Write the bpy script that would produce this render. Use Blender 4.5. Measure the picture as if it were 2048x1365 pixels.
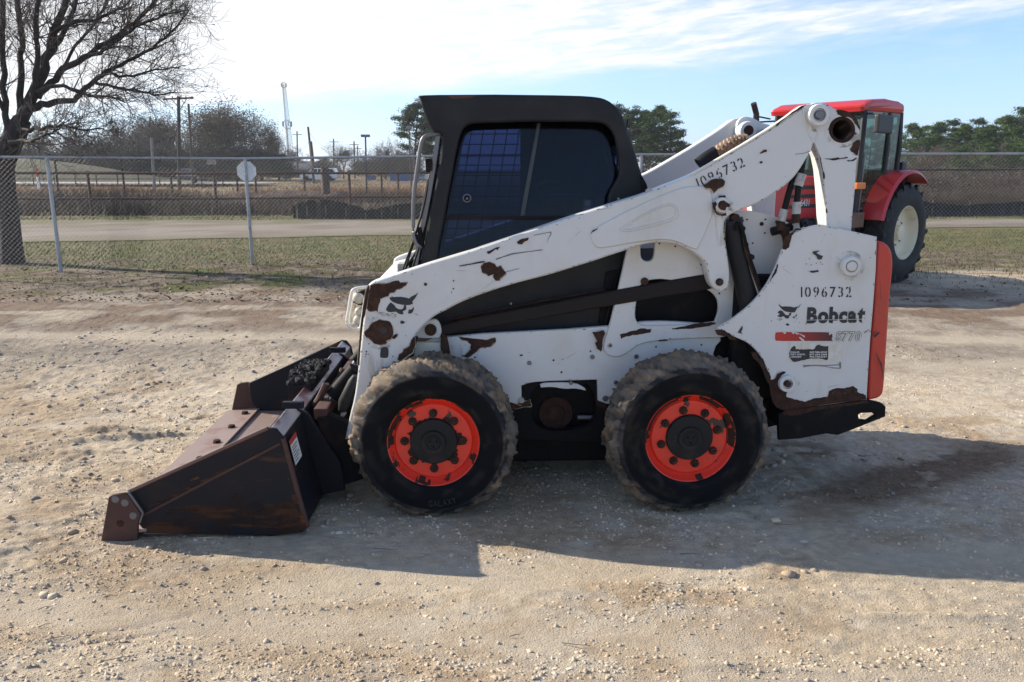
import bpy, bmesh, math, random
import numpy as np
from mathutils import Vector, Matrix, geometry
for o in list(bpy.data.objects): bpy.data.objects.remove(o)
random.seed(7); RNG = np.random.default_rng(7)
SC = bpy.context.scene
# ------------------------------------------------------------------ camera
FPX, CX, CY, CAMH, HORIZON = 1560.0, 1024.0, 682.5, 1.70, 338.0
PITCH = math.atan((CY-HORIZON)/FPX)
cam = bpy.data.objects.new('camera', bpy.data.cameras.new('camera')); SC.collection.objects.link(cam)
cam.location = (0, 0, CAMH); cam.rotation_euler = (math.pi/2-PITCH, 0, 0)
cam.data.sensor_width = 36; cam.data.lens = 36*FPX/2048; cam.data.clip_end = 6000; cam.data.clip_start = .05
SC.camera = cam
# ------------------------------------------------------------------ sky, sun, exposure
SUN_STEP = (1.80, -0.66)                       # ground shift of a shadow per metre of height
SUN_DIR = Vector((-SUN_STEP[0], -SUN_STEP[1], 1)).normalized()
SUN_EL = math.asin(SUN_DIR.z); SUN_AZ = math.atan2(SUN_DIR.x, SUN_DIR.y)
SKY_STRENGTH, SUN_STRENGTH, EXPOSURE = 0.12, 5.0, 0.72
CLOUD_VALUE = 5.3
HAZE = 0.0004
W = bpy.data.worlds.new('World'); SC.world = W; W.use_nodes = True
def build_world():
    nt = W.node_tree; nt.nodes.clear(); N = nt.nodes.new; Lk = nt.links.new
    def math_(op, a, b=None, c=None):
        n = N('ShaderNodeMath'); n.operation = op
        for i, q in enumerate((a, b, c)):
            if q is None: continue
            if isinstance(q, (int, float)): n.inputs[i].default_value = q
            else: Lk(q, n.inputs[i])
        return n.outputs[0]
    def sstep(v, lo, hi):
        n = N('ShaderNodeMapRange'); n.interpolation_type = 'SMOOTHSTEP'; Lk(v, n.inputs[0])
        for i, q in ((1, lo), (2, hi)):
            if isinstance(q, (int, float)): n.inputs[i].default_value = q
            else: Lk(q, n.inputs[i])
        return n.outputs[0]
    sky = N('ShaderNodeTexSky'); sky.sky_type = 'NISHITA'; sky.sun_disc = False
    sky.sun_elevation = SUN_EL; sky.sun_rotation = SUN_AZ
    sky.air_density = 1.0; sky.dust_density = 0.35; sky.ozone_density = 3.0
    tc = N('ShaderNodeTexCoord'); sep = N('ShaderNodeSeparateXYZ'); Lk(tc.outputs['Generated'], sep.inputs[0])
    X, Y, Z = sep.outputs
    az = math_('MULTIPLY', math_('ARCTAN2', X, Y), 180/math.pi)       # degrees, 0 = straight ahead
    el = math_('MULTIPLY', math_('ARCSINE', Z), 180/math.pi)
    comb = N('ShaderNodeCombineXYZ'); Lk(math_('MULTIPLY', az, .05), comb.inputs[0])
    Lk(math_('SUBTRACT', math_('MULTIPLY', el, .34), math_('MULTIPLY', az, .03)), comb.inputs[1])
    def noise(scale, det, vec, rough=.55, dist=0):
        n = N('ShaderNodeTexNoise'); n.inputs['Scale'].default_value = scale; n.inputs['Detail'].default_value = det
        n.inputs['Roughness'].default_value = rough; n.inputs['Distortion'].default_value = dist
        Lk(vec, n.inputs['Vector']); return n.outputs[0]
    n1 = noise(1.4, 7, comb.outputs[0], .6, .5); n2 = noise(4.0, 8, comb.outputs[0], .65, .3); n3 = noise(.55, 4, comb.outputs[0])
    wob = math_('MULTIPLY', math_('SUBTRACT', n1, .5), 2.6)
    low = math_('ADD', math_('MULTIPLY_ADD', az, .093, 5.75), wob)    # lower rim of the long cloud bank
    d = math_('SUBTRACT', el, low)
    rise = sstep(d, -.5, 1.0)
    left = math_('MULTIPLY', sstep(math_('MULTIPLY', az, -1), -26, 16), math_('SUBTRACT', 1, sstep(math_('MULTIPLY', az, -1), 95, 150)))   # denser towards the sun's side
    width = math_('MULTIPLY_ADD', left, 9.0, 1.4)
    fall = math_('SUBTRACT', 1, sstep(d, width, math_('MULTIPLY_ADD', width, 1.5, 1.0)))
    bank = math_('MULTIPLY', math_('MULTIPLY', rise, fall), math_('MULTIPLY_ADD', sstep(n2, .34, .66), math_('MULTIPLY_ADD', left, -.25, .62), math_('MULTIPLY_ADD', left, .42, .28)))
    cirrus = math_('MULTIPLY', sstep(n2, .38, .82), sstep(n3, .3, .62))
    cirrus = math_('MULTIPLY', cirrus, math_('MULTIPLY', sstep(el, 3, 9), math_('MULTIPLY_ADD', left, .35, math_('MULTIPLY_ADD', sstep(math_('ABSOLUTE', az), 60, 110), .35, .32))))
    veil = math_('MULTIPLY', left, math_('MULTIPLY', sstep(el, 2.5, 9), .20))
    m = N('ShaderNodeMath'); m.operation = 'ADD'; m.use_clamp = True
    Lk(math_('ADD', bank, cirrus), m.inputs[0]); Lk(veil, m.inputs[1])
    mask = math_('MULTIPLY', m.outputs[0], sstep(el, -.5, 1.5))
    # air near the horizon is paler
    hor = math_('MULTIPLY', math_('SUBTRACT', 1, sstep(el, 0, 10)), .35)
    mh = N('ShaderNodeMix'); mh.data_type = 'RGBA'; Lk(hor, mh.inputs[0]); Lk(sky.outputs[0], mh.inputs[6])
    mh.inputs[7].default_value = (2.3, 4.2, 7.7, 1)
    tn = N('ShaderNodeMix'); tn.data_type = 'RGBA'; tn.blend_type = 'MULTIPLY'; tn.inputs[0].default_value = 1; Lk(mh.outputs[2], tn.inputs[6]); tn.inputs[7].default_value = (.91, .97, 1.09, 1)
    mx = N('ShaderNodeMix'); mx.data_type = 'RGBA'; Lk(mask, mx.inputs[0]); Lk(tn.outputs[2], mx.inputs[6])
    mx.inputs[7].default_value = (CLOUD_VALUE, CLOUD_VALUE*1.02, CLOUD_VALUE*1.05, 1)
    bg = N('ShaderNodeBackground'); bg.inputs[1].default_value = SKY_STRENGTH; Lk(mx.outputs[2], bg.inputs[0])
    out = N('ShaderNodeOutputWorld'); Lk(bg.outputs[0], out.inputs[0])
build_world()
sl = bpy.data.lights.new('sun', 'SUN'); sl.energy = SUN_STRENGTH; sl.angle = math.radians(.5); sl.color = (1, .91, .77)
sun = bpy.data.objects.new('sun', sl); SC.collection.objects.link(sun)
sun.rotation_euler = SUN_DIR.to_track_quat('Z', 'Y').to_euler(); sun.location = SUN_DIR*60
SC.view_settings.view_transform = 'Standard'; SC.view_settings.look = 'None'
SC.view_settings.exposure = EXPOSURE; SC.view_settings.gamma = 1; SC.view_settings.use_curve_mapping = False
SC.render.engine = 'CYCLES'; SC.cycles.max_bounces = 8; SC.cycles.transparent_max_bounces = 24
SC.cycles.volume_bounces = 0; SC.cycles.use_denoising = True

# ------------------------------------------------------------------ places: a pixel of the photograph -> a point in the world
_c, _s = math.cos(PITCH), math.sin(PITCH)
def ray(x, y):
    a = (x-CX)/FPX; b = (CY-y)/FPX
    return (a, _c+b*_s, -_s+b*_c)
def G(x, y):
    r = ray(x, y); t = -CAMH/r[2]; return Vector((r[0]*t, r[1]*t, 0))
def At(x, y, D):
    r = ray(x, y); t = D/r[1]; return Vector((r[0]*t, D, CAMH+r[2]*t))
YAW = math.radians(2)
E1 = (math.cos(YAW), math.sin(YAW)); E2 = (-math.sin(YAW), math.cos(YAW))
ORG = G(868, 1040)                              # ground under the loader's front wheel, outer face
def P(x, y, v):                                  # loader coordinates (rearwards, away, up) on the plane v
    r = ray(x, y); t = (ORG[0]*E2[0]+ORG[1]*E2[1]+v)/(r[0]*E2[0]+r[1]*E2[1])
    q = (r[0]*t-ORG[0], r[1]*t-ORG[1])
    return (q[0]*E1[0]+q[1]*E1[1], v, CAMH+r[2]*t)

# ------------------------------------------------------------------ helpers
COL = SC.collection
def new_obj(name, me, parent=None, mat=None):
    o = bpy.data.objects.new(name, me); COL.objects.link(o)
    if mat is not None and me is not None:
        me.materials.clear(); me.materials.append(mat)
    if parent is not None: o.parent = parent
    return o
def thing(name, label, cat, loc=(0, 0, 0), rz=0, group=None, kind=None):
    o = new_obj(name, None); o.location = loc; o.rotation_euler = (0, 0, rz); o.empty_display_size = .2
    o['label'] = label; o['category'] = cat
    if group: o['group'] = group
    if kind: o['kind'] = kind
    return o
def part(name, parent, loc=(0, 0, 0)):
    o = new_obj(name, None, parent); o.location = loc; return o
def mesh(name, V, F, mat=None, parent=None, smooth=False):
    me = bpy.data.meshes.new(name); me.from_pydata([tuple(v) for v in V], [], [tuple(f) for f in F]); me.update()
    if smooth:
        me.polygons.foreach_set('use_smooth', [True]*len(me.polygons))
    return new_obj(name, me, parent, mat)
def fast(name, V, F, mat=None, parent=None, smooth=False, attr=None, facecol=None):
    V = np.asarray(V, np.float32); F = np.asarray(F, np.int32); k = F.shape[1]
    me = bpy.data.meshes.new(name); me.vertices.add(len(V)); me.vertices.foreach_set('co', V.ravel())
    me.loops.add(F.size); me.loops.foreach_set('vertex_index', F.ravel())
    me.polygons.add(len(F)); me.polygons.foreach_set('loop_start', np.arange(0, F.size, k, dtype=np.int32))
    if smooth: me.polygons.foreach_set('use_smooth', np.ones(len(F), bool))
    me.update(calc_edges=True)
    for nm, c in (attr or {}).items():
        a = me.attributes.new(nm, 'FLOAT_COLOR', 'POINT'); c = np.asarray(c, np.float32)
        if c.shape[1] == 3: c = np.concatenate([c, np.ones((len(c), 1), np.float32)], 1)
        a.data.foreach_set('color', c.ravel())
    return new_obj(name, me, parent, mat)
def bm_obj(name, bm, mat=None, parent=None, smooth=False):
    me = bpy.data.meshes.new(name); bm.normal_update(); bm.to_mesh(me); bm.free()
    if smooth: me.polygons.foreach_set('use_smooth', [True]*len(me.polygons))
    return new_obj(name, me, parent, mat)
def angle_smooth(o, deg=35):
    me = o.data; me.polygons.foreach_set('use_smooth', [True]*len(me.polygons))
    bm = bmesh.new(); bm.from_mesh(me); lim = math.radians(deg)
    for e in bm.edges:
        if len(e.link_faces) == 2 and e.calc_face_angle(0) > lim: e.smooth = False
    bm.to_mesh(me); bm.free(); return o
def chaikin(pts, thr=52, it=2):
    for _ in range(it):
        n = len(pts); out = []
        for i in range(n):
            a, b, c = pts[i-1], pts[i], pts[(i+1) % n]
            d1 = (b[0]-a[0], b[1]-a[1]); d2 = (c[0]-b[0], c[1]-b[1])
            l1, l2 = math.hypot(*d1), math.hypot(*d2)
            if l1 < 1e-9 or l2 < 1e-9: out.append(b); continue
            ang = math.degrees(math.acos(max(-1, min(1, (d1[0]*d2[0]+d1[1]*d2[1])/(l1*l2)))))
            if ang > thr or ang < 3: out.append(b)
            else:
                t = .25
                out.append((b[0]-d1[0]*t, b[1]-d1[1]*t)); out.append((b[0]+d2[0]*t, b[1]+d2[1]*t))
        pts = out
    return pts
def L2(pts, v):
    return [(q[0], q[2]) for q in (P(x, y, v) for x, y in pts)]
def plate_local(name, loops, v, t, mat, parent, bevel=.004):
    """a flat plate: loops in (u, w), first the outline then holes; near face at v, thickness t"""
    cu = bpy.data.curves.new(name, 'CURVE'); cu.dimensions = '2D'; cu.fill_mode = 'BOTH'
    for lp in loops:
        sp = cu.splines.new('POLY'); sp.points.add(len(lp)-1); sp.use_cyclic_u = True
        for p_, q in zip(sp.points, lp): p_.co = (q[0], q[1], 0, 1)
    cu.extrude = max(t/2-bevel, .0005); cu.bevel_depth = bevel; cu.offset = -bevel; cu.bevel_resolution = 1 if bevel > .006 else 0
    tmp = bpy.data.objects.new(name, cu); me = bpy.data.meshes.new_from_object(tmp)
    bpy.data.objects.remove(tmp); bpy.data.curves.remove(cu)
    me.transform(Matrix.Translation((0, v+t/2, 0)) @ Matrix.Rotation(math.pi/2, 4, 'X'))
    me.name = name
    return new_obj(name, me, parent, mat)
def plate(name, px, v, t, mat, parent, bevel=.004, holes=(), thr=52, smooth=True):
    f = (lambda q: chaikin(q, thr)) if smooth else (lambda q: q)
    return plate_local(name, [L2(f(px), v)]+[L2(f(h), v) for h in holes], v, t, mat, parent, bevel)
def jag(pts, amp=1.2, it=3, seed=0):
    r = random.Random(seed)
    for k in range(it):
        out = []
        for i in range(len(pts)):
            a, b = pts[i], pts[(i+1) % len(pts)]
            l = math.hypot(b[0]-a[0], b[1]-a[1]); out.append(a)
            if l > 2.2:
                s = min(amp, l*.22)/(1+.5*k)
                out.append(((a[0]+b[0])/2+r.uniform(-s, s), (a[1]+b[1])/2+r.uniform(-s, s)))
        pts = out
    return pts
def flat(name, px, v, mat, parent, proud=.002, seed=None, amp=1.2):
    """flat print or a bare patch on a plate whose near face is at v"""
    if seed is not None: px = jag(px, amp, 3, seed)
    pl = [Vector(P(x, y, v-proud)) for x, y in px]
    tri = geometry.tessellate_polygon([[Vector((q.x, q.z, 0)) for q in pl]])
    F = []
    for t in tri:
        a, b, c = (pl[i] for i in t)
        n = (b-a).cross(c-a); F.append(t if n.y < 0 else t[::-1])
    return mesh(name, pl, F, mat, parent)
def crop(x0, y0, s, pts): return [(x0+x/s, y0+y/s) for x, y in pts]
def circ_px(cx, cy, r, n=24, ry=None): return [(cx+r*math.cos(2*math.pi*i/n), cy+(ry or r)*math.sin(2*math.pi*i/n)) for i in range(n)]
def lathe(name, prof, mat, parent, n=32, loc=(0, 0, 0), smooth=35):
    """prof: (radius, v) pairs, revolved about the v (away) axis"""
    V, F = [], []; m = len(prof)
    for i in range(n):
        a = 2*math.pi*i/n; c, s = math.cos(a), math.sin(a)
        for r, v in prof: V.append((loc[0]+r*c, loc[1]+v, loc[2]+r*s))
    for i in range(n):
        for j in range(m-1):
            F.append((i*m+j, ((i+1) % n)*m+j, ((i+1) % n)*m+j+1, i*m+j+1))
    if prof[0][0] > 1e-6: pass
    o = mesh(name, V, F, mat, parent)
    bm = bmesh.new(); bm.from_mesh(o.data); bmesh.ops.remove_doubles(bm, verts=bm.verts, dist=1e-6)
    bmesh.ops.recalc_face_normals(bm, faces=bm.faces); bm.to_mesh(o.data); bm.free()
    return angle_smooth(o, smooth)
def disc(name, x, y, rpx, v, t, mat, parent, n=20, bev=.15, hole=0):
    c = P(x, y, v); r = abs(P(x+rpx, y, v)[0]-c[0]); b = r*bev
    pr = [(r*hole, 0), (r-b, 0), (r, min(b, t*.6)), (r, t)]
    return lathe(name, pr, mat, parent, n, c)
def tubes(polys, k=6):
    """polys: list of (points, radii) -> one mesh's V, F(quads)"""
    Vs, Fs, off = [], [], 0
    ang = np.arange(k)*2*math.pi/k; ca, sa = np.cos(ang), np.sin(ang)
    for pts, rad in polys:
        p = np.asarray(pts, float); r = np.asarray(rad, float); n = len(p)
        t = np.gradient(p, axis=0); t /= np.linalg.norm(t, axis=1, keepdims=True)+1e-12
        ref = np.array([0, 0, 1.]) if abs(t[:, 2]).mean() < .8 else np.array([0, 1., 0])
        a = np.cross(t, ref); a /= np.linalg.norm(a, axis=1, keepdims=True)+1e-12; b = np.cross(t, a)
        ring = p[:, None, :]+r[:, None, None]*(a[:, None, :]*ca[None, :, None]+b[:, None, :]*sa[None, :, None])
        Vs.append(ring.reshape(-1, 3))
        i = np.arange(n-1)[:, None]*k; j = np.arange(k)[None, :]; j2 = (j+1) % k
        Fs.append((np.stack([i+j, i+j2, i+k+j2, i+k+j], -1).reshape(-1, 4))+off); off += n*k
    return np.concatenate(Vs), np.concatenate(Fs)
def tube(name, pts, r, mat, parent, k=10, bend=0, caps=True):
    if bend:
        p = [Vector(q) for q in pts]
        for _ in range(bend):
            o = [p[0]]
            for i in range(len(p)-1): o += [p[i].lerp(p[i+1], .25), p[i].lerp(p[i+1], .75)]
            p = o+[p[-1]]
        pts = [tuple(q) for q in p]
    rad = list(np.interp(np.linspace(0, 1, len(pts)), np.linspace(0, 1, len(r)), r)) if isinstance(r, (list, tuple)) else [r]*len(pts)
    pts = list(pts)
    if caps:
        pts = [pts[0]]+pts+[pts[-1]]; rad = [1e-4]+list(rad)+[1e-4]
        d0 = (Vector(pts[2])-Vector(pts[1])).normalized()*1e-4; d1 = (Vector(pts[-2])-Vector(pts[-3])).normalized()*1e-4
        pts[0] = tuple(Vector(pts[1])-d0); pts[-1] = tuple(Vector(pts[-2])+d1)
    V, F = tubes([(pts, rad)], k)
    return angle_smooth(fast(name, V, F, mat, parent), 45)
def box(name, lo, hi, mat, parent, bevel=.004, rot=None):
    bm = bmesh.new(); bmesh.ops.create_cube(bm, size=1)
    c = [(a+b)/2 for a, b in zip(lo, hi)]; s = [b-a for a, b in zip(lo, hi)]
    for v in bm.verts: v.co = Vector((v.co.x*s[0], v.co.y*s[1], v.co.z*s[2]))
    if bevel: bmesh.ops.bevel(bm, geom=bm.edges, offset=min(bevel, min(s)*.3), segments=2, affect='EDGES', profile=.6)
    M_ = Matrix.Translation(c) @ (rot or Matrix.Identity(4))
    bmesh.ops.transform(bm, matrix=M_, verts=bm.verts)
    return bm_obj(name, bm, mat, parent)
def prism(name, prof, y0, y1, mat, parent, bevel=0):
    """profile in (x, z) extruded from y0 to y1"""
    bm = bmesh.new(); a = [bm.verts.new((x, y0, z)) for x, z in prof]; b = [bm.verts.new((x, y1, z)) for x, z in prof]; n = len(prof)
    bm.faces.new(a); bm.faces.new(b[::-1])
    for i in range(n): bm.faces.new((a[i], b[i], b[(i+1) % n], a[(i+1) % n]))
    bmesh.ops.recalc_face_normals(bm, faces=bm.faces)
    if bevel: bmesh.ops.bevel(bm, geom=bm.edges, offset=bevel, segments=2, affect='EDGES', profile=.6)
    return bm_obj(name, bm, mat, parent)
def _h(ix, iy, s):
    n = (ix*374761393+iy*668265263+s*974634621).astype(np.int64) & 0x7fffffff
    n = ((n ^ (n >> 13))*1274126177) & 0x7fffffff
    return ((n ^ (n >> 16)) & 0xffff)/65535.0
def vnoise(x, y, s=0):
    x = np.asarray(x, float); y = np.asarray(y, float)
    ix = np.floor(x).astype(np.int64); iy = np.floor(y).astype(np.int64); fx, fy = x-ix, y-iy
    fx = fx*fx*fx*(fx*(fx*6-15)+10); fy = fy*fy*fy*(fy*(fy*6-15)+10)
    return (_h(ix, iy, s)*(1-fx)+_h(ix+1, iy, s)*fx)*(1-fy)+(_h(ix, iy+1, s)*(1-fx)+_h(ix+1, iy+1, s)*fx)*fy
def fbm(x, y, o=4, s=0, g=.5):
    t = 0; a = 1; n = 0
    for i in range(o):
        t = t+a*vnoise(x*2**i, y*2**i, s+i*17); n += a; a *= g
    return t/n
def sst(x, a, b):
    t = np.clip((x-a)/(b-a), 0, 1); return t*t*(3-2*t)

# ------------------------------------------------------------------ materials
def lin(r, g, b):
    f = lambda c: (c/255/12.92 if c/255 <= .04045 else ((c/255+.055)/1.055)**2.4)
    return (f(r), f(g), f(b))
def mat(name, base, layers=(), rough=.6, metal=0, bump=(), spec=.5, rnd=False, attr=None, rough_var=0, coat=0, alpha=None):
    """layers: (colour, noise scale, lo, hi[, stretch xyz[, amount]]) mixed over the base one after another; bump: (scale, distance, strength)"""
    m = bpy.data.materials.new(name); m.use_nodes = True; nt = m.node_tree; N = nt.nodes.new; Lk = nt.links.new
    b = nt.nodes['Principled BSDF']; b.inputs['Roughness'].default_value = rough; b.inputs['Metallic'].default_value = metal
    b.inputs['Specular IOR Level'].default_value = spec; b.inputs['Coat Weight'].default_value = coat
    tc = N('ShaderNodeTexCoord'); co = tc.outputs['Object']
    if rnd:
        oi = N('ShaderNodeObjectInfo'); va = N('ShaderNodeVectorMath'); va.operation = 'MULTIPLY_ADD'
        Lk(oi.outputs['Random'], va.inputs[0]); va.inputs[1].default_value = (37, 61, 23); Lk(co, va.inputs[2]); co = va.outputs[0]
    def nz(sc, st, det=7, rg=.6):
        n = N('ShaderNodeTexNoise'); n.inputs['Scale'].default_value = sc; n.inputs['Detail'].default_value = det; n.inputs['Roughness'].default_value = rg
        v = co
        if st:
            mp = N('ShaderNodeMapping'); mp.inputs['Scale'].default_value = st; Lk(co, mp.inputs[0]); v = mp.outputs[0]
        Lk(v, n.inputs['Vector']); return n.outputs[0]
    if attr:
        at = N('ShaderNodeAttribute'); at.attribute_name = attr; cur = at.outputs['Color']
    else:
        rgb = N('ShaderNodeRGB'); rgb.outputs[0].default_value = (*base, 1); cur = rgb.outputs[0]
    last = None
    for ly in layers:
        c, sc, lo, hi = ly[:4]; st = ly[4] if len(ly) > 4 else None; am = ly[5] if len(ly) > 5 else 1
        mr = N('ShaderNodeMapRange'); mr.interpolation_type = 'SMOOTHSTEP'; Lk(nz(sc, st), mr.inputs[0])
        mr.inputs[1].default_value = lo; mr.inputs[2].default_value = hi; mr.inputs[4].default_value = am
        mx = N('ShaderNodeMix'); mx.data_type = 'RGBA'; Lk(mr.outputs[0], mx.inputs[0]); Lk(cur, mx.inputs[6]); mx.inputs[7].default_value = (*c, 1)
        cur = mx.outputs[2]; last = mr.outputs[0]
    Lk(cur, b.inputs['Base Color'])
    if rough_var:
        mr = N('ShaderNodeMapRange'); Lk(nz(9, None), mr.inputs[0]); mr.inputs[1].default_value = .3; mr.inputs[2].default_value = .7
        mr.inputs[3].default_value = max(0, rough-rough_var); mr.inputs[4].default_value = min(1, rough+rough_var); Lk(mr.outputs[0], b.inputs['Roughness'])
    if alpha:
        mr = N('ShaderNodeMapRange'); mr.interpolation_type = 'SMOOTHSTEP'; Lk(nz(alpha[0], alpha[3]), mr.inputs[0]); mr.inputs[1].default_value = alpha[1]; mr.inputs[2].default_value = alpha[2]; Lk(mr.outputs[0], b.inputs['Alpha'])
    prev = None
    for sc, dist, stg in bump:
        bp = N('ShaderNodeBump'); bp.inputs['Distance'].default_value = dist; bp.inputs['Strength'].default_value = stg
        Lk(nz(sc, None, 5), bp.inputs['Height'])
        if prev is not None: Lk(prev, bp.inputs['Normal'])
        prev = bp.outputs[0]
    if prev is not None: Lk(prev, b.inputs['Normal'])
    return m
RUSTC = (.042, .022, .016)
M = {}
M['white'] = mat('worn_white_paint', (.635, .63, .61), [((.58, .56, .505), 3.2, .45, .75), ((.50, .46, .38), 5, .56, .80, (2.2, 2.2, .35), .45), ((.52, .46, .34), 9, .60, .82, None, .5), ((.30, .25, .19), 34, .70, .80, (1, 1, .5), .5)], .38, bump=[(14, .002, .25)], rough_var=.08)
M['cream'] = mat('dirty_cream_paint', (.66, .62, .50), [((.45, .38, .26), 7, .5, .75)], .5)
M['rust'] = mat('bare_rusty_steel', RUSTC, [((.075, .035, .022), 22, .42, .68), ((.018, .012, .012), 60, .5, .75)], .85, bump=[(70, .0015, .6)], spec=.2)
M['bleed'] = mat('faint_rust_bleed', (.52, .48, .40), [((.46, .38, .27), 18, .42, .66), ((.58, .57, .55), 9, .5, .7)], .5)
M['bleed2'] = mat('rust_bleed', (.30, .22, .15), [((.16, .09, .055), 30, .45, .65), ((.50, .45, .38), 14, .52, .7)], .6)
M['rustband'] = mat('brown_rust_film', (.045, .020, .012), [((.085, .034, .014), 6, .42, .66, (.5, 1, 1.6)), ((.016, .013, .014), 11, .52, .72, (.5, 1, 1.4)), ((.15, .07, .03), 40, .66, .76, (.3, 1, 1))], .7, bump=[(60, .001, .4)], spec=.2, alpha=(9, .35, .55, (.35, 1, 1.5)))
M['rustbright'] = mat('orange_rust_film', (.13, .05, .020), [((.05, .02, .012), 9, .45, .65, (.4, 1, 1.4)), ((.16, .075, .035), 30, .6, .76, (.3, 1, 1))], .75, bump=[(60, .001, .4)], spec=.2, alpha=(12, .46, .62, (.3, 1, 1.5)))
M['run'] = mat('rust_run_stain', (.50, .40, .26), [((.36, .24, .13), 20, .5, .7)], .55, alpha=(11, .44, .95, (2.2, 1, .25)))
M['grime'] = mat('greasy_grime', (.20, .165, .12), [((.08, .06, .045), 14, .45, .65)], .7, alpha=(11, .46, .78, None))
M['black'] = mat('cab_charcoal_paint', (.013, .0135, .016), [((.022, .022, .023), 4, .45, .75), ((.04, .022, .018), 13, .66, .8, None, .5)], .55, rough_var=.1, spec=.28)
M['dark'] = mat('oily_black_steel', (.008, .008, .009), [((.026, .017, .013), 10, .52, .74)], .6, bump=[(40, .002, .4)], spec=.12)
M['link'] = mat('dark_brown_bar', (.022, .018, .018), [((.04, .022, .017), 7, .5, .72, (.4, 1, 2))], .6, spec=.12)
M['rubber'] = mat('hose_rubber', (.010, .010, .012), [((.04, .036, .032), 30, .6, .8)], .6, spec=.2)
M['sleeve'] = mat('grey_hose_sleeve', (.42, .42, .41), [((.24, .23, .21), 30, .45, .7)], .55)
M['tyre'] = mat('tyre_rubber', (.010, .0105, .012), [((.030, .030, .032), 5, .45, .75), ((.06, .052, .045), 16, .60, .85, None, .6)], .62, bump=[(50, .001, .4)], rnd=True)
M['orange'] = mat('red_orange_plastic', (.56, .050, .028), [((.42, .06, .035), 6, .5, .75), ((.06, .02, .015), 26, .70, .76)], .42)
M['rim'] = mat('chipped_red_rim', (.80, .040, .018), [((.62, .055, .035), 8, .5, .75), (RUSTC, 5.2, .60, .615), (RUSTC, 26, .69, .71)], .42, rnd=True, bump=[(30, .001, .3)])
M['hub'] = mat('greasy_hub', (.016, .0155, .016), [((.035, .027, .024), 14, .5, .75)], .55, spec=.2)
M['bucket'] = mat('worn_black_bucket', (.010, .011, .016), [((.034, .018, .013), 3.6, .54, .70, (.5, 1, 1.3)), ((.12, .045, .018), 6, .60, .76, (.35, 1, 1.6), .85), ((.16, .12, .09), 60, .72, .78, (.15, 1, 2), .5)], .52, bump=[(45, .0012, .4)], spec=.22)
M['bucketfloor'] = mat('scoured_steel', (.27, .195, .165), [((.20, .11, .09), 6, .52, .72), ((.42, .36, .32), 14, .6, .8)], .5, metal=.1, bump=[(40, .001, .3)])
M['beam'] = mat('worn_red_steel', (.44, .38, .37), [((.22, .09, .08), 7, .54, .66, (1, .4, 1)), ((.06, .03, .025), 18, .62, .75)], .4, metal=.3)
M['rustplate'] = mat('rusted_plate', (.075, .032, .024), [((.12, .055, .03), 9, .5, .75), ((.03, .018, .016), 20, .58, .78)], .75, bump=[(60, .001, .4)])
M['chrome'] = mat('cylinder_rod', (.75, .76, .78), rough=.12, metal=1)
M['steel'] = mat('grey_steel', (.17, .17, .18), [((.11, .08, .06), 20, .55, .75)], .4, metal=.6)
M['greyplastic'] = mat('grey_lamp_body', (.42, .40, .36), [((.2, .17, .13), 18, .5, .75)], .5)
M['decalblack'] = mat('black_print', (.018, .02, .026), [((.035, .02, .02), 40, .5, .7)], .5)
M['decalgrey'] = mat('grey_print', (.13, .135, .135), rough=.5)
M['divider'] = mat('window_divider', (.045, .052, .054), rough=.5)
M['decalwhite'] = mat('white_print', (.72, .71, .68), [((.5, .42, .35), 40, .6, .7)], .5)
M['yellowed'] = mat('yellowed_glue', (.60, .55, .44), [((.66, .64, .58), 30, .4, .6)], .55)
M['seat'] = mat('seat_vinyl', (.05, .05, .055), [((.09, .085, .08), 7, .5, .7)], .6)
def ramp_print():
    m = mat('red_to_dark_print', (.5, .03, .02)); nt = m.node_tree; N = nt.nodes.new; Lk = nt.links.new
    tc = N('ShaderNodeTexCoord'); sp = N('ShaderNodeSeparateXYZ'); Lk(tc.outputs['Object'], sp.inputs[0])
    mr = N('ShaderNodeMapRange'); Lk(sp.outputs[0], mr.inputs[0])
    mr.inputs[1].default_value = P(1560, 674, .22)[0]; mr.inputs[2].default_value = P(1668, 674, .22)[0]
    cr = N('ShaderNodeValToRGB'); Lk(mr.outputs[0], cr.inputs[0]); cr.color_ramp.elements[0].color = (.52, .035, .02, 1); cr.color_ramp.elements[1].color = (.05, .016, .018, 1)
    Lk(cr.outputs[0], nt.nodes['Principled BSDF'].inputs['Base Color']); return m
M['stripe'] = ramp_print()
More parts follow.
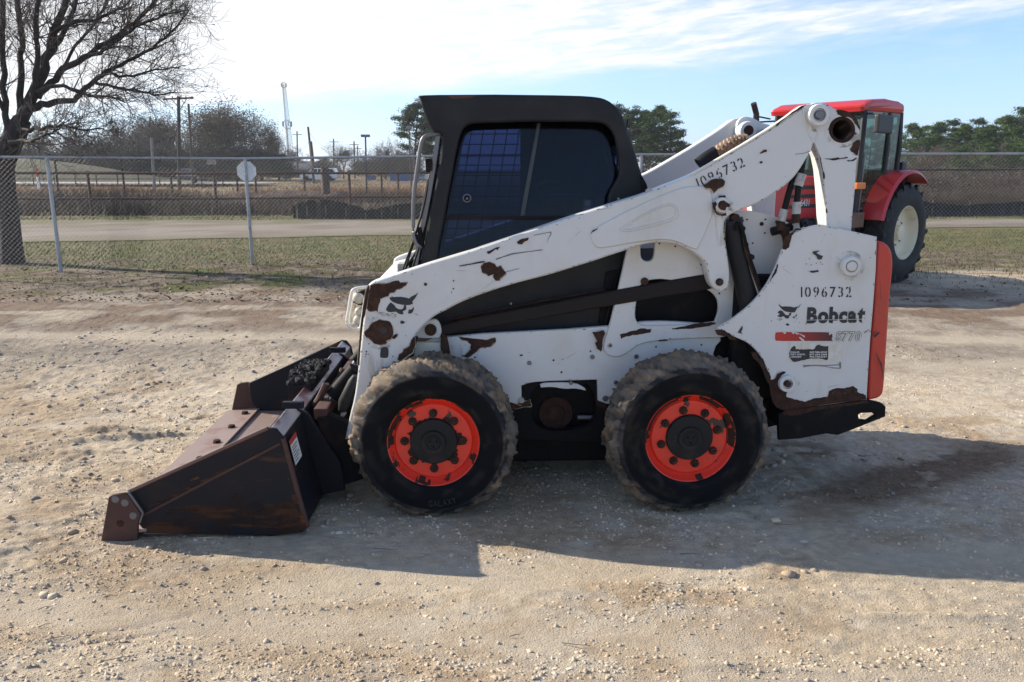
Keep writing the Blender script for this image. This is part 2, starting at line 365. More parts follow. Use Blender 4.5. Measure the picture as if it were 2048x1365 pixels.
def glass_mat(name, tint, refl=.06, dirt=0):
    m = bpy.data.materials.new(name); m.use_nodes = True; nt = m.node_tree; nt.nodes.clear(); N = nt.nodes.new; Lk = nt.links.new
    tr = N('ShaderNodeBsdfTransparent'); tr.inputs[0].default_value = (*tint, 1)
    gl = N('ShaderNodeBsdfGlossy'); gl.inputs['Roughness'].default_value = .04
    lw = N('ShaderNodeLayerWeight'); lw.inputs[0].default_value = .5
    pw = N('ShaderNodeMath'); pw.operation = 'POWER'; Lk(lw.outputs['Facing'], pw.inputs[0]); pw.inputs[1].default_value = 4.5
    fr = N('ShaderNodeMath'); fr.operation = 'MULTIPLY_ADD'; Lk(pw.outputs[0], fr.inputs[0]); fr.inputs[1].default_value = .9; fr.inputs[2].default_value = refl
    mx = N('ShaderNodeMixShader'); Lk(fr.outputs[0], mx.inputs[0]); Lk(tr.outputs[0], mx.inputs[1]); Lk(gl.outputs[0], mx.inputs[2])
    cur = mx.outputs[0]
    if dirt:
        df = N('ShaderNodeBsdfDiffuse'); df.inputs[0].default_value = (.45, .43, .4, 1)
        nz = N('ShaderNodeTexNoise'); nz.inputs['Scale'].default_value = 4; nz.inputs['Detail'].default_value = 5
        mr = N('ShaderNodeMapRange'); Lk(nz.outputs[0], mr.inputs[0]); mr.inputs[1].default_value = .3; mr.inputs[2].default_value = .8; mr.inputs[4].default_value = dirt
        m2 = N('ShaderNodeMixShader'); Lk(mr.outputs[0], m2.inputs[0]); Lk(cur, m2.inputs[1]); Lk(df.outputs[0], m2.inputs[2]); cur = m2.outputs[0]
    out = N('ShaderNodeOutputMaterial'); Lk(cur, out.inputs[0]); return m
M['glass'] = glass_mat('smoked_cab_glass', (.25, .29, .43), .026, dirt=.004)
M['gfar'] = glass_mat('clear_cab_glass', (.52, .55, .68), .03)
M['tglass'] = glass_mat('green_tractor_glass', (.31, .43, .38), .04, dirt=.01)
# ================================================================== ground
def axis_lines(lo, hi, step, far, grow):
    c = list(np.arange(lo, hi+step*.5, step)); s = step; a = c[-1]; 
    while a < far: s *= grow; a += s; c.append(a)
    s = step; a = c[0]; pre = []
    while a > -far: s *= grow; a -= s; pre.append(a)
    return np.array(pre[::-1]+c)
def road_near(x): return np.where(x < -2.95, 21.3+.25*x, 20.95+.172*x)+.5*(fbm(x*.8, x*0+3, 3, 44)-.5)
def road_far(x): return 26.9+.03*x+.5*(fbm(x*.8, x*0+9, 3, 45)-.5)
def tracks(x, y):
    """smooth bands rolled flat by passing wheels"""
    t = 0
    for y0, sl, cv, w in ((6.35, .05, .012, .17), (5.15, .045, .012, .17), (7.9, -.02, .0, .2), (2.62, -.06, .02, .15), (3.05, .10, -.012, .13), (2.2, .05, .01, .12)):
        t = np.maximum(t, np.exp(-((y-(y0+sl*x+cv*x*x)+.10*(fbm(x*.8, y*.8, 2, 71)-.5))/w)**4)*sst(fbm(x*.7+y0*3, y*.9, 3, 72), .34, .52))
    return t
def ground_z(x, y):
    near = 1-sst(y, 9, 15)
    z = .030*(fbm(x*.55, y*.8, 3, 1)-.5)*near
    z += .014*(fbm(x*2.3+.4*y, y*3.1, 4, 2)-.5)*near
    cl = sst(fbm(x*.42+2, y*.62, 3, 3), .46, .62)*near                      # rough, churned patches
    lft = sst(-x, .9, 2.6)*sst(y, 3.4, 4.6)*(1-sst(y, 7.6, 9))              # churned earth by the bucket
    rg = 1-np.abs(2*fbm(x*3.4+y*.6, y*6.5, 4, 5)-1); rg2 = fbm(x*11, y*16, 3, 8)
    z += (cl*.4+lft*.15)*(.020*(sst(rg, .66, .98))*(.2+1.1*rg2))
    z += (.5+.8*cl+.4*lft)*.012*(fbm(x*19, y*27, 4, 6)-.5)*near
    wx_, wy_ = x+.10*(fbm(x*3, y*3, 2, 14)-.5), y+.10*(fbm(x*3, y*3, 2, 15)-.5)          # crusted plates with crumbling edges
    for sc_, th_, am_, sd_ in ((1.5, .50, .010, 16), (2.9, .53, .008, 17), (6.0, .55, .006, 18), (11., .56, .005, 19)):
        nn_ = fbm(wx_*sc_*.75, wy_*sc_*1.25, 4, sd_, .6); z += .6*am_*sst(nn_, th_, th_+.035)*near*(.45+.75*np.maximum(cl, lft))
    sa_, sn_ = (x-2.35)*.877+(y-4.18)*.48, -(x-2.35)*.48+(y-4.18)*.877
    z += .030*np.exp(-((sa_/.85)**4+(sn_/.19)**2))*(.55*fbm(x*7-y*3, y*13, 3, 20)+.5*np.sin((sa_*1.0+sn_*.9)*2*math.pi/.125)**2-.55)
    # a few long scrape marks
    for (ax, ay, bx, by, wd, hh) in ((-3.1, 4.85, -2.15, 5.05, .035, .035), (-2.95, 4.66, -1.95, 4.9, .03, .04), (-3.3, 4.4, -2.3, 4.55, .03, .03), (-1.7, 2.55, -1.15, 2.8, .018, -.018), (-1.72, 2.48, -1.2, 2.68, .014, -.015), (.6, 2.45, 1.5, 2.35, .02, .02), (1.2, 2.75, 2.0, 2.7, .022, .018)):
        d = np.hypot(bx-ax, by-ay); t = np.clip(((x-ax)*(bx-ax)+(y-ay)*(by-ay))/d**2, 0, 1)
        e = np.hypot(x-ax-t*(bx-ax), y-ay-t*(by-ay))+.02*(fbm(x*9, y*9, 2, 12)-.5)
        z += hh*np.exp(-(e/wd)**2)*(.5+fbm(x*14, y*14, 2, 13))*np.sin(np.pi*np.clip(t, .02, .98))
    z = z*(1-.72*tracks(x, y)*near)-.006*tracks(x, y)*near
    # wheels and bucket stand on level earth
    flat_ = np.exp(-(((x+.2)/1.9)**4+((y-4.4)/1.15)**4))
    z = z*(1-.75*flat_)-.004
    z += .05*(fbm(x*.5, y*.5, 3, 21)-.5)*sst(y, 10, 13)*(1-sst(y, 15, 18))+.018*(fbm(x*6, y*6, 3, 22)-.5)*sst(y, 10, 12)*(1-sst(y, 17, 20))
    fa = sst(y, 29, 34)
    z += fa*(.35*(fbm(x*.12, y*.12, 3, 23)-.5))
    z += .0*x
    return z
gx = axis_lines(-5.8, 5.8, .0138, 1400, 1.07)
gy = [0.9]
while gy[-1] < 30: gy.append(gy[-1]+max(.009, gy[-1]**2/1326*1.14))
while gy[-1] < 1400: gy.append(gy[-1]+max((gy[-1]-gy[-2])*1.06, .3))
gy = np.array([-1500, -600, -200, -80, -40, -15, -6, -2, -.5, .3, .7]+gy)
GX, GY = np.meshgrid(gx, gy); GZ = ground_z(GX, GY)
nx_, ny_ = len(gx), len(gy)
i = np.arange(ny_-1)[:, None]*nx_; j = np.arange(nx_-1)[None, :]
GF = np.stack([i+j, i+j+1, i+nx_+j+1, i+nx_+j], -1).reshape(-1, 4)
def L3(c): return np.array(lin(*c))
def ground_cols(x, y):
    n1 = fbm(x*.5, y*.7, 4, 31); n2 = fbm(x*1.7, y*2.6, 4, 32); n3 = fbm(x*6, y*9, 4, 33); n4 = fbm(x*26, y*34, 3, 34)
    cream = np.array([.470, .405, .315]); tan = np.array([.345, .268, .188]); grey = np.array([.285, .265, .235]); brown = np.array([.155, .105, .072]); pale = np.array([.53, .475, .39])
    mixf = lambda a, b, t: a*(1-t[..., None])+b*t[..., None]
    c = mixf(np.broadcast_to(cream, x.shape+(3,)), tan, sst(n2, .42, .66)*.75)
    c = mixf(c, pale, sst(n1*.6+n3*.4, .50, .62)*.75)
    band = sst(y, 5.4, 7.6)*(1-sst(y, 10.5, 12.5)); c = mixf(c, np.array([.235, .208, .178]), np.clip(band*(.55+.45*sst(n2, .25, .6)), 0, 1))
    c = mixf(c, grey, sst(n3, .5, .68)*.4)
    # damp dark soil: by the rear wheel, and reddish smears further off
    sa_, sn_ = (x-2.35)*.877+(y-4.18)*.48, -(x-2.35)*.48+(y-4.18)*.877
    d1 = 1.3*np.exp(-((sa_/.85)**4+(sn_/.19)**2))*sst(n2*.45+n3*.55, .30, .46)
    d2 = np.exp(-(((x-1.75)/.25)**2+((y-4.55)/.14)**2))*sst(n3, .4, .55)
    c = mixf(c, np.array([.185, .130, .086]), np.clip((d1+d2)*1.2, 0, .88))
    red = sst(y, 7.5, 9)*(1-sst(y, 11, 12.5))*sst(n2, .46, .62); c = mixf(c, brown, red*.7)
    # towards the fence: litter, moss, then mown winter grass
    edge = y+1.6*(n1-.5)*2+.6*(n3-.5)+np.where(x > 4, -2.4, 0)
    lit = sst(edge, 10.4, 12.2); c = mixf(c, np.array([.088, .070, .050]), lit*(.70+.3*sst(n3, .35, .6)))
    moss = lit*sst(n2, .52, .64)*(1-sst(edge, 14.5, 16)); c = mixf(c, np.array([.085, .105, .022]), moss*.75)
    gr = sst(edge, 13.4, 15.4); gcol = mixf(np.broadcast_to(np.array([.118, .108, .052]), x.shape+(3,)), np.array([.085, .112, .032]), sst(n2, .4, .62)*.8)
    gcol = mixf(gcol, np.array([.19, .15, .085]), sst(n3, .5, .7)*.6); c = mixf(c, gcol, gr)
    far = sst(y, 28.5, 31); fcol = mixf(np.broadcast_to(np.array([.15, .112, .070]), x.shape+(3,)), np.array([.225, .18, .11]), sst(fbm(x*.06, y*.05, 4, 36), .4, .6)); fcol = mixf(np.broadcast_to(np.array([.060, .045, .034]), x.shape+(3,)), fcol, sst(y+6*(n1-.5), 44, 52))  # earth under the nearer brush coloured darker for its backlit shade
    fcol = mixf(fcol, np.array([.10, .095, .045]), sst(y, 120, 300)*.7)
    c = mixf(c, fcol, far)
    c = c*(.72+.56*n4)[..., None]*(.86+.28*n3)[..., None]
    tk = tracks(x, y); c = mixf(c, np.array([.47, .42, .345]), tk*.5)
    return np.clip(c*np.array([1.17, 1.10, 1.0]), 0, .8)
GC = ground_cols(GX, GY)
def ground_mat(name):
    m = mat(name, (.4, .33, .25), [((.50, .47, .42), 34, .66, .74, None, .55), ((.16, .125, .095), 46, .66, .76, None, .55), ((.30, .29, .28), 90, .62, .7, None, .5)], .95, bump=[(48, .012, .8), (120, .009, 1.0), (260, .005, .8)], spec=.2, attr='Col')
    return m
M['ground'] = ground_mat('limestone_yard_earth')
g_ = fast('ground', np.stack([GX, GY, GZ], -1).reshape(-1, 3), GF, M['ground'], None, True, {'Col': GC.reshape(-1, 3)}); g_['kind'] = 'structure'; g_['label'] = 'pale crushed limestone yard running out to grass and fields'
# the lane beyond the fence
rx = np.arange(-70, 70, .5); rn, rf = road_near(rx), road_far(rx); K = 14
RX = np.repeat(rx[:, None], K, 1); RY = rn[:, None]+(rf-rn)[:, None]*np.linspace(0, 1, K)[None, :]; RZ = ground_z(RX, RY)*0+.012
i = np.arange(len(rx)-1)[:, None]*K; j = np.arange(K-1)[None, :]
RF = np.stack([i+j, i+K+j, i+K+j+1, i+j+1], -1).reshape(-1, 4)
t_ = np.linspace(0, 1, K)[None, :]; n_ = fbm(RX*.7, RY*1.2, 4, 51)
rc = np.array([.265, .228, .185])*(1-sst(n_, .4, .65)[..., None])+np.array([.20, .16, .122])*sst(n_, .4, .65)[..., None]
ed_ = (1-sst(t_+.5*(n_-.5), -.05, .20))+sst(t_+.5*(n_-.5), .68, .95); rc = rc*(1-.75*np.clip(ed_, 0, 1)[..., None])+np.array([.15, .135, .065])*.75*np.clip(ed_, 0, 1)[..., None]
rd = fast('road', np.stack([RX, RY, RZ], -1).reshape(-1, 3), RF, M['ground'], None, True, {'Col': rc.reshape(-1, 3)}); rd['kind'] = 'structure'; rd['label'] = 'pale gravel lane beyond the fence'
# the low grassy rise at the far left and the paved street in front of it
def mound(name, x0, x1, y0, y1, prof, col, nseg=60):
    xs = np.linspace(x0, x1, nseg); ts = np.linspace(0, 1, 9); V = []
    for x in xs:
        h = prof(x)
        for t in ts: V.append((x, y0+(y1-y0)*t, h*math.sin(math.pi*min(t*1.0, 1))**.8 if 0 < t < 1 else -.05))
    F = [(a*9+b, (a+1)*9+b, (a+1)*9+b+1, a*9+b+1) for a in range(nseg-1) for b in range(8)]
    C = [col*(.8+.4*vnoise(np.array([v[0]*.3]), np.array([v[1]*.3+v[2]]), 4)[0]) for v in V]
    o = fast(name, V, F, M['ground'], None, True, {'Col': np.array(C)}); o['kind'] = 'structure'; return o
hl = mound('hill', -150, -36, 90, 113, lambda x: 3.0*float(sst(np.array(-x), 37, 64))+.05, np.array([.085, .082, .045])); hl['label'] = 'low dry grass rise at the far left'
sx = np.array([-120, -80, -40, -25.]); SV = [(x, y, .30 if y else 0) for x in sx for y in (77, 86)]
st2 = mesh('street', [(v[0], v[1], .32) for v in SV], [(0, 2, 3, 1), (2, 4, 5, 3), (4, 6, 7, 5)], mat('pale_asphalt', (.30, .29, .28), [((.22, .21, .2), .6, .45, .65)], .8)); st2['kind'] = 'structure'; st2['label'] = 'pale paved street at the far left'
# stones, clods and leaves lying on it
def scatter_rocks(name, n, xr, yr, s0, s1, mt, seed, dens=None, label=''):
    r = np.random.default_rng(seed)
    x = r.uniform(*xr, n); y = yr[0]+(yr[1]-yr[0])*r.random(n)**1.25
    if dens is not None:
        k = r.random(n) < dens(x, y); x, y = x[k], y[k]; n = len(x)
    s = s0*(s1/s0)**(r.random(n)**3.2)
    bm = bmesh.new(); bmesh.ops.create_icosphere(bm, subdivisions=1, radius=1); bv = np.array([v.co[:] for v in bm.verts]); bf = np.array([[v.index for v in f.verts] for f in bm.faces]); bm.free()
    k = len(bv); V = np.repeat(bv[None], n, 0)*(1+.35*r.uniform(-1, 1, (n, k, 1)))
    sc = np.stack([s*r.uniform(.8, 1.5, n), s*r.uniform(.7, 1.2, n), s*r.uniform(.35, .8, n)], -1); V *= sc[:, None, :]
    a = r.uniform(0, 6.28, n); c_, s_ = np.cos(a)[:, None], np.sin(a)[:, None]
    V = np.stack([V[..., 0]*c_-V[..., 1]*s_, V[..., 0]*s_+V[..., 1]*c_, V[..., 2]], -1)
    V[..., 0] += x[:, None]; V[..., 1] += y[:, None]; V[..., 2] += (ground_z(x, y)+s*.12)[:, None]
    base = ground_cols(x, y); t = r.random(n)[:, None]
    col = base*(.75+.5*r.random((n, 1)))*(t < .72)+np.array([.38, .35, .31])*(.6+.6*r.random((n, 1)))*(t >= .72)
    F = (bf[None]+np.arange(n)[:, None, None]*k).reshape(-1, 3)
    o = fast(name, V.reshape(-1, 3), F, mt, None, False, {'Col': np.repeat(col[:, None], k, 1).reshape(-1, 3)}); o['kind'] = 'stuff'; o['label'] = label
    return o
M['stone'] = mat('small_stones', (.4, .4, .4), [], .9, bump=[(90, .003, .6)], attr='Col', spec=.25)
scatter_rocks('gravel', 15000, (-5.2, 5.6), (1.9, 10.5), .0028, .0105, M['stone'], 5, lambda x, y: (1-.8*tracks(x, y))*(.12+.6*sst(fbm(x*.9, y*1.3, 3, 61), .45, .65)), 'small pale stones strewn over the yard')
def scatter_crumbs(n, seed):
    r = np.random.default_rng(seed); y = 1.85+(9.5-1.85)*r.random(n)**1.7; x = (r.random(n)*2-1)*(.70*y+.6)
    dn = fbm(x*1.6, y*2.2, 4, 63); k = r.random(n) < (1-.85*tracks(x, y))*(.06+.94*sst(dn+.10*sst(fbm(x*.42+2, y*.62, 3, 3), .46, .62), .45, .60)); x, y, dn = x[k], y[k], dn[k]; n = len(x)
    s = .0022*(4.2**(r.random(n)**1.7)); o_ = np.array([(1, 0, 0), (0, 1, 0), (-1, 0, 0), (0, -1, 0), (0, 0, 1.)])
    V = np.repeat(o_[None], n, 0)*(1+.45*r.uniform(-1, 1, (n, 5, 1))); a = r.uniform(0, 6.28, n); c_, s_ = np.cos(a)[:, None], np.sin(a)[:, None]
    V = np.stack([(V[..., 0]*c_-V[..., 1]*s_)*1.25, V[..., 0]*s_+V[..., 1]*c_, V[..., 2]*r.uniform(.7, 1.3, (n, 1))], -1)*s[:, None, None]+r.normal(0, .2, (n, 5, 3))*s[:, None, None]
    V[..., 0] += x[:, None]; V[..., 1] += y[:, None]; V[..., 2] += ground_z(x, y)[:, None]
    F = (np.array([(0, 1, 4), (1, 2, 4), (2, 3, 4), (3, 0, 4)])[None]+np.arange(n)[:, None, None]*5).reshape(-1, 3)
    C = ground_cols(x, y)*(.95+.4*r.random((n, 1))); o = fast('grit', V.reshape(-1, 3), F, M['stone'], None, False, {'Col': np.repeat(C[:, None], 5, 1).reshape(-1, 3)}); o['kind'] = 'stuff'; o['label'] = 'fine crumbled grit covering the yard'
scatter_crumbs(105000, 9)
scatter_rocks('clods', 5200, (-4.6, 4.4), (2.0, 8.5), .006, .026, M['stone'], 6, lambda x, y: sst(fbm(x*.42+2, y*.62, 3, 3), .47, .6)*.7+sst(-x, .9, 2.6)*sst(y, 3.4, 4.6)*.5, 'crumbled clods of pale earth')

# ================================================================== the skid steer loader
LD = thing('skid_steer_loader', 'white skid steer loader with chipped rusty paint, dark cab and bucket resting on the gravel', 'skid steer loader', (ORG.x, ORG.y, 0), YAW)
VA, VP_, VT, VC, VB = .25, .22, .40, .385, .46      # arm, rear panel, inner tower, chassis side, cab side
VM = .86                                            # middle of the machine
def mirror(name_obj, name, parent, vshift_from, thick, mt=None):
    """far-side twin of a near-side plate"""
    o = name_obj.copy(); o.name = name; COL.objects.link(o); o.parent = parent
    o.location = (0, 2*VM-thick-2*vshift_from, 0); return o
def rust(name, px, v, mt, parent, proud=.002, seed=None, amp=1.2):
    n = len(px); cx_ = sum(q[0] for q in px)/n; cy_ = sum(q[1] for q in px)/n; r_ = random.Random(seed or 0); A = sum(px[i-1][0]*px[i][1]-px[i][0]*px[i-1][1] for i in range(n))
    if name == 'rust_patch' and abs(A) > 500 and parent.name.startswith(('lift_arm', 'chassis')):
        for gr, m_, pr in ((2.6, 'bleed', .45), (1.0, 'bleed2', .7)):
            q = []
            for i in range(n):
                a, b, c = px[i-1], px[i], px[(i+1) % n]; t = (c[0]-a[0], c[1]-a[1]); l = math.hypot(*t) or 1; s = 1 if A > 0 else -1; g = gr*r_.uniform(.15, 1)
                q.append((b[0]+s*t[1]/l*g, b[1]-s*t[0]/l*g+g*.3))
            flat('rust_stain', q, v, M[m_], parent, proud*pr, (seed or 0)+500, amp)
    return flat(name, px, v, mt, parent, proud, seed, amp)
# ---- chassis
chas_px = [(840,690),(880,672),(1215,655),(1300,640),(1437,650),(1442,682),(1425,700),(1420,830),(1210,808),(1195,806),(1194,760),(1065,764),(1043,772),(1044,806),(1020,812),(760,800),(760,720)]
win = [(1063,790),(1075,774),(1100,778),(1150,776),(1172,768),(1190,790),(1190,840),(1170,856),(1120,864),(1085,860),(1064,842)]
chassis = plate('chassis_side', chas_px, VC, .03, M['white'], LD, .004)
mirror(chassis, 'chassis_side', LD, VC, .03)
belly = plate('belly_frame', [(760,790),(1043,806),(1044,768),(1080,764),(1194,760),(1196,808),(1560,800),(1560,850),(1420,884),(1200,884),(1030,882),(760,880)], VC+.006, .05, M['dark'], LD, .006, holes=[win])
mirror(belly, 'belly_frame', LD, VC+.006, .05)
box('rear_hood', (1.55, VC-.05, .5), (2.16, 2*VM-VC+.05, 1.17), M['dark'], LD, .03)
box('engine_hood', (.98, VC+.10, .75), (1.80, 2*VM-VC-.10, 1.22), M['dark'], LD, .03)
box('engine_shade_block', (-.36, VC+.12, .10), (1.62, 2*VM-VC-.15, .80), M['dark'], LD, .02)  # engine bulk, stretched low and long to keep sun out from underneath
c = P(1112, 828, VC+.09); r = P(1148, 828, VC+.09)[0]-c[0]
lathe('chain_case_cover', [(0, 0), (r*.45, 0), (r*.5, .006), (r*.92, .006), (r, .02), (r, .12)], M['rust'], LD, 28, c)
tube('frame_tie_rod', [P(1155, 835, VC+.08), P(1186, 835, VC+.08)], .014, M['steel'], LD)
plate('chassis_tab', [(1080,770),(1085,766),(1148,765),(1170,776),(1172,782),(1150,777),(1130,779),(1105,774),(1082,776)], VC-.004, .01, M['white'], LD, .002)
for x, y in [(1059,727),(1185,715),(1142,767),(1232,766),(1273,714),(1211,798)]:
    disc('bolt', x, y, 4.6 if y != 798 else 6.5, VC-.008, .012, M['steel'], LD, 6 if y > 720 else 12)
tb = disc('bolt', 1043, 802, 6, VC-.01, .012, M['greyplastic'], LD, 12)
for x, y, rr in [(950,715,1.9),(1107,721,2.2),(1123,745,2.2),(1181,703,1.8),(1312,694,2),(1403,690,2)]:
    flat('bolt_hole', circ_px(x, y, rr, 10), VC, M['decalblack'], chassis)
flat('bolt_hole', [(1039,710),(1045,709),(1046,712),(1040,713)], VC, M['decalblack'], chassis)
I_ = lambda p: crop(800, 560, 4.015, p)
rust('rust_patch', I_([(470,455),(560,470),(690,485),(765,465),(770,495),(730,535),(680,545),(640,550),(600,590),(540,625),(490,615),(530,600),(565,560),(570,520),(540,490),(490,480)]), VC, M['rust'], chassis, seed=1)
rust('rust_patch', I_([(345,470),(372,480),(395,560),(405,590),(370,600),(330,600),(300,560),(330,540)]), VC, M['rust'], chassis, .003, seed=2)
rust('rust_patch', [(1020,805),(1043,812),(1044,806),(1060,800),(1063,812),(1030,818),(1010,815)], VC, M['rust'], chassis, .003, seed=3)
rust('rust_patch', [(1190,800),(1212,808),(1214,818),(1195,814)], VC, M['rust'], chassis, .003, seed=4)
# ---- inner tower (behind the arm) with its openings
tow = [(1258,480),(1245,540),(1229,609),(1218,655),(1207,690),(1209,704),(1219,713),(1238,715),(1256,706),(1275,691),(1295,685),(1330,680),(1401,677),(1437,676),(1452,674),(1500,650),(1640,640),(1690,480),(1600,452),(1575,446),(1548,432),(1515,424),(1485,420),(1440,428),(1400,440)]
hole1 = [(1281,486),(1281,513),(1286,521),(1295,524),(1304,521),(1308,513),(1310,486)]
hole2 = [(1285,566),(1300,560),(1330,558),(1380,570),(1412,578),(1430,590),(1437,606),(1437,625),(1430,644),(1400,648),(1340,651),(1292,652),(1279,650),(1271,640),(1270,625),(1273,603),(1276,580)]
tower = plate('tower_plate', tow, VT-.03, .025, M['white'], LD, .004, holes=[hole1, hole2])
mirror(tower, 'tower_plate', LD, VT-.03, .025)
J_ = lambda p: crop(1240, 290, 3.328, p)
rust('rust_patch', J_([(0,1262),(60,1245),(138,1222),(212,1224),(205,1245),(130,1262),(45,1275),(8,1294)]), VT-.03, M['rust'], tower, seed=5)
rust('rust_patch', J_([(345,1222),(505,1190),(560,1185),(632,1180),(640,1192),(560,1212),(440,1224),(352,1230)]), VT-.03, M['rust'], tower, seed=6)
rust('rust_patch', J_([(255,1300),(315,1296),(318,1304),(262,1310)]), VT-.03, M['rust'], tower, seed=7, amp=.6)
rust('rust_patch', I_([(1545,420),(1640,405),(1650,430),(1625,500),(1615,580),(1590,560),(1565,510),(1585,490),(1560,445)]), VT-.03, M['rust'], tower, seed=8)
flat('seam', J_([(48,1365),(90,1332),(160,1312),(260,1303),(400,1292),(560,1284),(640,1290),(560,1288),(400,1297),(260,1308),(162,1318),(95,1338),(60,1366)]), VC, M['yellowed'], chassis)
for x, y, rr in J_([(262,657),(368,676),(540,798),(555,832),(660,990),(846,498),(968,497),(964,588),(883,655),(945,527)]) and [(q[0], q[1], 2.4) for q in J_([(262,657),(368,676),(540,798),(555,832),(660,990),(846,498),(968,497),(964,588),(883,655)])]:
    flat('bolt_hole', circ_px(x, y, rr*.8, 9), VT-.03, M['rust'], tower)
disc('bolt', *J_([(945,527)])[0], 4, VT-.036, .01, M['rust'], LD, 10)
disc('bolt', 1220, 692, 5, VT-.036, .008, M['greyplastic'], LD, 12); flat('bolt_hole', circ_px(1220.5, 692, 2.4, 8), VT-.038, M['decalblack'], tower)
tube('hydraulic_tube', [P(1288,563,.46), P(1310,556,.46), P(1335,557,.46), P(1350,562,.46)], .012, M['dark'], LD, bend=2)
disc('bolt', 1290, 564, 8, VT-.045, .03, M['rust'], LD, 10)
# ---- rear side panel with the lettering
pan = [(1602,460),(1618,454),(1636,450),(1651,451),(1754,474),(1752,541),(1747,608),(1740,693),(1734,790),(1734,800),(1568,821),(1552,812),(1545,780),(1536,742),(1524,716),(1508,696),(1492,684),(1475,677),(1455,668),(1434,657),(1440,652),(1462,640),(1486,622),(1503,607),(1518,590),(1532,571),(1543,552),(1553,530),(1561,508),(1571,486),(1584,470)]
panel = plate('rear_side_panel', pan, VP_, .02, M['white'], LD, .003, thr=40)
mirror(panel, 'rear_side_panel', LD, VP_, .02)
A_ = lambda p: crop(1400, 440, 2.967, p)
for k, q in enumerate([
  [(405,935),(418,945),(440,945),(462,925),(470,960),(472,1000),(520,1015),(515,1052),(560,1066),(620,1080),(690,1058),(755,1052),(765,1018),(800,1003),(850,1000),(880,995),(905,986),(935,1005),(940,1025),(985,1042),(988,1066),(500,1130),(452,1112),(428,1070)],
  [(300,785),(335,788),(345,820),(375,822),(385,870),(420,930),(425,990),(400,965),(350,850),(312,822)],
  [(88,655),(145,655),(175,672),(190,690),(222,716),(180,712),(150,690),(100,680)],
  [(602,58),(570,60),(545,92),(528,165),(508,180),(486,172),(500,120),(520,92),(540,80),(570,50)],
  [(462,260),(455,310),(430,345),(415,372),(420,350),(440,310),(455,268)],
  [(225,670),(250,628),(252,650),(244,662),(255,682),(236,672)],
  [(668,190),(715,183),(690,195),(730,215),(722,235),(700,236),(690,215),(672,205)],
  [(650,305),(700,298),(705,310),(660,314)],
  [(455,920),(500,900),(478,930),(470,955),(458,945)]]):
    rust('rust_patch' if k not in (6, 7) else 'scuffed_print', A_(q), VP_, M['rust'] if k not in (5, 6, 7) else M['decalblack'], panel, .002+.0004*k, seed=20+k, amp=1.3 if k < 5 else .8)
for q in [(632,262),(660,268),(690,258),(725,264),(715,252),(650,232),(424,600),(860,1030),(790,1028),(925,1020)]:
    x, y = A_([q])[0]; flat('paint_chip', circ_px(x, y, 1.1 if q[1] < 900 else 3, 8), VP_, M['decalblack'], panel, .008)
def boss(x, y, r, v, parent=LD, mt='white', inner='steel', ri=.38):
    """round bolted boss: stepped collar and bolt head"""
    c = P(x, y, v); R = abs(P(x+r, y, v)[0]-c[0])
    o = lathe('pin_collar', [(0, -.012), (R*.55, -.012), (R*.6, -.026), (R*.92, -.026), (R, -.02), (R, .01)], M[mt], parent, 28, c)
    lathe('pin_bolt', [(0, -.034), (R*ri*.8, -.034), (R*ri, -.028), (R*ri, -.01)], M[inner], o, 18, c)
    return o
boss(1699, 532, 20, VP_, inner='white', ri=.5); boss(1572, 766, 17, VP_, inner='rust')
rust('rust_patch', A_([(440,960),(455,925),(500,900),(512,905),(480,930),(468,960),(475,1000),(500,1018),(470,1010)]), VP_, M['rust'], panel, .004, seed=40)
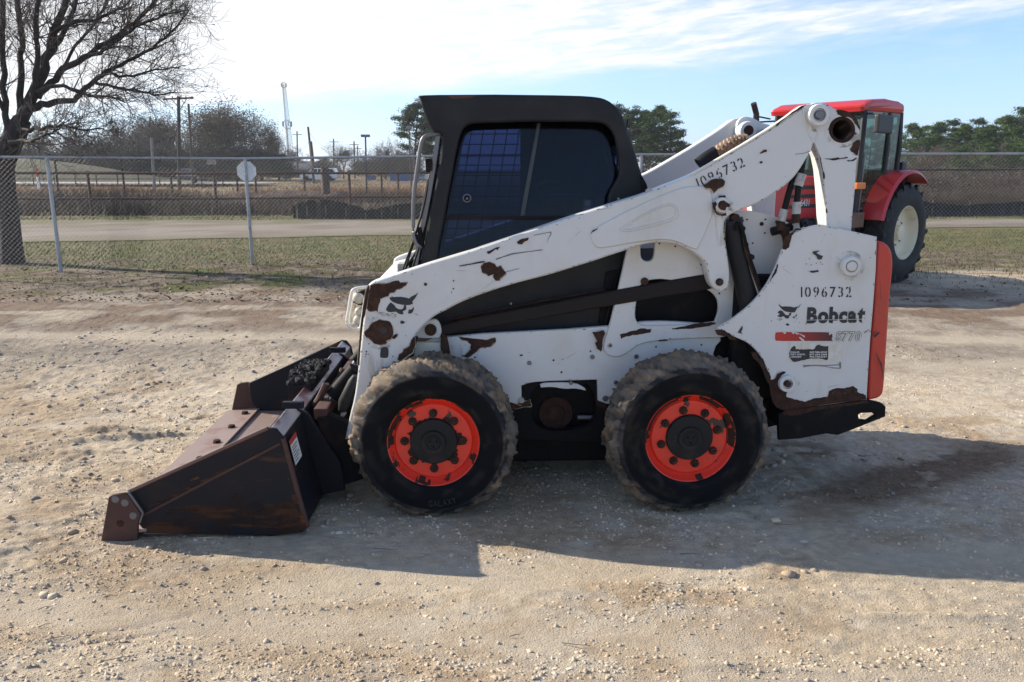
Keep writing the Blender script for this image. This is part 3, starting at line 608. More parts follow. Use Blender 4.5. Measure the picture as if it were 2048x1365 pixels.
# ---- lettering
def letters(s, bold=0):
    """one flat mesh per glyph (verts, tris), unit height baseline 0"""
    cu = bpy.data.curves.new('t', 'FONT'); cu.body = s; cu.offset = bold; cu.resolution_u = 4
    ob = bpy.data.objects.new('t', cu); me = bpy.data.meshes.new_from_object(ob); bpy.data.objects.remove(ob); bpy.data.curves.remove(cu)
    return me
def lettering(name, s, quad, v, mt, parent, bold=0, stencil=False, proud=.002, cuts=(), gap=1.0, shear=0, vcut=()):
    """quad: pixels of bottom-left, bottom-right, top-left of the written line"""
    mes = []; x = 0
    for ch in s:
        if ch == ' ': x += .35; continue
        me = letters(ch, bold); bm = bmesh.new(); bm.from_mesh(me); bpy.data.meshes.remove(me)
        xs = [q.co.x for q in bm.verts]; ys = [q.co.y for q in bm.verts]; x0, x1 = min(xs), max(xs)
        if stencil and ch not in '17':
            cxm = (x0+x1)/2; g = .035
            for s_ in (-g, g):
                bmesh.ops.bisect_plane(bm, geom=bm.verts[:]+bm.edges[:]+bm.faces[:], plane_co=(cxm+s_, 0, 0), plane_no=(1, 0, 0))
            kill = [f for f in bm.faces if abs(f.calc_center_median().x-cxm) < g]
            bmesh.ops.delete(bm, geom=kill, context='FACES')
        for q in bm.verts: q.co.x += x-x0
        x += (x1-x0)+.09*gap; mes.append(bm)
    V, F = [], []
    for bm in mes:
        bmesh.ops.triangulate(bm, faces=bm.faces); bm.verts.index_update(); o = len(V)
        V += [(q.co.x+shear*q.co.y, q.co.y) for q in bm.verts]; F += [[w.index+o for w in f.verts] for f in bm.faces]; bm.free()
    xm = max(q[0] for q in V); y0 = min(q[1] for q in V); y1 = max(q[1] for q in V)
    bm = bmesh.new(); vs = [bm.verts.new((q[0]/xm, (q[1]-y0)/(y1-y0), 0)) for q in V]
    for f in F:
        try: bm.faces.new([vs[i] for i in f])
        except ValueError: pass
    for (ax, lo, hi, a, b) in cuts:                # worn-off strips: axis, band, extent along the other axis
        no = (0, 1, 0) if ax == 'y' else (1, 0, 0); oth = (1, 0, 0) if ax == 'y' else (0, 1, 0)
        for val, n_ in ((lo, no), (hi, no), (a, oth), (b, oth)):
            bmesh.ops.bisect_plane(bm, geom=bm.verts[:]+bm.edges[:]+bm.faces[:], plane_co=tuple(val*k for k in n_), plane_no=n_)
        kill = []
        for f in bm.faces:
            c = f.calc_center_median(); p_, q_ = (c.y, c.x) if ax == 'y' else (c.x, c.y)
            if lo < p_ < hi and a < q_ < b: kill.append(f)
        bmesh.ops.delete(bm, geom=kill, context='FACES')
    (ax_, ay_), (bx_, by_), (tx_, ty_) = quad
    for q in bm.verts:
        X = ax_+(bx_-ax_)*q.co.x+(tx_-ax_)*q.co.y; Y = ay_+(by_-ay_)*q.co.x+(ty_-ay_)*q.co.y
        q.co = Vector(P(X, Y, v-proud))
    for f in bm.faces:
        f.normal_update()
        if f.normal.y > 0: f.normal_flip()
    return bm_obj(name, bm, mt, parent)
lettering('serial_number', '1096732', [(1602,595),(1703,595),(1602,574)], VP_, M['decalblack'], panel, .004, True, gap=2.2)
B_ = lambda p: crop(1540, 590, 8.029, p)
lettering('maker_name', 'Bobcat', [(1613,648),(1730,646),(1615,615)], VP_, M['decalblack'], panel, .05, gap=.35,
          cuts=[('y', .20, .235, 0, 1), ('y', .0, .16, .45, .555), ('y', .02, .26, .945, 1.0), ('y', .62, .65, .80, .90)])
st = flat('colour_stripe', chaikin(B_([(85,620),(105,598),(600,600),(960,602),(1000,620),(1010,660),(1000,690),(1018,742),(560,742),(100,744),(82,720)]), 80), VP_, M['stripe'], panel)
for k, q in enumerate([[(205,600),(260,600),(245,630),(225,625)],[(340,600),(410,600),(560,660),(560,690),(470,630),(440,640),(390,610),(375,635)],[(465,680),(500,690),(560,742),(520,742),(490,715)],[(950,602),(1000,600),(1015,640),(985,625),(965,650),(945,630)],[(1000,640),(1022,640),(1022,742),(1012,742),(990,690),(1005,690)]]):
    flat('paint_chip', B_(q), VP_, M['white'], panel, .0035, seed=60+k, amp=.5)
lettering('size_badge', 'S770', [(1671,683.5),(1723,683.5),(1671,663)], VP_, M['decalgrey'], panel, .05, shear=.16, gap=.3, cuts=[('x', .95, 1.0, .0, .4)])
lettering('size_badge', 'S770', [(1672.1,682.4),(1721.8,682.4),(1672.1,664.1)], VP_, M['white'], panel, .0, gap=1.41, shear=.16, proud=.003)
flat('old_sticker', B_([(300,770),(930,775),(1140,790),(1145,1060),(900,1065),(300,1070)]), VP_, M['yellowed'], panel, .0015, seed=70, amp=1)
flat('dealer_sticker', B_([(345,850),(390,815),(412,830),(410,870),(480,880),(560,878),(640,870),(690,880),(722,860),(740,820),(775,800),(830,820),(890,830),(935,815),(930,1040),(905,1055),(860,1035),(740,1022),(640,1028),(540,1050),(440,1070),(415,1082),(370,1075),(330,1030),(310,1000),(310,930)]), VP_, M['decalblack'], panel, .0025, seed=71, amp=.6)
for row, (a, b) in enumerate([('DALLAS', '469.586.6000'), ('FORT WORTH', '877.694.2308'), ('LONGVIEW', '903.758.5547')]):
    y = 935+row*38
    w = {0: 470, 1: 560, 2: 505}[row]
    lettering('sticker_text', a, B_([(330,y),(w,y),(330,y-28)]), VP_, M['decalwhite'], panel, .03, proud=.0035, gap=.5)
    lettering('sticker_text', b, B_([(635,y),(915,y),(635,y-28)]), VP_, M['decalwhite'], panel, .03, proud=.0035, gap=.5)
flat('gouge', B_([(535,1110),(550,1130),(700,1125),(900,1130),(1110,1120),(1115,1085),(1140,1080),(1145,1160),(1130,1190),(1000,1180),(880,1155),(700,1145),(560,1160),(540,1180)]), VP_, M['steel'], panel, .003, seed=72, amp=.4)
flat('gouge', B_([(580,1132),(860,1138),(1000,1165),(1115,1172),(1110,1135),(900,1142)]), VP_, M['white'], panel, .004)
flat('scratch', B_([(1510,610),(1585,555),(1580,568),(1522,616)]), VP_, M['decalblack'], panel, .003)
def cat_badge(polys, v, parent):
    for q in polys: flat('head_emblem', q, v, M['decalblack'], parent, .0022, seed=80, amp=.25)
cat_badge([B_(q) for q in ([(140,120),(150,150),(172,180),(200,190),(260,185),(330,190),(390,205),(420,195),(448,180),(430,225),(418,250),(400,282),(345,285),(310,280),(250,270),(190,230),(150,180)],
  [(160,252),(200,258),(222,290),(250,322),(300,332),(315,290),(345,288),(340,320),(312,345),(300,382),(250,380),(222,345),(170,362),(115,345),(150,322),(160,300),(130,300),(125,280)],
  [(365,340),(378,352),(402,348),(432,300),(430,345),(402,352),(390,382),(370,375)],[(252,478),(280,455),(310,475),(308,495),(262,495)],[(440,212),(500,150),(498,158),(450,214)],
  [(110,395),(165,378),(215,376),(165,384),(112,400)],[(140,410),(200,388),(202,392),(145,415)],[(418,376),(450,388),(448,392),(416,380)])], VP_, panel)
# ---- bumper and tailgate
bump_px = [(1568,821),(1734,800),(1764,807),(1772,814),(1771,834),(1703,861),(1676,871),(1653,868),(1630,872),(1600,878),(1558,881),(1556,830)]
bumper = plate('rear_bumper_plate', bump_px, VP_+.004, .03, M['dark'], LD, .004, smooth=False, holes=[[(1717,830),(1722,827),(1745,826),(1752,832),(1735,842),(1718,840)]])
mirror(bumper, 'rear_bumper_plate', LD, VP_+.004, .03)
rust('rust_patch', [(1568,822),(1735,801),(1736,808),(1700,812),(1640,820),(1600,830),(1566,832)], VP_+.004, M['rust'], bumper, seed=44, amp=1.5)
q0 = P(1690, 835, VP_); q1 = P(1560, 835, VP_); q2 = P(1770, 820, VP_)
box('rear_crossbeam', (q1[0], VP_+.04, q0[2]-.06), (q0[0]-.03, 2*VM-VP_-.04, q0[2]+.03), M['dark'], LD, .01)
tg = [(1755,483),(1766,484),(1776,490),(1784,501),(1787,520),(1786,545),(1781,590),(1776,665),(1771,743),(1768,784),(1763,793),(1753,799),(1735,801),(1741,693),(1748,608)]
tl = chaikin(L2(tg, VP_+.03))
plate_local('tailgate', [tl], VP_+.03, 2*VM-2*VP_-.06, M['orange'], LD, .012)
for q in [[(1742,480),(1753,482),(1746,608),(1738,720),(1734,798),(1731,798)]]: plate('tailgate_gap', q, VP_+.025, .02, M['dark'], LD, .002)  # dark strip standing in for the shaded gap beside the tailgate
for q in [[(1746,672),(1758,664),(1760,666),(1750,676)],[(1758,540),(1763,600),(1762,600)],[(1750,700),(1764,730),(1768,765),(1762,735)]]:
    flat('scratch', q, VP_+.03, M['decalblack'], LD.children[-2] if False else bumper, .016)
# ---- rear upright (box post) carrying the arm pivot
up_px = [(1612,220),(1622,208),(1635,204),(1656,209),(1674,221),(1690,224),(1704,231),(1714,240),(1719,254),(1719,272),(1712,288),(1703,296),(1706,306),(1717,313),(1713,324),(1709,390),(1703,452),(1700,520),(1660,520),(1655,480),(1652,448),(1649,385),(1645,340),(1640,315),(1634,298),(1628,286),(1618,262),(1612,240)]
tubehole = circ_px(1684, 260, 22, 24, 24)
VU = VA+.012
upr = plate('rear_upright', up_px, VU, .03, M['white'], LD, .004, holes=[tubehole])
fl_ = L2([(1628,286),(1634,298),(1640,315),(1645,340),(1649,385),(1652,448),(1655,500)], VU)
V = [(u, VU+.03, w) for u, w in fl_]+[(u, VU+.11, w) for u, w in fl_]+[(u+.012, VU+.03, w) for u, w in fl_]+[(u+.012, VU+.11, w) for u, w in fl_]; n_ = len(fl_)
F = []
for i in range(n_-1): F += [(i, i+1, n_+i+1, n_+i), (2*n_+i, 3*n_+i, 3*n_+i+1, 2*n_+i+1), (n_+i, n_+i+1, 3*n_+i+1, 3*n_+i), (i, 2*n_+i, 2*n_+i+1, i+1)]
mesh('upright_web', V, F, M['white'], LD)
upr2 = mirror(upr, 'rear_upright', LD, VU, .03)
w2 = [(u, 2*VM-VU-.11, w) for u, w in fl_]+[(u, 2*VM-VU-.03, w) for u, w in fl_]
mesh('upright_web', w2+[(a+.012, b, c_) for a, b, c_ in w2], F, M['white'], LD)
plate_local('rear_upright', [L2(chaikin(up_px), VU)], 2*VM-VU-.14, .03, M['white'], LD, .004)
plate('rear_upright', up_px, VU+.11, .02, M['white'], LD, .003, holes=[tubehole])
c = P(1684, 260, VU); r = P(1706, 260, VU)[0]-c[0]
lathe('cross_tube', [(r, -.006), (r*1.04, -.008), (r*1.04, 2*VM-2*VU+.0), (r*.86, 2*VM-2*VU), (r*.86, .0), (r, -.006)], M['rust'], LD, 32, c)
H_ = lambda p: crop(1500, 190, 4.709, p)
for k, q in enumerate([[(812,150),(840,140),(880,145),(930,165),(975,195),(1010,235),(1030,290),(1036,335),(1015,305),(985,268),(965,235),(940,215),(890,212),(850,195),(828,190)],[(1036,425),(1000,430),(968,455),(940,515),(955,540),(985,552),(995,570),(1018,560),(1030,500)],
  [(690,602),(760,600),(830,590),(850,598),(915,583),(922,597),(870,602),(820,612),(780,618),(740,608)],[(910,618),(960,616),(1004,588),(1006,605),(975,625),(925,630)],[(655,565),(668,600),(680,680),(702,740),(705,790),(690,795),(684,720),(664,640)],[(712,1070),(725,1075),(732,1110),(716,1115)],[(548,335),(580,330),(578,360),(560,352)],[(985,355),(1005,355),(1000,375),(988,372)],[(732,320),(742,320),(740,332),(734,332)]]):
    rust('rust_patch', H_(q), VU, M['rust'], upr, .002+.0004*k, seed=90+k, amp=1 if k < 2 else .5)
ringpx = circ_px(1684, 260, 26.5, 28)+[(1684+26.5, 260.01)]+[(1684+21.8*math.cos(-2*math.pi*i/28), 260+21.8*math.sin(-2*math.pi*i/28)) for i in range(29)]
rust('rust_patch', ringpx, VU, M['rust'], upr, .0015)
# ---- lift arms
arm_px = [(746,564),(780,553),(860,527),(940,503),(1060,462),(1151,431),(1240,403),(1294,387),(1327,372),(1382,352),(1431,324),(1494,287),(1536,261),(1575,236),(1604,214),(1618,207),(1634,212),(1640,240),(1631,285),(1614,317),(1595,348),(1576,368),(1556,383),(1517,407),(1490,418),(1465,427),(1452,437),(1448,450),(1451,480),(1456,515),(1460,544),(1459,571),(1452,581),(1441,585),(1430,580),(1421,569),(1416,548),(1412,528),(1404,518),(1394,510),(1382,502),(1359,490),(1339,486),(1314,485),(1282,490),(1249,502),(1180,525),(1099,550),(1040,565),(1002,576),(960,590),(932,601),(910,611),(891,622),(875,629),(858,641),(842,657),(828,676),(818,697),(806,714),(795,740),(785,800),(782,880),(690,880),(700,830),(708,800),(714,761),(719,711),(725,658),(729,620),(733,590),(737,570)]
arm = plate('lift_arm', arm_px, VA, .10, M['white'], LD, .010, thr=44)
arm2 = mirror(arm, 'lift_arm', LD, VA, .10)
# raised cast section and its teardrop recess
tear = [(1180,470),(1186,459),(1215,443),(1245,427),(1292,404),(1330,388),(1372,372),(1420,372),(1430,420),(1410,470),(1395,500),(1382,498),(1359,486),(1339,481),(1314,480),(1260,488),(1215,496),(1195,498),(1184,486)]
plate('arm_casting', tear, VA-.008, .016, M['white'], arm, .006, thr=70)
rim_ = [(1238,460),(1256,447),(1290,426),(1320,412),(1340,406),(1350,410),(1357,422),(1356,434),(1345,443),(1310,453),(1275,461),(1252,466)]
inner_ = [(1247,459),(1262,448),(1292,430),(1322,416),(1339,411),(1347,414),(1352,423),(1351,431),(1342,438),(1308,448),(1274,456),(1256,460)]
plate('arm_casting', rim_, VA-.0135, .008, M['white'], arm, .0035, thr=80, holes=[inner_])
A4 = lambda p: crop(680, 560, 7.582, p)
for k, q in enumerate([
  A4([(430,250),(440,160),(470,80),(520,60),(720,55),(890,12),(915,45),(1030,40),(1000,85),(940,125),(865,145),(830,185),(765,195),(735,245),(610,290),(605,340),(585,380),(570,490),(540,465),(490,480),(430,470),(410,440)]),
  A4([(368,800),(430,740),(455,690),(490,650),(560,625),(600,600),(640,615),(740,630),(790,700),(805,780),(800,850),(770,900),(690,930),(715,945),(690,975),(600,985),(530,970),(460,910),(400,870)]),
  A4([(875,1205),(900,1130),(945,1105),(960,1060),(1050,1010),(1075,930),(1130,860),(1140,1000),(1100,1100),(990,1170),(920,1225)]),
  A4([(785,885),(830,830),(880,825),(860,870),(820,905)]),
  crop(640, 480, 3.591, [(1155,190),(1180,165),(1220,158),(1255,175),(1270,195),(1300,185),(1320,220),(1338,240),(1310,265),(1290,290),(1262,295),(1245,270),(1250,245),(1210,260),(1165,235)]),
  crop(780, 170, 3.5, [(888,1100),(915,1082),(972,1070),(965,1088),(940,1100),(925,1118),(895,1114)]),
  crop(780, 170, 3.5, [(678,1168),(700,1162),(740,1140),(772,1134),(752,1160),(740,1150),(702,1180),(684,1184)]),
  crop(1120, 180, 4.014, [(1150,770),(1200,735),(1250,715),(1300,712),(1325,735),(1310,775),(1265,795),(1235,830),(1215,800),(1165,785)]),
  A4([(420,110),(440,75),(440,200),(400,420),(345,650),(330,760),(318,900),(300,1100),(285,1290),(268,1290),(285,1080),(300,880),(318,640),(350,420),(385,200)]),
  crop(1120, 180, 4.014, [(1275,850),(1330,848),(1328,885),(1270,888)]),
  crop(640, 480, 3.591, [(1000,188),(1060,175),(1110,165),(1180,152),(1185,160),(1120,172),(1060,182),(1004,194)]),
  crop(1500, 190, 4.709, [(95,548),(130,520),(160,518),(160,535),(120,548),(100,562)]),
  crop(1500, 190, 4.709, [(90,628),(118,625),(115,645),(92,645)]),
  crop(1500, 190, 4.709, [(330,215),(400,160),(480,108),(530,92),(525,102),(430,160),(360,205),(300,250),(265,290),(240,285)]),
  crop(780, 170, 3.5, [(1408,1035),(1425,1015),(1455,1002),(1448,1015),(1420,1030),(1410,1045)])]):
    rust('rust_patch', q, VA if k not in (7, 9, 14) else VA-.0095, M['rust'], arm, .002+.0003*k, seed=120+k, amp=1.4 if k in (0, 1, 2, 4, 7) else .6)
for q in (crop(640,480,3.591,[(1120,395),(1240,295),(1255,285),(1250,292),(1135,395)]), crop(640,480,3.591,[(1265,135),(1390,100),(1590,70),(1595,73),(1392,104),(1268,139)]), crop(780,170,3.5,[(740,1222),(850,1180),(1070,1155),(1072,1158),(852,1184),(744,1226)]),
          crop(1500,190,4.709,[(425,558),(500,550),(595,520),(598,524),(502,555),(428,563)]), A4([(1475,330),(1660,255),(1660,260),(1480,335)]), crop(780,170,3.5,[(1005,1052),(1128,1028),(1130,1045),(1092,1112),(1125,1042),(1120,1034),(1006,1056)]), crop(780,170,3.5,[(800,1310),(905,1285),(906,1288),(803,1314)])):
    flat('scratch', q, VA, M['yellowed'] if q[0][0] < 960 and q[0][1] > 580 else M['decalgrey'], arm, .003)
for x, y, rr in [(851,569,3.4),(907,562,1.7),(907,578,1.7),(903,585,1.2),(824,549,1.0),(1159,437,.9),(1114,450,1.2)]: flat('bolt_hole', circ_px(x, y, rr, 10), VA, M['decalblack'], arm)
flat('slot_hole', chaikin(A4([(615,1050),(640,1020),(710,1020),(738,1045),(735,1150),(720,1188),(620,1185),(605,1165)]), 80), VA, M['decalblack'], arm)
for q in [(400,1090,14),(395,1130,12),(430,1130,8),(470,1160,6),(385,1165,9),(435,972,10),(505,580,9),(800,1165,10),(470,1200,6)]:
    x, y = A4([q[:2]])[0]; flat('paint_chip', jag(circ_px(x, y, q[2]/7.6, 7), .5, 1, int(q[0])), VA, M['rust'], arm)
b_ = A4([(660,770)])[0]
c = P(*b_, VA); s_ = 1/395
lathe('pin_bushing', [(7*s_, .03), (7.5*s_, -.004), (17*s_, -.006), (18.5*s_, -.002), (18.5*s_, .01)], M['rust'], arm, 28, c); flat('pin_hole', circ_px(b_[0], b_[1], 7.4, 18), VA, M['decalblack'], arm, .0025)
cat_badge([A4(q) for q in ([(745,265),(785,268),(780,245),(810,265),(860,258),(920,258),(990,268),(1045,285),(1080,255),(1145,225),(1190,185),(1165,235),(1140,280),(1098,330),(1105,365),(1060,383),(1010,385),(975,382),(940,378),(870,365),(800,335),(760,300)],
  [(770,340),(825,385),(850,425),(890,447),(930,450),(960,430),(972,384),(1003,388),(1005,450),(990,460),(950,480),(965,520),(930,527),(890,515),(850,485),(770,492),(725,485),(695,455),(715,410),(740,370)],
  [(1040,455),(1085,450),(1105,425),(1118,410),(1120,450),(1095,500),(1060,515),(1030,512)],[(915,625),(945,618),(990,640),(960,670),(915,665)],[(770,518),(815,506),(816,511),(772,524)],[(805,545),(848,518),(852,524),(808,549)],[(822,570),(856,545),(860,549),(826,573)],[(1138,515),(1182,532),(1180,537),(1136,519)])], VA, arm)
lettering('serial_number', '1096732', [(1398,377),(1491,333),(1391,358)], VA, M['decalblack'], arm, .004, True, gap=2.2, cuts=[('y', 0, .42, .12, .44)])
# pivots
boss(1635, 231, 21.5, VA-.006, mt='white', inner='steel', ri=.42)
bp = boss(1442, 410, 15, VA-.004, inner='rust', ri=.5)
rust('rust_patch', crop(1120,180,4.014,[(1222,905),(1250,895),(1262,915),(1248,945),(1262,990),(1300,1000),(1330,985),(1338,1012),(1300,1015),(1255,1000),(1228,950)]), VA-.03, M['rust'], bp, .001, seed=150, amp=.8)
rust('rust_patch', crop(1120,180,4.014,[(1290,900),(1340,905),(1366,920),(1362,945),(1340,940),(1325,970),(1285,960),(1275,930)]), VA-.04, M['rust'], bp, .001, seed=151, amp=.8)
disc('pin_bolt', 1440, 565, 7.5, VA-.012, .02, M['rust'], arm, 14)
flat('pin_hole', circ_px(1440.5, 565, 3.2, 10), VA-.012, M['decalblack'], arm)
ed = L2([(1604,214),(1612,250),(1620,275),(1631,287)], VA)
tube('arm_edge_weld', [(u, VA-.001, w) for u, w in ed], .004, M['white'], arm, 6, 1)
tube('arm_edge_weld', [(u, VA+.003, w+.002) for u, w in L2([(1382,352),(1431,324),(1494,287),(1536,261),(1575,236),(1604,214)], VA)], .005, M['cream'], arm, 6, 1)
# far arm: inner collar
cf = P(1492, 262, 1.31); Rf = P(1510, 262, 1.31)[0]-cf[0]; cf = (cf[0], cf[1]-arm2.location.y, cf[2])
fc = lathe('pin_collar', [(0, -.03), (Rf*.5, -.03), (Rf*.55, -.05), (Rf*.9, -.05), (Rf, -.04), (Rf, .07)], M['white'], arm2, 26, cf)
lathe('pin_bolt', [(0, -.055), (Rf*.5, -.055), (Rf*.62, -.04)], M['rust'], arm2, 9, cf)
tube('hose_wrap', [P(1398,330,.62), P(1412,318,.62), P(1432,306,.62)], .038, M['rubber'], LD, 10, 2)
sp = []
for i in range(90):
    t = i/89; b = Vector(P(1428,309,.62)).lerp(Vector(P(1492,283,.62)), t); b.z += .02*math.sin(t*3.1)
    sp.append((b.x, b.y+.026*math.sin(t*58), b.z+.026*math.cos(t*58)))
tube('spiral_guard', sp, .013, mat('tan_spiral_wrap', (.30, .19, .12), [((.14, .09, .06), 12, .5, .7)], .6), LD, 6)
disc('lift_eye', 1299, 384, 7, VA+.02, .02, M['greyplastic'], LD, 14)
# front crossmember between the arms, with the light guard on its face
cr = L2([(742,575),(800,560),(800,640),(735,640)], VA)
plate_local('arm_crossmember', [cr], VA+.1, 2*VM-2*VA-.2, M['white'], LD, .01)
VG = VA+.10
def ringtube(name, px, v, r, mt, parent): 
    p = [P(x, y, v) for x, y in px]; return tube(name, p+[p[0]], r, mt, parent, 8, 2, caps=False)
lg = part('light_guard', LD)
gpx = A4([(420,110),(330,115),(240,130),(195,150),(175,185),(155,280),(135,420),(115,520),(98,650),(120,690),(200,740),(310,752),(335,600),(370,350)])
ringtube('guard_hoop', gpx, VG-.02, .0075, M['white'], lg); ringtube('guard_hoop', [(x+7, y) for x, y in gpx], VG+.12, .008, M['cream'], lg)
for y in (150, 690): 
    x = A4([(200 if y == 150 else 150, y)])[0]; tube('guard_hoop', [P(*x, VG-.02), P(x[0]+7, x[1], VG+.12)], .008, M['cream'], lg, 8)
box('lamp_back', P(714, 640, VG+.13), (P(733, 585, VG+.13)[0], VG+.15, P(733, 583, VG+.13)[2]), M['cream'], lg, .004)
for y, r in ((595, 13), (622, 9), (640, 12)):
    c = P(719, y, VG+.05); R = r/395
    la = lathe('lamp', [(0, -.045), (R*.6, -.04), (R*.95, -.028), (R, -.02), (R*.8, .03), (R*.45, .05), (0, .055)], M['greyplastic'], lg, 14, c)
    tube('lamp_bracket', [(c[0]-.01, c[1], c[2]-R), (c[0]+.04, c[1]+.02, c[2]-R*1.1)], .008, M['dark'], lg, 6)
plate('lamp_shroud', A4([(200,230),(240,300),(260,340),(330,380),(300,290),(270,180),(380,160),(370,330),(310,390),(200,350)]), VG+.02, .01, M['dark'], lg, .002)
# ---- control link, its front ear, lift cylinder, hoses
plate('control_link', [(872,660),(876,652),(950,635),(1100,607),(1237,580),(1412,549),(1445,545),(1448,566),(1432,578),(1330,594),(1229,611),(1100,634),(950,660),(885,672)], VA+.108, .035, M['link'], LD, .006)
plate('link_ear', crop(800,560,4.015,[(180,350),(270,310),(310,330),(330,380),(335,430),(320,468),(240,470),(180,470),(120,465),(110,440)]), VA+.095, .02, M['white'], LD, .003)
disc('pin_bolt', 861, 661, 12, VA+.08, .02, M['rust'], LD, 18)
box('ear_bracket', (P(828,680,VC)[0], VC-.04, P(828,716,VC)[2]), (P(884,680,VC)[0], VC-.01, P(884,682,VC)[2]), M['cream'], LD, .004)
plate('bracket_strap', [(882,668),(893,672),(900,700),(898,712),(888,712),(880,700)], VC-.05, .02, M['rust'], LD, .003)
plate('bracket_strap', [(826,672),(836,674),(826,716),(812,722)], VC-.05, .02, M['rust'], LD, .003)
lc = [P(1463,440,VA+.06), P(1496,600,VA+.06), P(1520,700,VA+.06)]
d_ = Vector(lc[2])-Vector(lc[0])
tube('lift_cylinder', [lc[0], tuple(Vector(lc[0])+d_*.03), tuple(Vector(lc[0])+d_*.031), lc[1], lc[2]], [.055, .058, .051, .051, .051], M['black'], LD, 22)
disc('bolt', 1472, 436, 8, VA+.01, .05, M['rust'], LD, 12)
tube('cylinder_line', [P(1470,462,VA), P(1472,448,VA), P(1478,446,VA), P(1483,455,VA), P(1490,480,VA), P(1500,520,VA), P(1512,555,VA), P(1525,590,VA)], .009, M['dark'], LD, 8, 2)
tube('cylinder_line', [P(1487,470,VA+.005), P(1494,505,VA+.005), P(1508,545,VA+.005), P(1520,580,VA+.005)], [.011,.013,.013,.011], M['rust'], LD, 8)
tube('cylinder_line', [P(1480,468,VA+.02), P(1494,516,VA+.02), P(1518,590,VA+.02)], .006, M['sleeve'], LD, 8)
for a in ((1486,458),(1492,490),(1504,515)): disc('line_clamp', *a, 6, VA-.005, .03, M['rubber'], LD, 8)
for (x0, y0, x1, y1, x2, y2, dv) in [(1562,455,1573,400,1592,340,.05),(1592,440,1594,395,1606,320,.03)]:
    hs = tube('hydraulic_hose', [P(x0,y0,VA+dv), P(x1,y1,VA+dv), P(x2,y2,VA+dv), P(x2+8,y2-40,VA+dv+.04)], .0155, M['rubber'], LD, 12, 2)
    a = P(x0+.5,y0-12,VA+dv); b = P(x0+7 if x0 < 1580 else x0+1,y0-36,VA+dv)
    tube('hose_sleeve', [a, b], .021, M['sleeve'], hs, 12)
    tube('hose_fitting', [P(x0-2,y0+6,VA+dv), P(x0,y0-10,VA+dv)], [.024,.02], M['rust'], hs, 8)
tube('hose_sleeve', [P(1596,372,VA+.03), P(1604,348,VA+.03)], .023, M['sleeve'], LD, 12)
tube('hose_coupling', [P(1543,464,VA+.06), P(1575,456,VA+.06), P(1602,448,VA+.06)], .022, M['dark'], LD, 8)
tube('hose_coupling', [P(1558,440,VA+.055), P(1570,468,VA+.055)], .022, M['rust'], LD, 8)
tube('hose_coupling', [P(1570,455,VA+.05), P(1573,498,VA+.05)], [.024,.014], M['rust'], LD, 8)
tube('hose_coupling', [P(1590,446,VA+.05), P(1594,466,VA+.05)], .02, M['sleeve'], LD, 8)
# ---- cab
cab = part('cab', LD)
cab_px = [(836,193),(840,190),(990,189),(1149,191),(1194,194),(1210,198),(1226,207),(1240,222),(1249,240),(1256,262),(1263,282),(1271,306),(1283,347),(1291,370),(1296,400),(1262,470),(1240,545),(1215,658),(880,673),(850,672),(832,620),(841,524),(851,479),(864,400),(874,353),(881,310),(886,268),(878,264),(866,264),(857,250),(850,233),(843,213)]
winpx = [(922,266),(928,255),(938,248),(951,246),(1066,243),(1194,244),(1208,247),(1219,255),(1228,268),(1233,285),(1237,307),(1240,335),(1238,352),(1230,368),(1221,380),(1216,400),(1205,480),(874,524),(880,487),(890,433),(898,385),(906,341),(914,295)]
cl = [L2(chaikin(cab_px, 44), VB), L2(chaikin(winpx, 44), VB)]
plate_local('cab_side', cl, VB, .045, M['black'], cab, .012)
plate_local('cab_side', cl, 2*VM-VB-.045, .045, M['black'], cab, .012)
outer = chaikin(cab_px[:13], 60); oc = L2(cab_px[:14], VB); oc = chaikin(oc+[(oc[-1][0]-.01, oc[-1][1]-.01)], 60)[:-2]
def band(name, prof, v0, v1, th, mt, parent):
    V, F = [], []; n = len(prof)
    cx_ = sum(p_[0] for p_ in prof)/n; 
    for k in range(n):
        a = prof[max(k-1, 0)]; b = prof[min(k+1, n-1)]; d = Vector((b[0]-a[0], b[1]-a[1])).normalized(); nx, nz = d.y, -d.x
        for (vv, s) in ((v0, 0), (v1, 0), (v1, th), (v0, th)): V.append((prof[k][0]+nx*s, vv, prof[k][1]+nz*s))
    for k in range(n-1):
        for e in range(4): F.append((k*4+e, k*4+(e+1) % 4, (k+1)*4+(e+1) % 4, (k+1)*4+e))
    F += [(0, 3, 2, 1), (4*n-4, 4*n-3, 4*n-2, 4*n-1)]
    o = mesh(name, V, F, mt, parent); bm = bmesh.new(); bm.from_mesh(o.data); bmesh.ops.recalc_face_normals(bm, faces=bm.faces); bm.to_mesh(o.data); bm.free(); return o
roof = L2([(838,194),(842,191.5),(990,190.5),(1149,192.5),(1194,196),(1210,200),(1225,209),(1238,224),(1247,242),(1254,264),(1261,284)], VB)
band('cab_roof', roof, VB+.03, 2*VM-VB-.03, .03, M['black'], cab)
rear = L2([(1254,264),(1269,306),(1281,347),(1289,370),(1293,400)], VB)
band('cab_rear_frame', rear, VB+.03, VB+.12, .04, M['black'], cab); band('cab_rear_frame', rear, 2*VM-VB-.12, 2*VM-VB-.03, .04, M['black'], cab)
plate('cab_hinge', [(1284,352),(1296,372),(1298,398),(1286,400)], VB-.02, .05, M['dark'], cab, .004)
wbig = [(1060+(x-1060)*1.045, 375+(y-375)*1.05) for x, y in winpx]
gl = plate_local('side_window', [L2(chaikin(wbig, 44), VB)], VB+.028, .006, M['glass'], cab, .001)
plate_local('side_window', [L2(chaikin(winpx, 44), VB)], 2*VM-VB-.034, .006, M['gfar'], cab, .001)
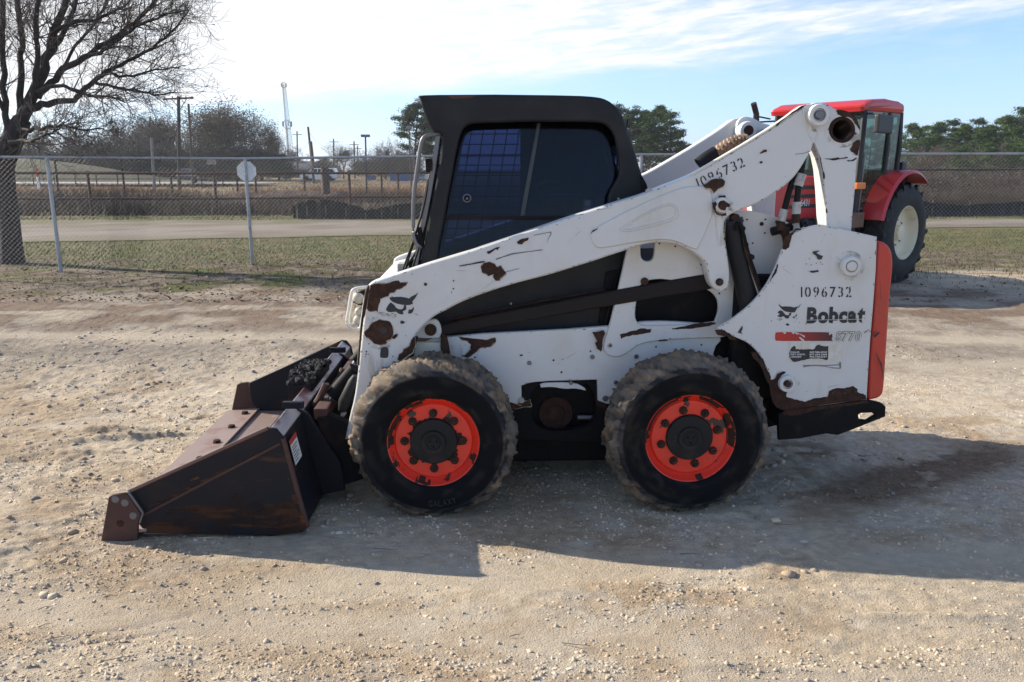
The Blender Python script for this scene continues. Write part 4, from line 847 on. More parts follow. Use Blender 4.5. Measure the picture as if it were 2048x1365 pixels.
for pxs in ([(1077,245),(1084,245),(1050,433),(1041,433)], [(886,431),(1215,434),(1215,442),(885,440)]):
    plate('window_bar', pxs, VB+.016, .012, M['divider'] if pxs[0][0] == 1077 else M['link'], cab, .002)
def bars(v):
    polys = []
    for i in range(15):
        x = 890+i*24.3; polys.append(([P(x+32, 236, v), P(x-13, 530, v)], [.0032]*2))
    for j in range(14):
        y = 246+j*21.2; polys.append(([P(868, y, v+.004), P(1245, y-1, v+.004)], [.0032]*2))
    return tubes(polys, 5)
gV, gF = bars(VB+.06); gV2 = gV.copy(); gV2[:, 1] = 2*VM-gV2[:, 1]
gg = fast('window_guard', gV, gF, M['dark'], cab); gg['kind'] = 'stuff'
box('cab_blackout_panel', (P(1075,300,VB)[0]-.06, 2*VM-VB-.20, .6), (P(1240,300,VB)[0], 2*VM-VB-.18, 1.95), M['black'], cab, .01)  # added dark panel, blocks far-window light behind the rear pane
def tilt(o, k=.12):
    for q in o.data.vertices: q.co.y += (q.co.z-1.15)*k if q.co.y < VM else -(q.co.z-1.15)*k
for o_ in cab.children:
    if o_.name.startswith(('side_window', 'window_')): tilt(o_)
# seat, controls, floor, rear shelf
st_ = part('operator_seat', LD)
box('seat_cushion', (P(1090,440,.7)[0], .64, .82), (P(1200,440,.7)[0], 1.08, .95), M['seat'], st_, .04)
box('seat_back', (P(1165,300,.7)[0], .66, .95), (P(1205,300,.7)[0], 1.06, 1.55), M['seat'], st_, .04, Matrix.Rotation(.14, 4, 'Y'))
for v in (.60, 1.1):
    tube('armrest', [P(1080,400,v), P(1165,398,v)], .03, M['seat'], st_, 8); tube('control_lever', [P(1082,430,v), P(1078,400,v), P(1070,372,v)], .014, M['dark'], st_, 8)
tube('lap_bar', [P(1180,390,.62), P(1100,360,.64), P(1070,378,.7), P(1070,378,1.02), P(1100,360,1.08)], .016, M['dark'], st_, 8, 1)
box('cab_floor', (P(880,650,VB)[0], VB+.05, .52), (P(1230,650,VB)[0], 2*VM-VB-.05, .56), M['dark'], cab, .005)
box('cab_back_wall', (P(1240,480,VB)[0]-.06, VB+.05, .55), (P(1240,480,VB)[0]-.02, 2*VM-VB-.05, 1.25), M['dark'], cab, .005)
# window sticker: padlock ring
c = P(934, 397, VB+.02)
lathe('window_sticker', [(.017, 0), (.0195, -.001), (.022, 0)], M['decalgrey'], cab, 18, c); box('window_sticker', (c[0]-.005, c[1]-.002, c[2]-.006), (c[0]+.005, c[1], c[2]+.004), M['decalgrey'], cab, 0)
# front door, seen edge-on, with rail, wiper and hoses
door = part('front_door', cab)
fr = L2([(882,272),(874,330),(862,400),(848,470),(836,535),(832,600)], VB)
band('door_glass', [(u-.012, w) for u, w in fr], VB+.06, 2*VM-VB-.06, .006, M['glass'], door)
band('door_stile', [(u-.006, w) for u, w in fr], VB+.02, VB+.075, .022, M['steel'], door); band('door_stile', [(u-.006, w) for u, w in fr], 2*VM-VB-.075, 2*VM-VB-.02, .022, M['black'], door)
tube('grab_rail', [P(879,268,VB+.03), P(862,270,VB), P(848,273,VB), P(842,286,VB), P(834,340,VB), P(827,393,VB), P(826,440,VB), P(827,479,VB), P(836,493,VB), P(848,497,VB+.03)], .0105, M['steel'], door, 10, 2)
box('door_latch', P(851,345,VB+.02), (P(868,345,VB+.02)[0], VB+.09, P(868,318,VB+.02)[2]), M['dark'], door, .006)
for a, b in (((838,455),(846,500)),((833,470),(842,490))): tube('hinge_rod', [P(*a,VB+.01), P(*b,VB+.02)], .012, M['dark'], door, 8)
for i, (xa, ya, xb, yb, xc, yc) in enumerate([(860,350,842,440,802,550),(856,360,838,450,808,548),(866,400,846,470,822,545),(838,495,822,520,800,552),(870,300,858,390,828,540)]):
    tube('washer_hose', [P(xa,ya,VB+.03), P(xb,yb,VB+.01*i), P(xc,yc,VB-.01+.01*i)], .005 if i != 3 else .007, M['rubber'], door, 6, 2)
box('wiper_motor', P(818,552,VB+.05), (P(838,552,VB+.05)[0], VB+.12, P(838,520,VB+.05)[2]), M['dark'], door, .006)
box('front_lamp', P(795,556,VB+.05), (P(812,556,VB+.05)[0], VB+.14, P(812,528,VB+.05)[2]), M['greyplastic'], door, .006)
rust('rust_patch', [(895,192),(955,191),(940,196),(905,198)], VB, M['rustplate'], cab, .003, seed=160, amp=1)
for x, y in ((1237,398),(1022,608)): disc('bolt', x, y, 2.2, VB-.006, .008, M['greyplastic'], cab, 8)
# dark lower cab side: pleats and step
plate('cab_lower_panel', [(1212,545),(1236,540),(1222,600),(1206,650),(1196,648)], VB-.012, .02, M['dark'], cab, .003)
tube('cab_rail', [P(900,640,VB-.02), P(1080,604,VB-.02), P(1210,580,VB-.02)], .008, M['rust'], cab, 6)
# ---- wheels
def build_tyre(parent, seed):
    na, TW = 400, .30
    prof = [(.222,.036),(.228,.022),(.240,.012),(.252,.007),(.256,.004),(.268,.002),(.285,0),(.305,0),(.325,.001),(.338,.004),(.341,.001),(.348,.003),(.354,.009),(.362,.015),(.370,.021),(.378,.028),(.386,.037),(.393,.048),(.399,.062),(.403,.08),(.405,.105),(.405,.13),(.405,.15),(.405,.18),(.404,.21),(.401,.232),(.394,.248),(.384,.26),(.371,.269),(.345,.29),(.296,.30),(.245,.288),(.222,.264)]
    pr = np.array(prof); m = len(pr); a = np.arange(na)*2*math.pi/na
    R = np.repeat(pr[None, :, 0], na, 0); Vv = np.repeat(pr[None, :, 1], na, 0); A = np.repeat(a[:, None], m, 1)
    side = np.where(Vv < .15, 1, -1)
    ph = (A/(2*math.pi)*22+side*np.abs(Vv-.15)*9+(side < 0)*.5) % 1                       # slanted lugs
    lug = sst(ph, .02, .12)*(1-sst(ph, .58, .70)); tread = sst(R, .358, .376)
    cx_, cy_ = R*np.cos(A)*1, R*np.sin(A)
    n1 = fbm(cx_*18+Vv*31, cy_*18+7, 4, seed); n2 = fbm(cx_*55+Vv*90, cy_*55+3, 3, seed+5); clog = sst(n1, .40, .62)
    dr = tread*(-.016*(1-lug)*(1-.75*clog)+.006*(n1-.5)*2+.010*(n2-.5)+.016*sst(n1, .52, .72)*(.5+n2))
    R2 = R+dr; V2 = Vv+tread*(n2-.5)*.010*side
    groove = (np.abs(R-.345) < .012)*.0
    X = R2*np.cos(A); Z = R2*np.sin(A)
    flatz = -.3925; sq = np.clip(flatz-Z, 0, None); Z = np.maximum(Z, flatz-.004+.3*0); V2 = V2-side*sq*.8*np.abs(V2-.15)/.15
    V = np.stack([X, V2, Z], -1).reshape(-1, 3)
    i = np.arange(na)[:, None]; j = np.arange(m-1)[None, :]; i2 = (i+1) % na
    F = np.stack([i*m+j, i*m+j+1, i2*m+j+1, i2*m+j], -1).reshape(-1, 4)
    mud = sst(R+.024*(n1-.5)+.012*(n2-.5), .362, .370)*(.55+.45*sst(n1*.6+n2*.4, .38, .50))
    ring = sst(R, .337, .344)*(1-sst(R, .362, .370)); dust = ring*.35*sst(n1, .46, .64)+.10*sst(fbm(A*3, R*40, 3, seed+31), .5, .75)
    g = np.clip(np.maximum(mud, dust), 0, 1)
    tone = fbm(cx_*30+5, cy_*30+Vv*40, 4, seed+9)
    tan = np.array([.225, .160, .105]); gr = np.array([.130, .112, .092]); dk = np.array([.0065, .007, .0085])
    mc = tan*sst(tone, .46, .66)[..., None]+gr*(1-sst(tone, .46, .66))[..., None]; mc = mc*(.7+.6*n2)[..., None]
    dk = dk+np.array([.020, .021, .025])*(ring*(.35+.65*n2))[..., None]
    col = dk*(1-g[..., None])+mc*g[..., None]
    return fast('tyre', V, F, M['tyre_mud'], parent, smooth=True, attr={'Col': col.reshape(-1, 3)})
M['tyre_mud'] = mat('muddy_tyre', (0, 0, 0), [], .75, spec=.10, bump=[(90, .003, .6), (28, .005, .4)], attr='Col', rnd=True)
def build_wheel(x, y, seed, v=0, far=False):
    c = P(x, y, 0); w = part('wheel', LD, (c[0], v, c[2]))
    build_tyre(w, seed)
    lathe('rim', [(.226,.040),(.230,.034),(.228,.026),(.221,.030),(.214,.046),(.204,.062),(.196,.070),(.190,.062),(.186,.058),(.118,.058),(.112,.066),(.112,.2),(.22,.25)], M['rim'], w, 64)
    lathe('hub', [(0,.020),(.030,.020),(.036,.026),(.040,.024),(.058,.024),(.062,.036),(.066,.036),(.112,.040),(.1165,.046),(.1165,.07)], M['hub'], w, 40)
    for k in range(8):
        a = 2*math.pi*(k+.5)/8+seed*.13; lc = (.143*math.cos(a), .044, .143*math.sin(a))
        lathe('wheel_nut', [(0,-.016),(.008,-.016),(.009,-.006),(.0165,-.004),(.0175,.002),(.021,.004),(.022,.014)], M['rust'], w, 8, lc, smooth=20)
    for a in (0.5, 2.6, 4.7): lathe('hub_bolt', [(0,-.004),(.006,-.004),(.007,.004)], M['dark'], w, 6, (.018*math.cos(a), .020, .018*math.sin(a)))
    return w
def rim_flakes(w, seed, amp, r0, v, lo=None):
    r_ = np.random.default_rng(seed); n = 150; th = np.arange(n)*2*math.pi/n; ns = fbm(np.cos(th)*2.2+9, np.sin(th)*2.2+seed, 4, seed, .62); ex = amp*np.clip((ns-(lo or .46))*6, -.2, 1)
    V, F = [], []
    for k in range(n):
        V += [(r0*math.cos(th[k]), v, r0*math.sin(th[k])), ((r0+max(ex[k], .0005))*math.cos(th[k]), v, (r0+max(ex[k], .0005))*math.sin(th[k]))]
    F = [(2*k, (2*k+2) % (2*n), (2*k+3) % (2*n), 2*k+1) for k in range(n) if ex[k] > 0 or ex[(k+1) % n] > 0]
    mesh('rust_patch', V, F, M['rust'], w)
def lip_flakes(w, seed, th_lo):
    n = 200; th = np.arange(n)*2*math.pi/n; ns = fbm(np.cos(th)*1.7+4, np.sin(th)*1.7+seed*3, 4, seed, .6); n2 = fbm(np.cos(th)*9, np.sin(th)*9+seed, 3, seed+2)
    pr = [(.2265,.0385),(.2305,.0335),(.2282,.0252),(.2213,.0288),(.2145,.0445),(.2045,.0605),(.1965,.0685)]
    V, F = [], []; 
    for k in range(n): V += [(r*math.cos(th[k]), v-.0012, r*math.sin(th[k])) for r, v in pr]
    for k in range(n):
        if ns[k] > th_lo:
            j0 = 2+int(n2[k]*3.2); j1 = 6 if ns[k] > th_lo+.05 else 4+int(n2[k]*2.5)
            for j in range(min(j0, 3) if ns[k] > th_lo+.07 else j0-1, min(j1, 6)): F.append((k*7+j, ((k+1) % n)*7+j, ((k+1) % n)*7+j+1, k*7+j+1))
    mesh('rust_patch', V, F, M['rust'], w)
wh1 = build_wheel(866, 890, 3); wh2 = build_wheel(1384, 882, 11)
rim_flakes(wh1, 5, .030, .112, .0555); rim_flakes(wh2, 8, .012, .112, .0555, .56); lip_flakes(wh1, 6, .515); lip_flakes(wh2, 13, .51)
def arc_text(s, w, r0, r1, a0, a1, mt):
    me_all = []; n = len(s)
    for i, ch in enumerate(s):
        me = letters(ch, .0); xs = [q.co.x for q in me.vertices]; x0, x1 = min(xs), max(xs)
        lo = a0+(a1-a0)*(i+.1)/n; hi = a0+(a1-a0)*(i+.9)/n
        V = []
        for q in me.vertices:
            a = lo+(hi-lo)*(q.co.x-x0)/(x1-x0); r = r0+(r1-r0)*q.co.y/.72
            V.append((r*math.sin(a), -.0005, -r*math.cos(a)))
        me_all.append((V, [tuple(f.vertices) for f in me.polygons])); bpy.data.meshes.remove(me)
    V, F = [], []
    for v_, f_ in me_all:
        o = len(V); V += v_; F += [tuple(k+o for k in f) for f in f_]
    o = mesh('sidewall_lettering', V, F, mt, w)
    md = o.modifiers.new('thick', 'SOLIDIFY'); md.thickness = .004; md.offset = 0
arc_text('GALAXY', wh1, .322, .290, -.10, .36, mat('raised_rubber', (.022, .022, .024), rough=.5)) if False else arc_text('GALAXY', wh1, .322, .290, -.10, .36, mat('raised_rubber', (.024, .025, .027), rough=.5))
for src in (wh1, wh2):                                             # the two far wheels are the same wheels turned round
    t = src.copy(); COL.objects.link(t); t.parent = LD; t.location = (src.location.x, 2*VM, src.location.z); t.rotation_euler = (0, 0, math.pi)
    for ch in src.children:
        if ch.name.startswith('sidewall') or ch.name.startswith('rust'): continue
        d = ch.copy(); COL.objects.link(d); d.parent = t
tube('axle', [(wh1.location.x, .2, .392), (wh1.location.x, 2*VM-.2, .392)], .07, M['dark'], LD, 12); tube('axle', [(wh2.location.x, .2, .397), (wh2.location.x, 2*VM-.2, .397)], .07, M['dark'], LD, 12)
plate('inner_fender', [(1420,660),(1470,672),(1530,720),(1560,800),(1560,850),(1400,830),(1380,700)], VC+.045, .02, M['dark'], LD, .003)
# ---- small wear: chips along the edges, hairline scratches, grime round the pins, rust runs
def inside(pt, poly):
    x, y = pt; c = False
    for i in range(len(poly)):
        (x1, y1), (x2, y2) = poly[i-1], poly[i]
        if (y1 > y) != (y2 > y) and x < (x2-x1)*(y-y1)/(y2-y1)+x1: c = not c
    return c
def wear(parent, outline, v, seed, n_edge, n_in, n_scr, top_only=None):
    r = random.Random(seed); V, F = [], []; edges = [(outline[i-1], outline[i]) for i in range(len(outline))]; ln = [math.hypot(b[0]-a[0], b[1]-a[1]) for a, b in edges]
    def blob(x, y, rx, ry, rot, n=7):
        o = len(V)
        q = []
        for k in range(n):
            a = -2*math.pi*k/n; rr_ = r.uniform(.45, 1.2); dx, dy = rx*rr_*math.cos(a), ry*rr_*math.sin(a); q.append((x+dx*math.cos(rot)-dy*math.sin(rot), y+dx*math.sin(rot)+dy*math.cos(rot)))
        if not all(inside(p_, outline) for p_ in q): return
        V.extend(P(a, b, v-.0025) for a, b in q); F.append(tuple(range(o, o+n)))
    for k in range(n_edge):
        a, b = r.choices(edges, ln)[0]; t = r.random(); x, y = a[0]+(b[0]-a[0])*t, a[1]+(b[1]-a[1])*t; l = math.hypot(b[0]-a[0], b[1]-a[1]) or 1
        for sg in (1, -1):
            x2, y2 = x+sg*(b[1]-a[1])/l*2.2, y-sg*(b[0]-a[0])/l*2.2
            if inside((x2, y2), outline): blob(x2, y2, r.uniform(.8, 3.2), r.uniform(.4, 1.1), math.atan2(b[1]-a[1], b[0]-a[0])); break
    xs = [q[0] for q in outline]; ys = [q[1] for q in outline]
    for k in range(n_in): blob(r.uniform(min(xs), max(xs)), r.uniform(min(ys), max(ys)), r.uniform(.4, 1.5), r.uniform(.35, 1.1), r.uniform(0, 3))
    if V: o = mesh('paint_chips', V, F, M['rust'], parent); o['kind'] = 'stuff'
    V2, F2 = [], []
    for k in range(n_scr):
        x, y = r.uniform(min(xs), max(xs)), r.uniform(min(ys), max(ys)); a = r.gauss(-.25, .5); L_ = r.uniform(6, 38); q = [(x, y-.22), (x+L_*.5*math.cos(a), y+L_*.5*math.sin(a)-.3+r.uniform(-1, 1)), (x+L_*math.cos(a), y+L_*math.sin(a))]; q2 = [(p_[0], p_[1]+.42) for p_ in q[1::-1]]
        if all(inside(p_, outline) for p_ in q+q2): o = len(V2); V2.extend(P(a_, b_, v-.0022) for a_, b_ in q+q2); F2.append(tuple(range(o, o+5))[::-1])
    if V2: o = mesh('scratches', V2, F2, M['divider'], parent); o['kind'] = 'stuff'
wear(arm, arm_px, VA, 1, 120, 60, 34); wear(panel, pan, VP_, 2, 60, 45, 26); wear(chassis, chas_px, VC, 3, 30, 40, 20); wear(upr, up_px[:22]+up_px[26:], VU, 4, 40, 14, 6); wear(tower, tow, VT-.03, 5, 20, 20, 6)
for (x, y, r_, v, par) in ((1635, 231, 34, VA-.0004, arm), (1442, 410, 30, VA-.0004, arm), (1440, 565, 17, VA-.0004, arm), (1699, 532, 30, VP_-.0004, panel), (1572, 766, 28, VP_-.0004, panel), (761, 662, 38, VA-.0004, arm), (1684, 260, 36, VU-.0004, upr)):
    q = [p_ for p_ in circ_px(x, y, r_, 26) ]; q = [p_ if inside(p_, dict(arm=arm_px, pan=pan).get('arm' if par is arm else 'pan', up_px) if par is not upr else up_px) else (x+(p_[0]-x)*.5, y+(p_[1]-y)*.5) for p_ in q]; flat('grime', q, v, M['grime'], par, .0004)
for q, v, par in (([(738,690),(792,688),(790,740),(784,800),(770,800),(742,760),(728,720)], VA, arm), ([(752,720),(780,718),(778,800),(754,800)], VA, arm), ([(1428,425),(1452,428),(1450,490),(1434,495)], VA, arm), ([(900,690),(960,690),(955,716),(930,728),(908,715)], VC, chassis)):
    flat('rust_run', q, v, M['run'], par, .0012)
# ---- bucket and quick attach
BV0, BV1 = -.16, 1.74
bk = part('bucket', LD)
side = [(258,984),(537,857),(552,859),(566,876),(615,1054),(605,1066),(541,1073),(291,1067),(270,1040)]
sl_ = L2(side, BV0)
plate_local('bucket_side', [sl_], BV0, .022, M['bucket'], bk, .004); plate_local('bucket_side', [sl_], BV1-.022, .022, M['bucket'], bk, .004)
tube('side_crease', [(P(285,1032,BV0)[0], BV0, P(285,1032,BV0)[2]), (P(560,888,BV0)[0], BV0, P(560,888,BV0)[2])], .006, M['rustplate'], bk, 6)
for a, b in (((258,985),(537,858)), ((566,877),(614,1054))): tube('side_edge', [P(*a, BV0+.01), P(*b, BV0+.01)], .0125, M['rustplate'], bk, 6)
Gc = lambda p: crop(180, 640, 2.967, p)
for k, (q, m_, am) in enumerate([
  ([(332,1256),(350,1215),(420,1190),(470,1120),(560,1105),(640,1100),(720,1110),(800,1078),(860,1030),(910,1050),(1000,1085),(1100,1105),(1190,1080),(1215,1100),(1286,1228),(1258,1258),(1070,1278),(700,1268)], 'rustband', 3.5),
  ([(345,1105),(460,1062),(560,1005),(680,945),(800,885),(960,808),(1090,745),(1098,756),(1000,805),(860,880),(720,950),(600,1010),(480,1070),(380,1100),(352,1120)], 'rustband', 2.2),
  ([(560,1235),(760,1220),(950,1215),(1180,1222),(1240,1235),(1180,1252),(900,1262),(600,1252)], 'rustbright', 2.5),
  ([(1165,930),(1185,940),(1290,1215),(1262,1225),(1215,1110)], 'rustbright', 1.2),
  ([(420,1040),(520,985),(640,930),(650,940),(530,1000),(430,1052)], 'rustbright', 1.4)]):
    flat('rust_stain', Gc(q), BV0, M[m_], bk, .0012+.0006*k, 200+k, am)
# wear plates at both corners
wp = L2([(205,1079),(220,992),(228,987),(256,984),(285,1026),(279,1046),(278,1083)], BV0)
for v in (BV0-.016, BV1): 
    e = plate_local('wear_plate', [wp], v, .016, M['rustplate'], bk, .003)
for x, y in ((230,1000),(249,1007),(266,1033),(240,1048)):
    disc('plough_bolt', x, y, 8, BV0-.019, .006, M['steel'] if (x, y) != (240,1048) else M['rust'], bk, 14)
q = [P(256,984,BV0-.018), P(286,1026,BV0-.018), P(280,1046,BV0-.018)]
tube('wear_plate_edge', q, .006, M['steel'], bk, 6)
tl_ = P(537,857,BV0); tr_ = P(566,876,BV0); br_ = P(615,1054,BV0); bl_ = P(600,1066,BV0)
def strip(name, a, b, v0, v1, th, mt):
    """thin slab through two (u, w) points, spanning v0..v1, thickness th to its right"""
    d = Vector((b[0]-a[0], b[1]-a[1])).normalized(); n = Vector((d.y, -d.x))*th
    pr = [a, b, (b[0]+n.x, b[1]+n.y), (a[0]+n.x, a[1]+n.y)]
    V = [(u, v0, w) for u, w in pr]+[(u, v1, w) for u, w in pr]
    F = [(0,1,2,3),(7,6,5,4)]+[(i, (i+1) % 4+0, 4+(i+1) % 4, 4+i) for i in range(4)]
    o = mesh(name, V, F, mt, bk); bm = bmesh.new(); bm.from_mesh(o.data); bmesh.ops.recalc_face_normals(bm, faces=bm.faces)
    bmesh.ops.bevel(bm, geom=bm.edges, offset=min(.003, th*.25), segments=1, affect='EDGES'); bm.to_mesh(o.data); bm.free(); return o
i0, i1 = BV0+.022, BV1-.022
uw = lambda p: (p[0], p[2])
strip('top_beam', (tl_[0]+.004, tl_[2]-.004), (tr_[0]-.004, tr_[2]-.002), i0, i1, .02, M['beam'])
strip('back_plate', (tr_[0]-.006, tr_[2]-.006), (br_[0]-.004, br_[2]-.0), i0, i1, .016, M['bucket'])
strip('back_plate', (br_[0]-.004, br_[2]), (bl_[0]-.05, .004), i0, i1, .016, M['bucket'])
strip('bucket_floor', (bl_[0]-.05, .010), (-1.36, .012), i0, i1, .012, M['bucketfloor'])
strip('floor_overlay', (-1.16, .024), (-1.38, .026), i0, i1, .012, M['bucketfloor'])
strip('cutting_edge', (-1.33, .040), (-1.56, .018), i0-.03, i1+.03, .016, M['bucketfloor'])
for k in range(6):
    lathe('edge_bolt', [(0, 0)], M['rust'], bk, 6) if False else None
    v = .16+k*.29; 
    bm = bmesh.new(); bmesh.ops.create_cone(bm, cap_ends=True, segments=6, radius1=.027, radius2=.020, depth=.03)
    bmesh.ops.transform(bm, matrix=Matrix.Translation((-1.40, v, .052)), verts=bm.verts); bm_obj('edge_bolt', bm, M['rust'], bk)
dq = lambda t, v: (tr_[0]+(br_[0]-tr_[0])*t+.0125, v, tr_[2]+(br_[2]-tr_[2])*t+.003)
mesh('warning_sticker', [dq(.07, BV0+.03), dq(.34, BV0+.03), dq(.34, BV0+.16), dq(.07, BV0+.16)], [(0, 1, 2, 3)], M['decalwhite'], bk)
mesh('warning_sticker', [(a+.001, b, c_) for a, b, c_ in (dq(.07, BV0+.03), dq(.12, BV0+.03), dq(.12, BV0+.16), dq(.07, BV0+.16))], [(0, 1, 2, 3)], M['orange'], bk)
for k in range(6): mesh('warning_sticker', [(a+.001, b, c_) for a, b, c_ in (dq(.15+k*.03, BV0+.04), dq(.162+k*.03, BV0+.04), dq(.162+k*.03, BV0+.14-.02*(k % 3)), dq(.15+k*.03, BV0+.14-.02*(k % 3)))], [(0, 1, 2, 3)], M['decalgrey'], bk)
for v in (.22, 1.42):                                              # hooks and ribs on the bucket's back
    plate_local('back_rib', [[(tr_[0]-.03, tr_[2]+.03), (tr_[0]+.03, tr_[2]-.01), (br_[0]+.10, br_[2]+.16), (br_[0]+.11, br_[2]+.02), (br_[0]-.02, br_[2]-.01), (tr_[0]-.01, tr_[2]-.05)]], v, .03, M['bucket'], bk, .004)
    box('beam_lug', (tl_[0]-.01, v-.09, tl_[2]-.0), (tr_[0]+.03, v-.06, tl_[2]+.035), M['bucket'], bk, .004)
ml = []
rr = random.Random(3)
bm = bmesh.new()
for k in range(260):
    p = Vector((tl_[0]+rr.uniform(-.10, .05), rr.uniform(.55, 1.05), tl_[2]+.005)); p.z += max(0, .045-abs(p.y-.8)*.1)*rr.uniform(.3, 1)
    r_ = rr.uniform(.007, .020); before = set(bm.verts)
    bmesh.ops.create_icosphere(bm, subdivisions=1, radius=r_, matrix=Matrix.Translation(p))
    for v in bm.verts:
        if v not in before: v.co += Vector((rr.uniform(-1, 1), rr.uniform(-1, 1), rr.uniform(-1, 1)))*r_*.3
bm_obj('mud_lump', bm, mat('dark_mud', (.026, .024, .024), [((.05, .045, .042), 40, .45, .7)], .95, bump=[(120, .004, .8)]), bk)
box('spill_tray', (tl_[0]-.09, .56, tl_[2]-.11), (tr_[0]-.02, 1.06, tl_[2]+.004), M['bucket'], bk, .004)
qa = part('quick_attach', LD)
u0 = tr_[0]+.06
plate_local('attach_frame', [[(u0, .46), (u0+.07, .47), (u0+.20, .40), (u0+.25, .12), (u0+.10, .07), (u0+.03, .30)]], .26, .05, M['dark'], qa, .005)
plate_local('attach_frame', [[(u0, .46), (u0+.07, .47), (u0+.20, .40), (u0+.25, .12), (u0+.10, .07), (u0+.03, .30)]], 1.40, .05, M['dark'], qa, .005)
box('attach_plate', (u0+.01, .30, .14), (u0+.035, 1.42, .46), M['dark'], qa, .006, Matrix.Rotation(-.22, 4, 'Y'))
box('attach_tube', (u0-.01, .26, .44), (u0+.06, 1.46, .50), M['rustplate'], qa, .008)
for a in ([P(652,768,.42), P(640,795,.42), P(628,812,.42), P(646,826,.42)], [P(686,738,.9), P(678,758,.9), P(676,770,.9)]):
    tube('attach_lever', a, [.018]*len(a), M['rustplate'], qa, 8, 1)
plate('lever_plate', crop(560,680,4.875,[(300,640),(330,590),(380,550),(440,430),(470,425),(480,440),(430,560),(400,600),(440,640),(460,690),(400,720),(380,660),(330,670)]), .44, .02, M['rustplate'], qa, .003)
for vv in (.44, 1.22):
    sh = vv-.44
    tube('tilt_cylinder', [(a[0], a[1], a[2]) for a in (P(666,792,vv), P(690,764,vv), P(712,738,vv))] if vv < 1 else [(P(666,792,.44)[0], vv, P(666,792,.44)[2]), (P(712,738,.44)[0], vv, P(712,738,.44)[2])], .042, M['dark'], qa, 14)
    a = P(666,792,.44); b = P(652,818,.44); tube('cylinder_rod', [(a[0], vv, a[2]), (b[0], vv, b[2])], .02, M['chrome'], qa, 12)
    a = P(655,812,.44); b = P(640,842,.44); tube('rod_clevis', [(a[0], vv, a[2]), (b[0], vv, b[2])], .03, M['rustplate'], qa, 10)
tube('cylinder_guard', [P(683,822,.33), P(690,805,.33), P(709,765,.33), P(713,752,.33)], [.02, .036, .034, .02], M['hub'], qa, 14)
tube('guard_tip', [P(684,832,.33), P(690,824,.33)], .012, M['greyplastic'], qa, 8)
c = P(675, 866, .36); lathe('pivot_boss', [(0, -.02), (.03, -.02), (.034, -.03), (.055, -.03), (.06, .0), (.06, .06)], M['rust'], qa, 20, c)
plate('pivot_lug', [(640,842),(665,836),(690,850),(705,880),(700,940),(672,950),(655,900)], .37, .04, M['dark'], qa, .005)

# ================================================================== the red tractor behind
TA = math.radians(50); TH = Vector((-math.sin(TA), -math.cos(TA), 0)); TLf = Vector((math.cos(TA), -math.sin(TA), 0))
tw0 = G(1776, 563); TO = tw0-TLf*.80
TR = thing('tractor', 'red tractor with green tinted cab glass and cream wheel rims parked behind the loader', 'tractor', tuple(TO), math.atan2(TH.y, TH.x))
def TP(x, y, side):
    """pixel -> tractor coordinates (forward, left, up) on the plane left = side"""
    r = Vector(ray(x, y)); t = (side-(-TO).dot(TLf)*1)/(r.x*TLf.x+r.y*TLf.y) if False else (side+TO.dot(TLf))/(r.x*TLf.x+r.y*TLf.y)
    q = Vector((r.x*t, r.y*t, 0))-TO
    return (q.dot(TH), side, CAMH+r.z*t)
M['tred'] = mat('tractor_red', (.52, .022, .024), [((.40, .035, .03), 3, .48, .72), ((.34, .17, .12), 7, .60, .85, None, .45)], .38, coat=.15)
M['trim'] = mat('tractor_black_trim', (.014, .014, .015), rough=.5)
M['trubber'] = mat('tractor_tyre', (.014, .014, .015), [((.05, .045, .04), 8, .52, .75)], .75, bump=[(30, .004, .4)])
M['ivory'] = mat('ivory_rim_paint', (.78, .69, .50), [((.60, .50, .34), 6, .5, .75)], .45)
M['torange'] = mat('orange_lens', (.75, .20, .02), rough=.3); M['timber'] = mat('tool_box_brown', (.16, .085, .05), [((.09, .05, .035), 9, .45, .7)], .7)
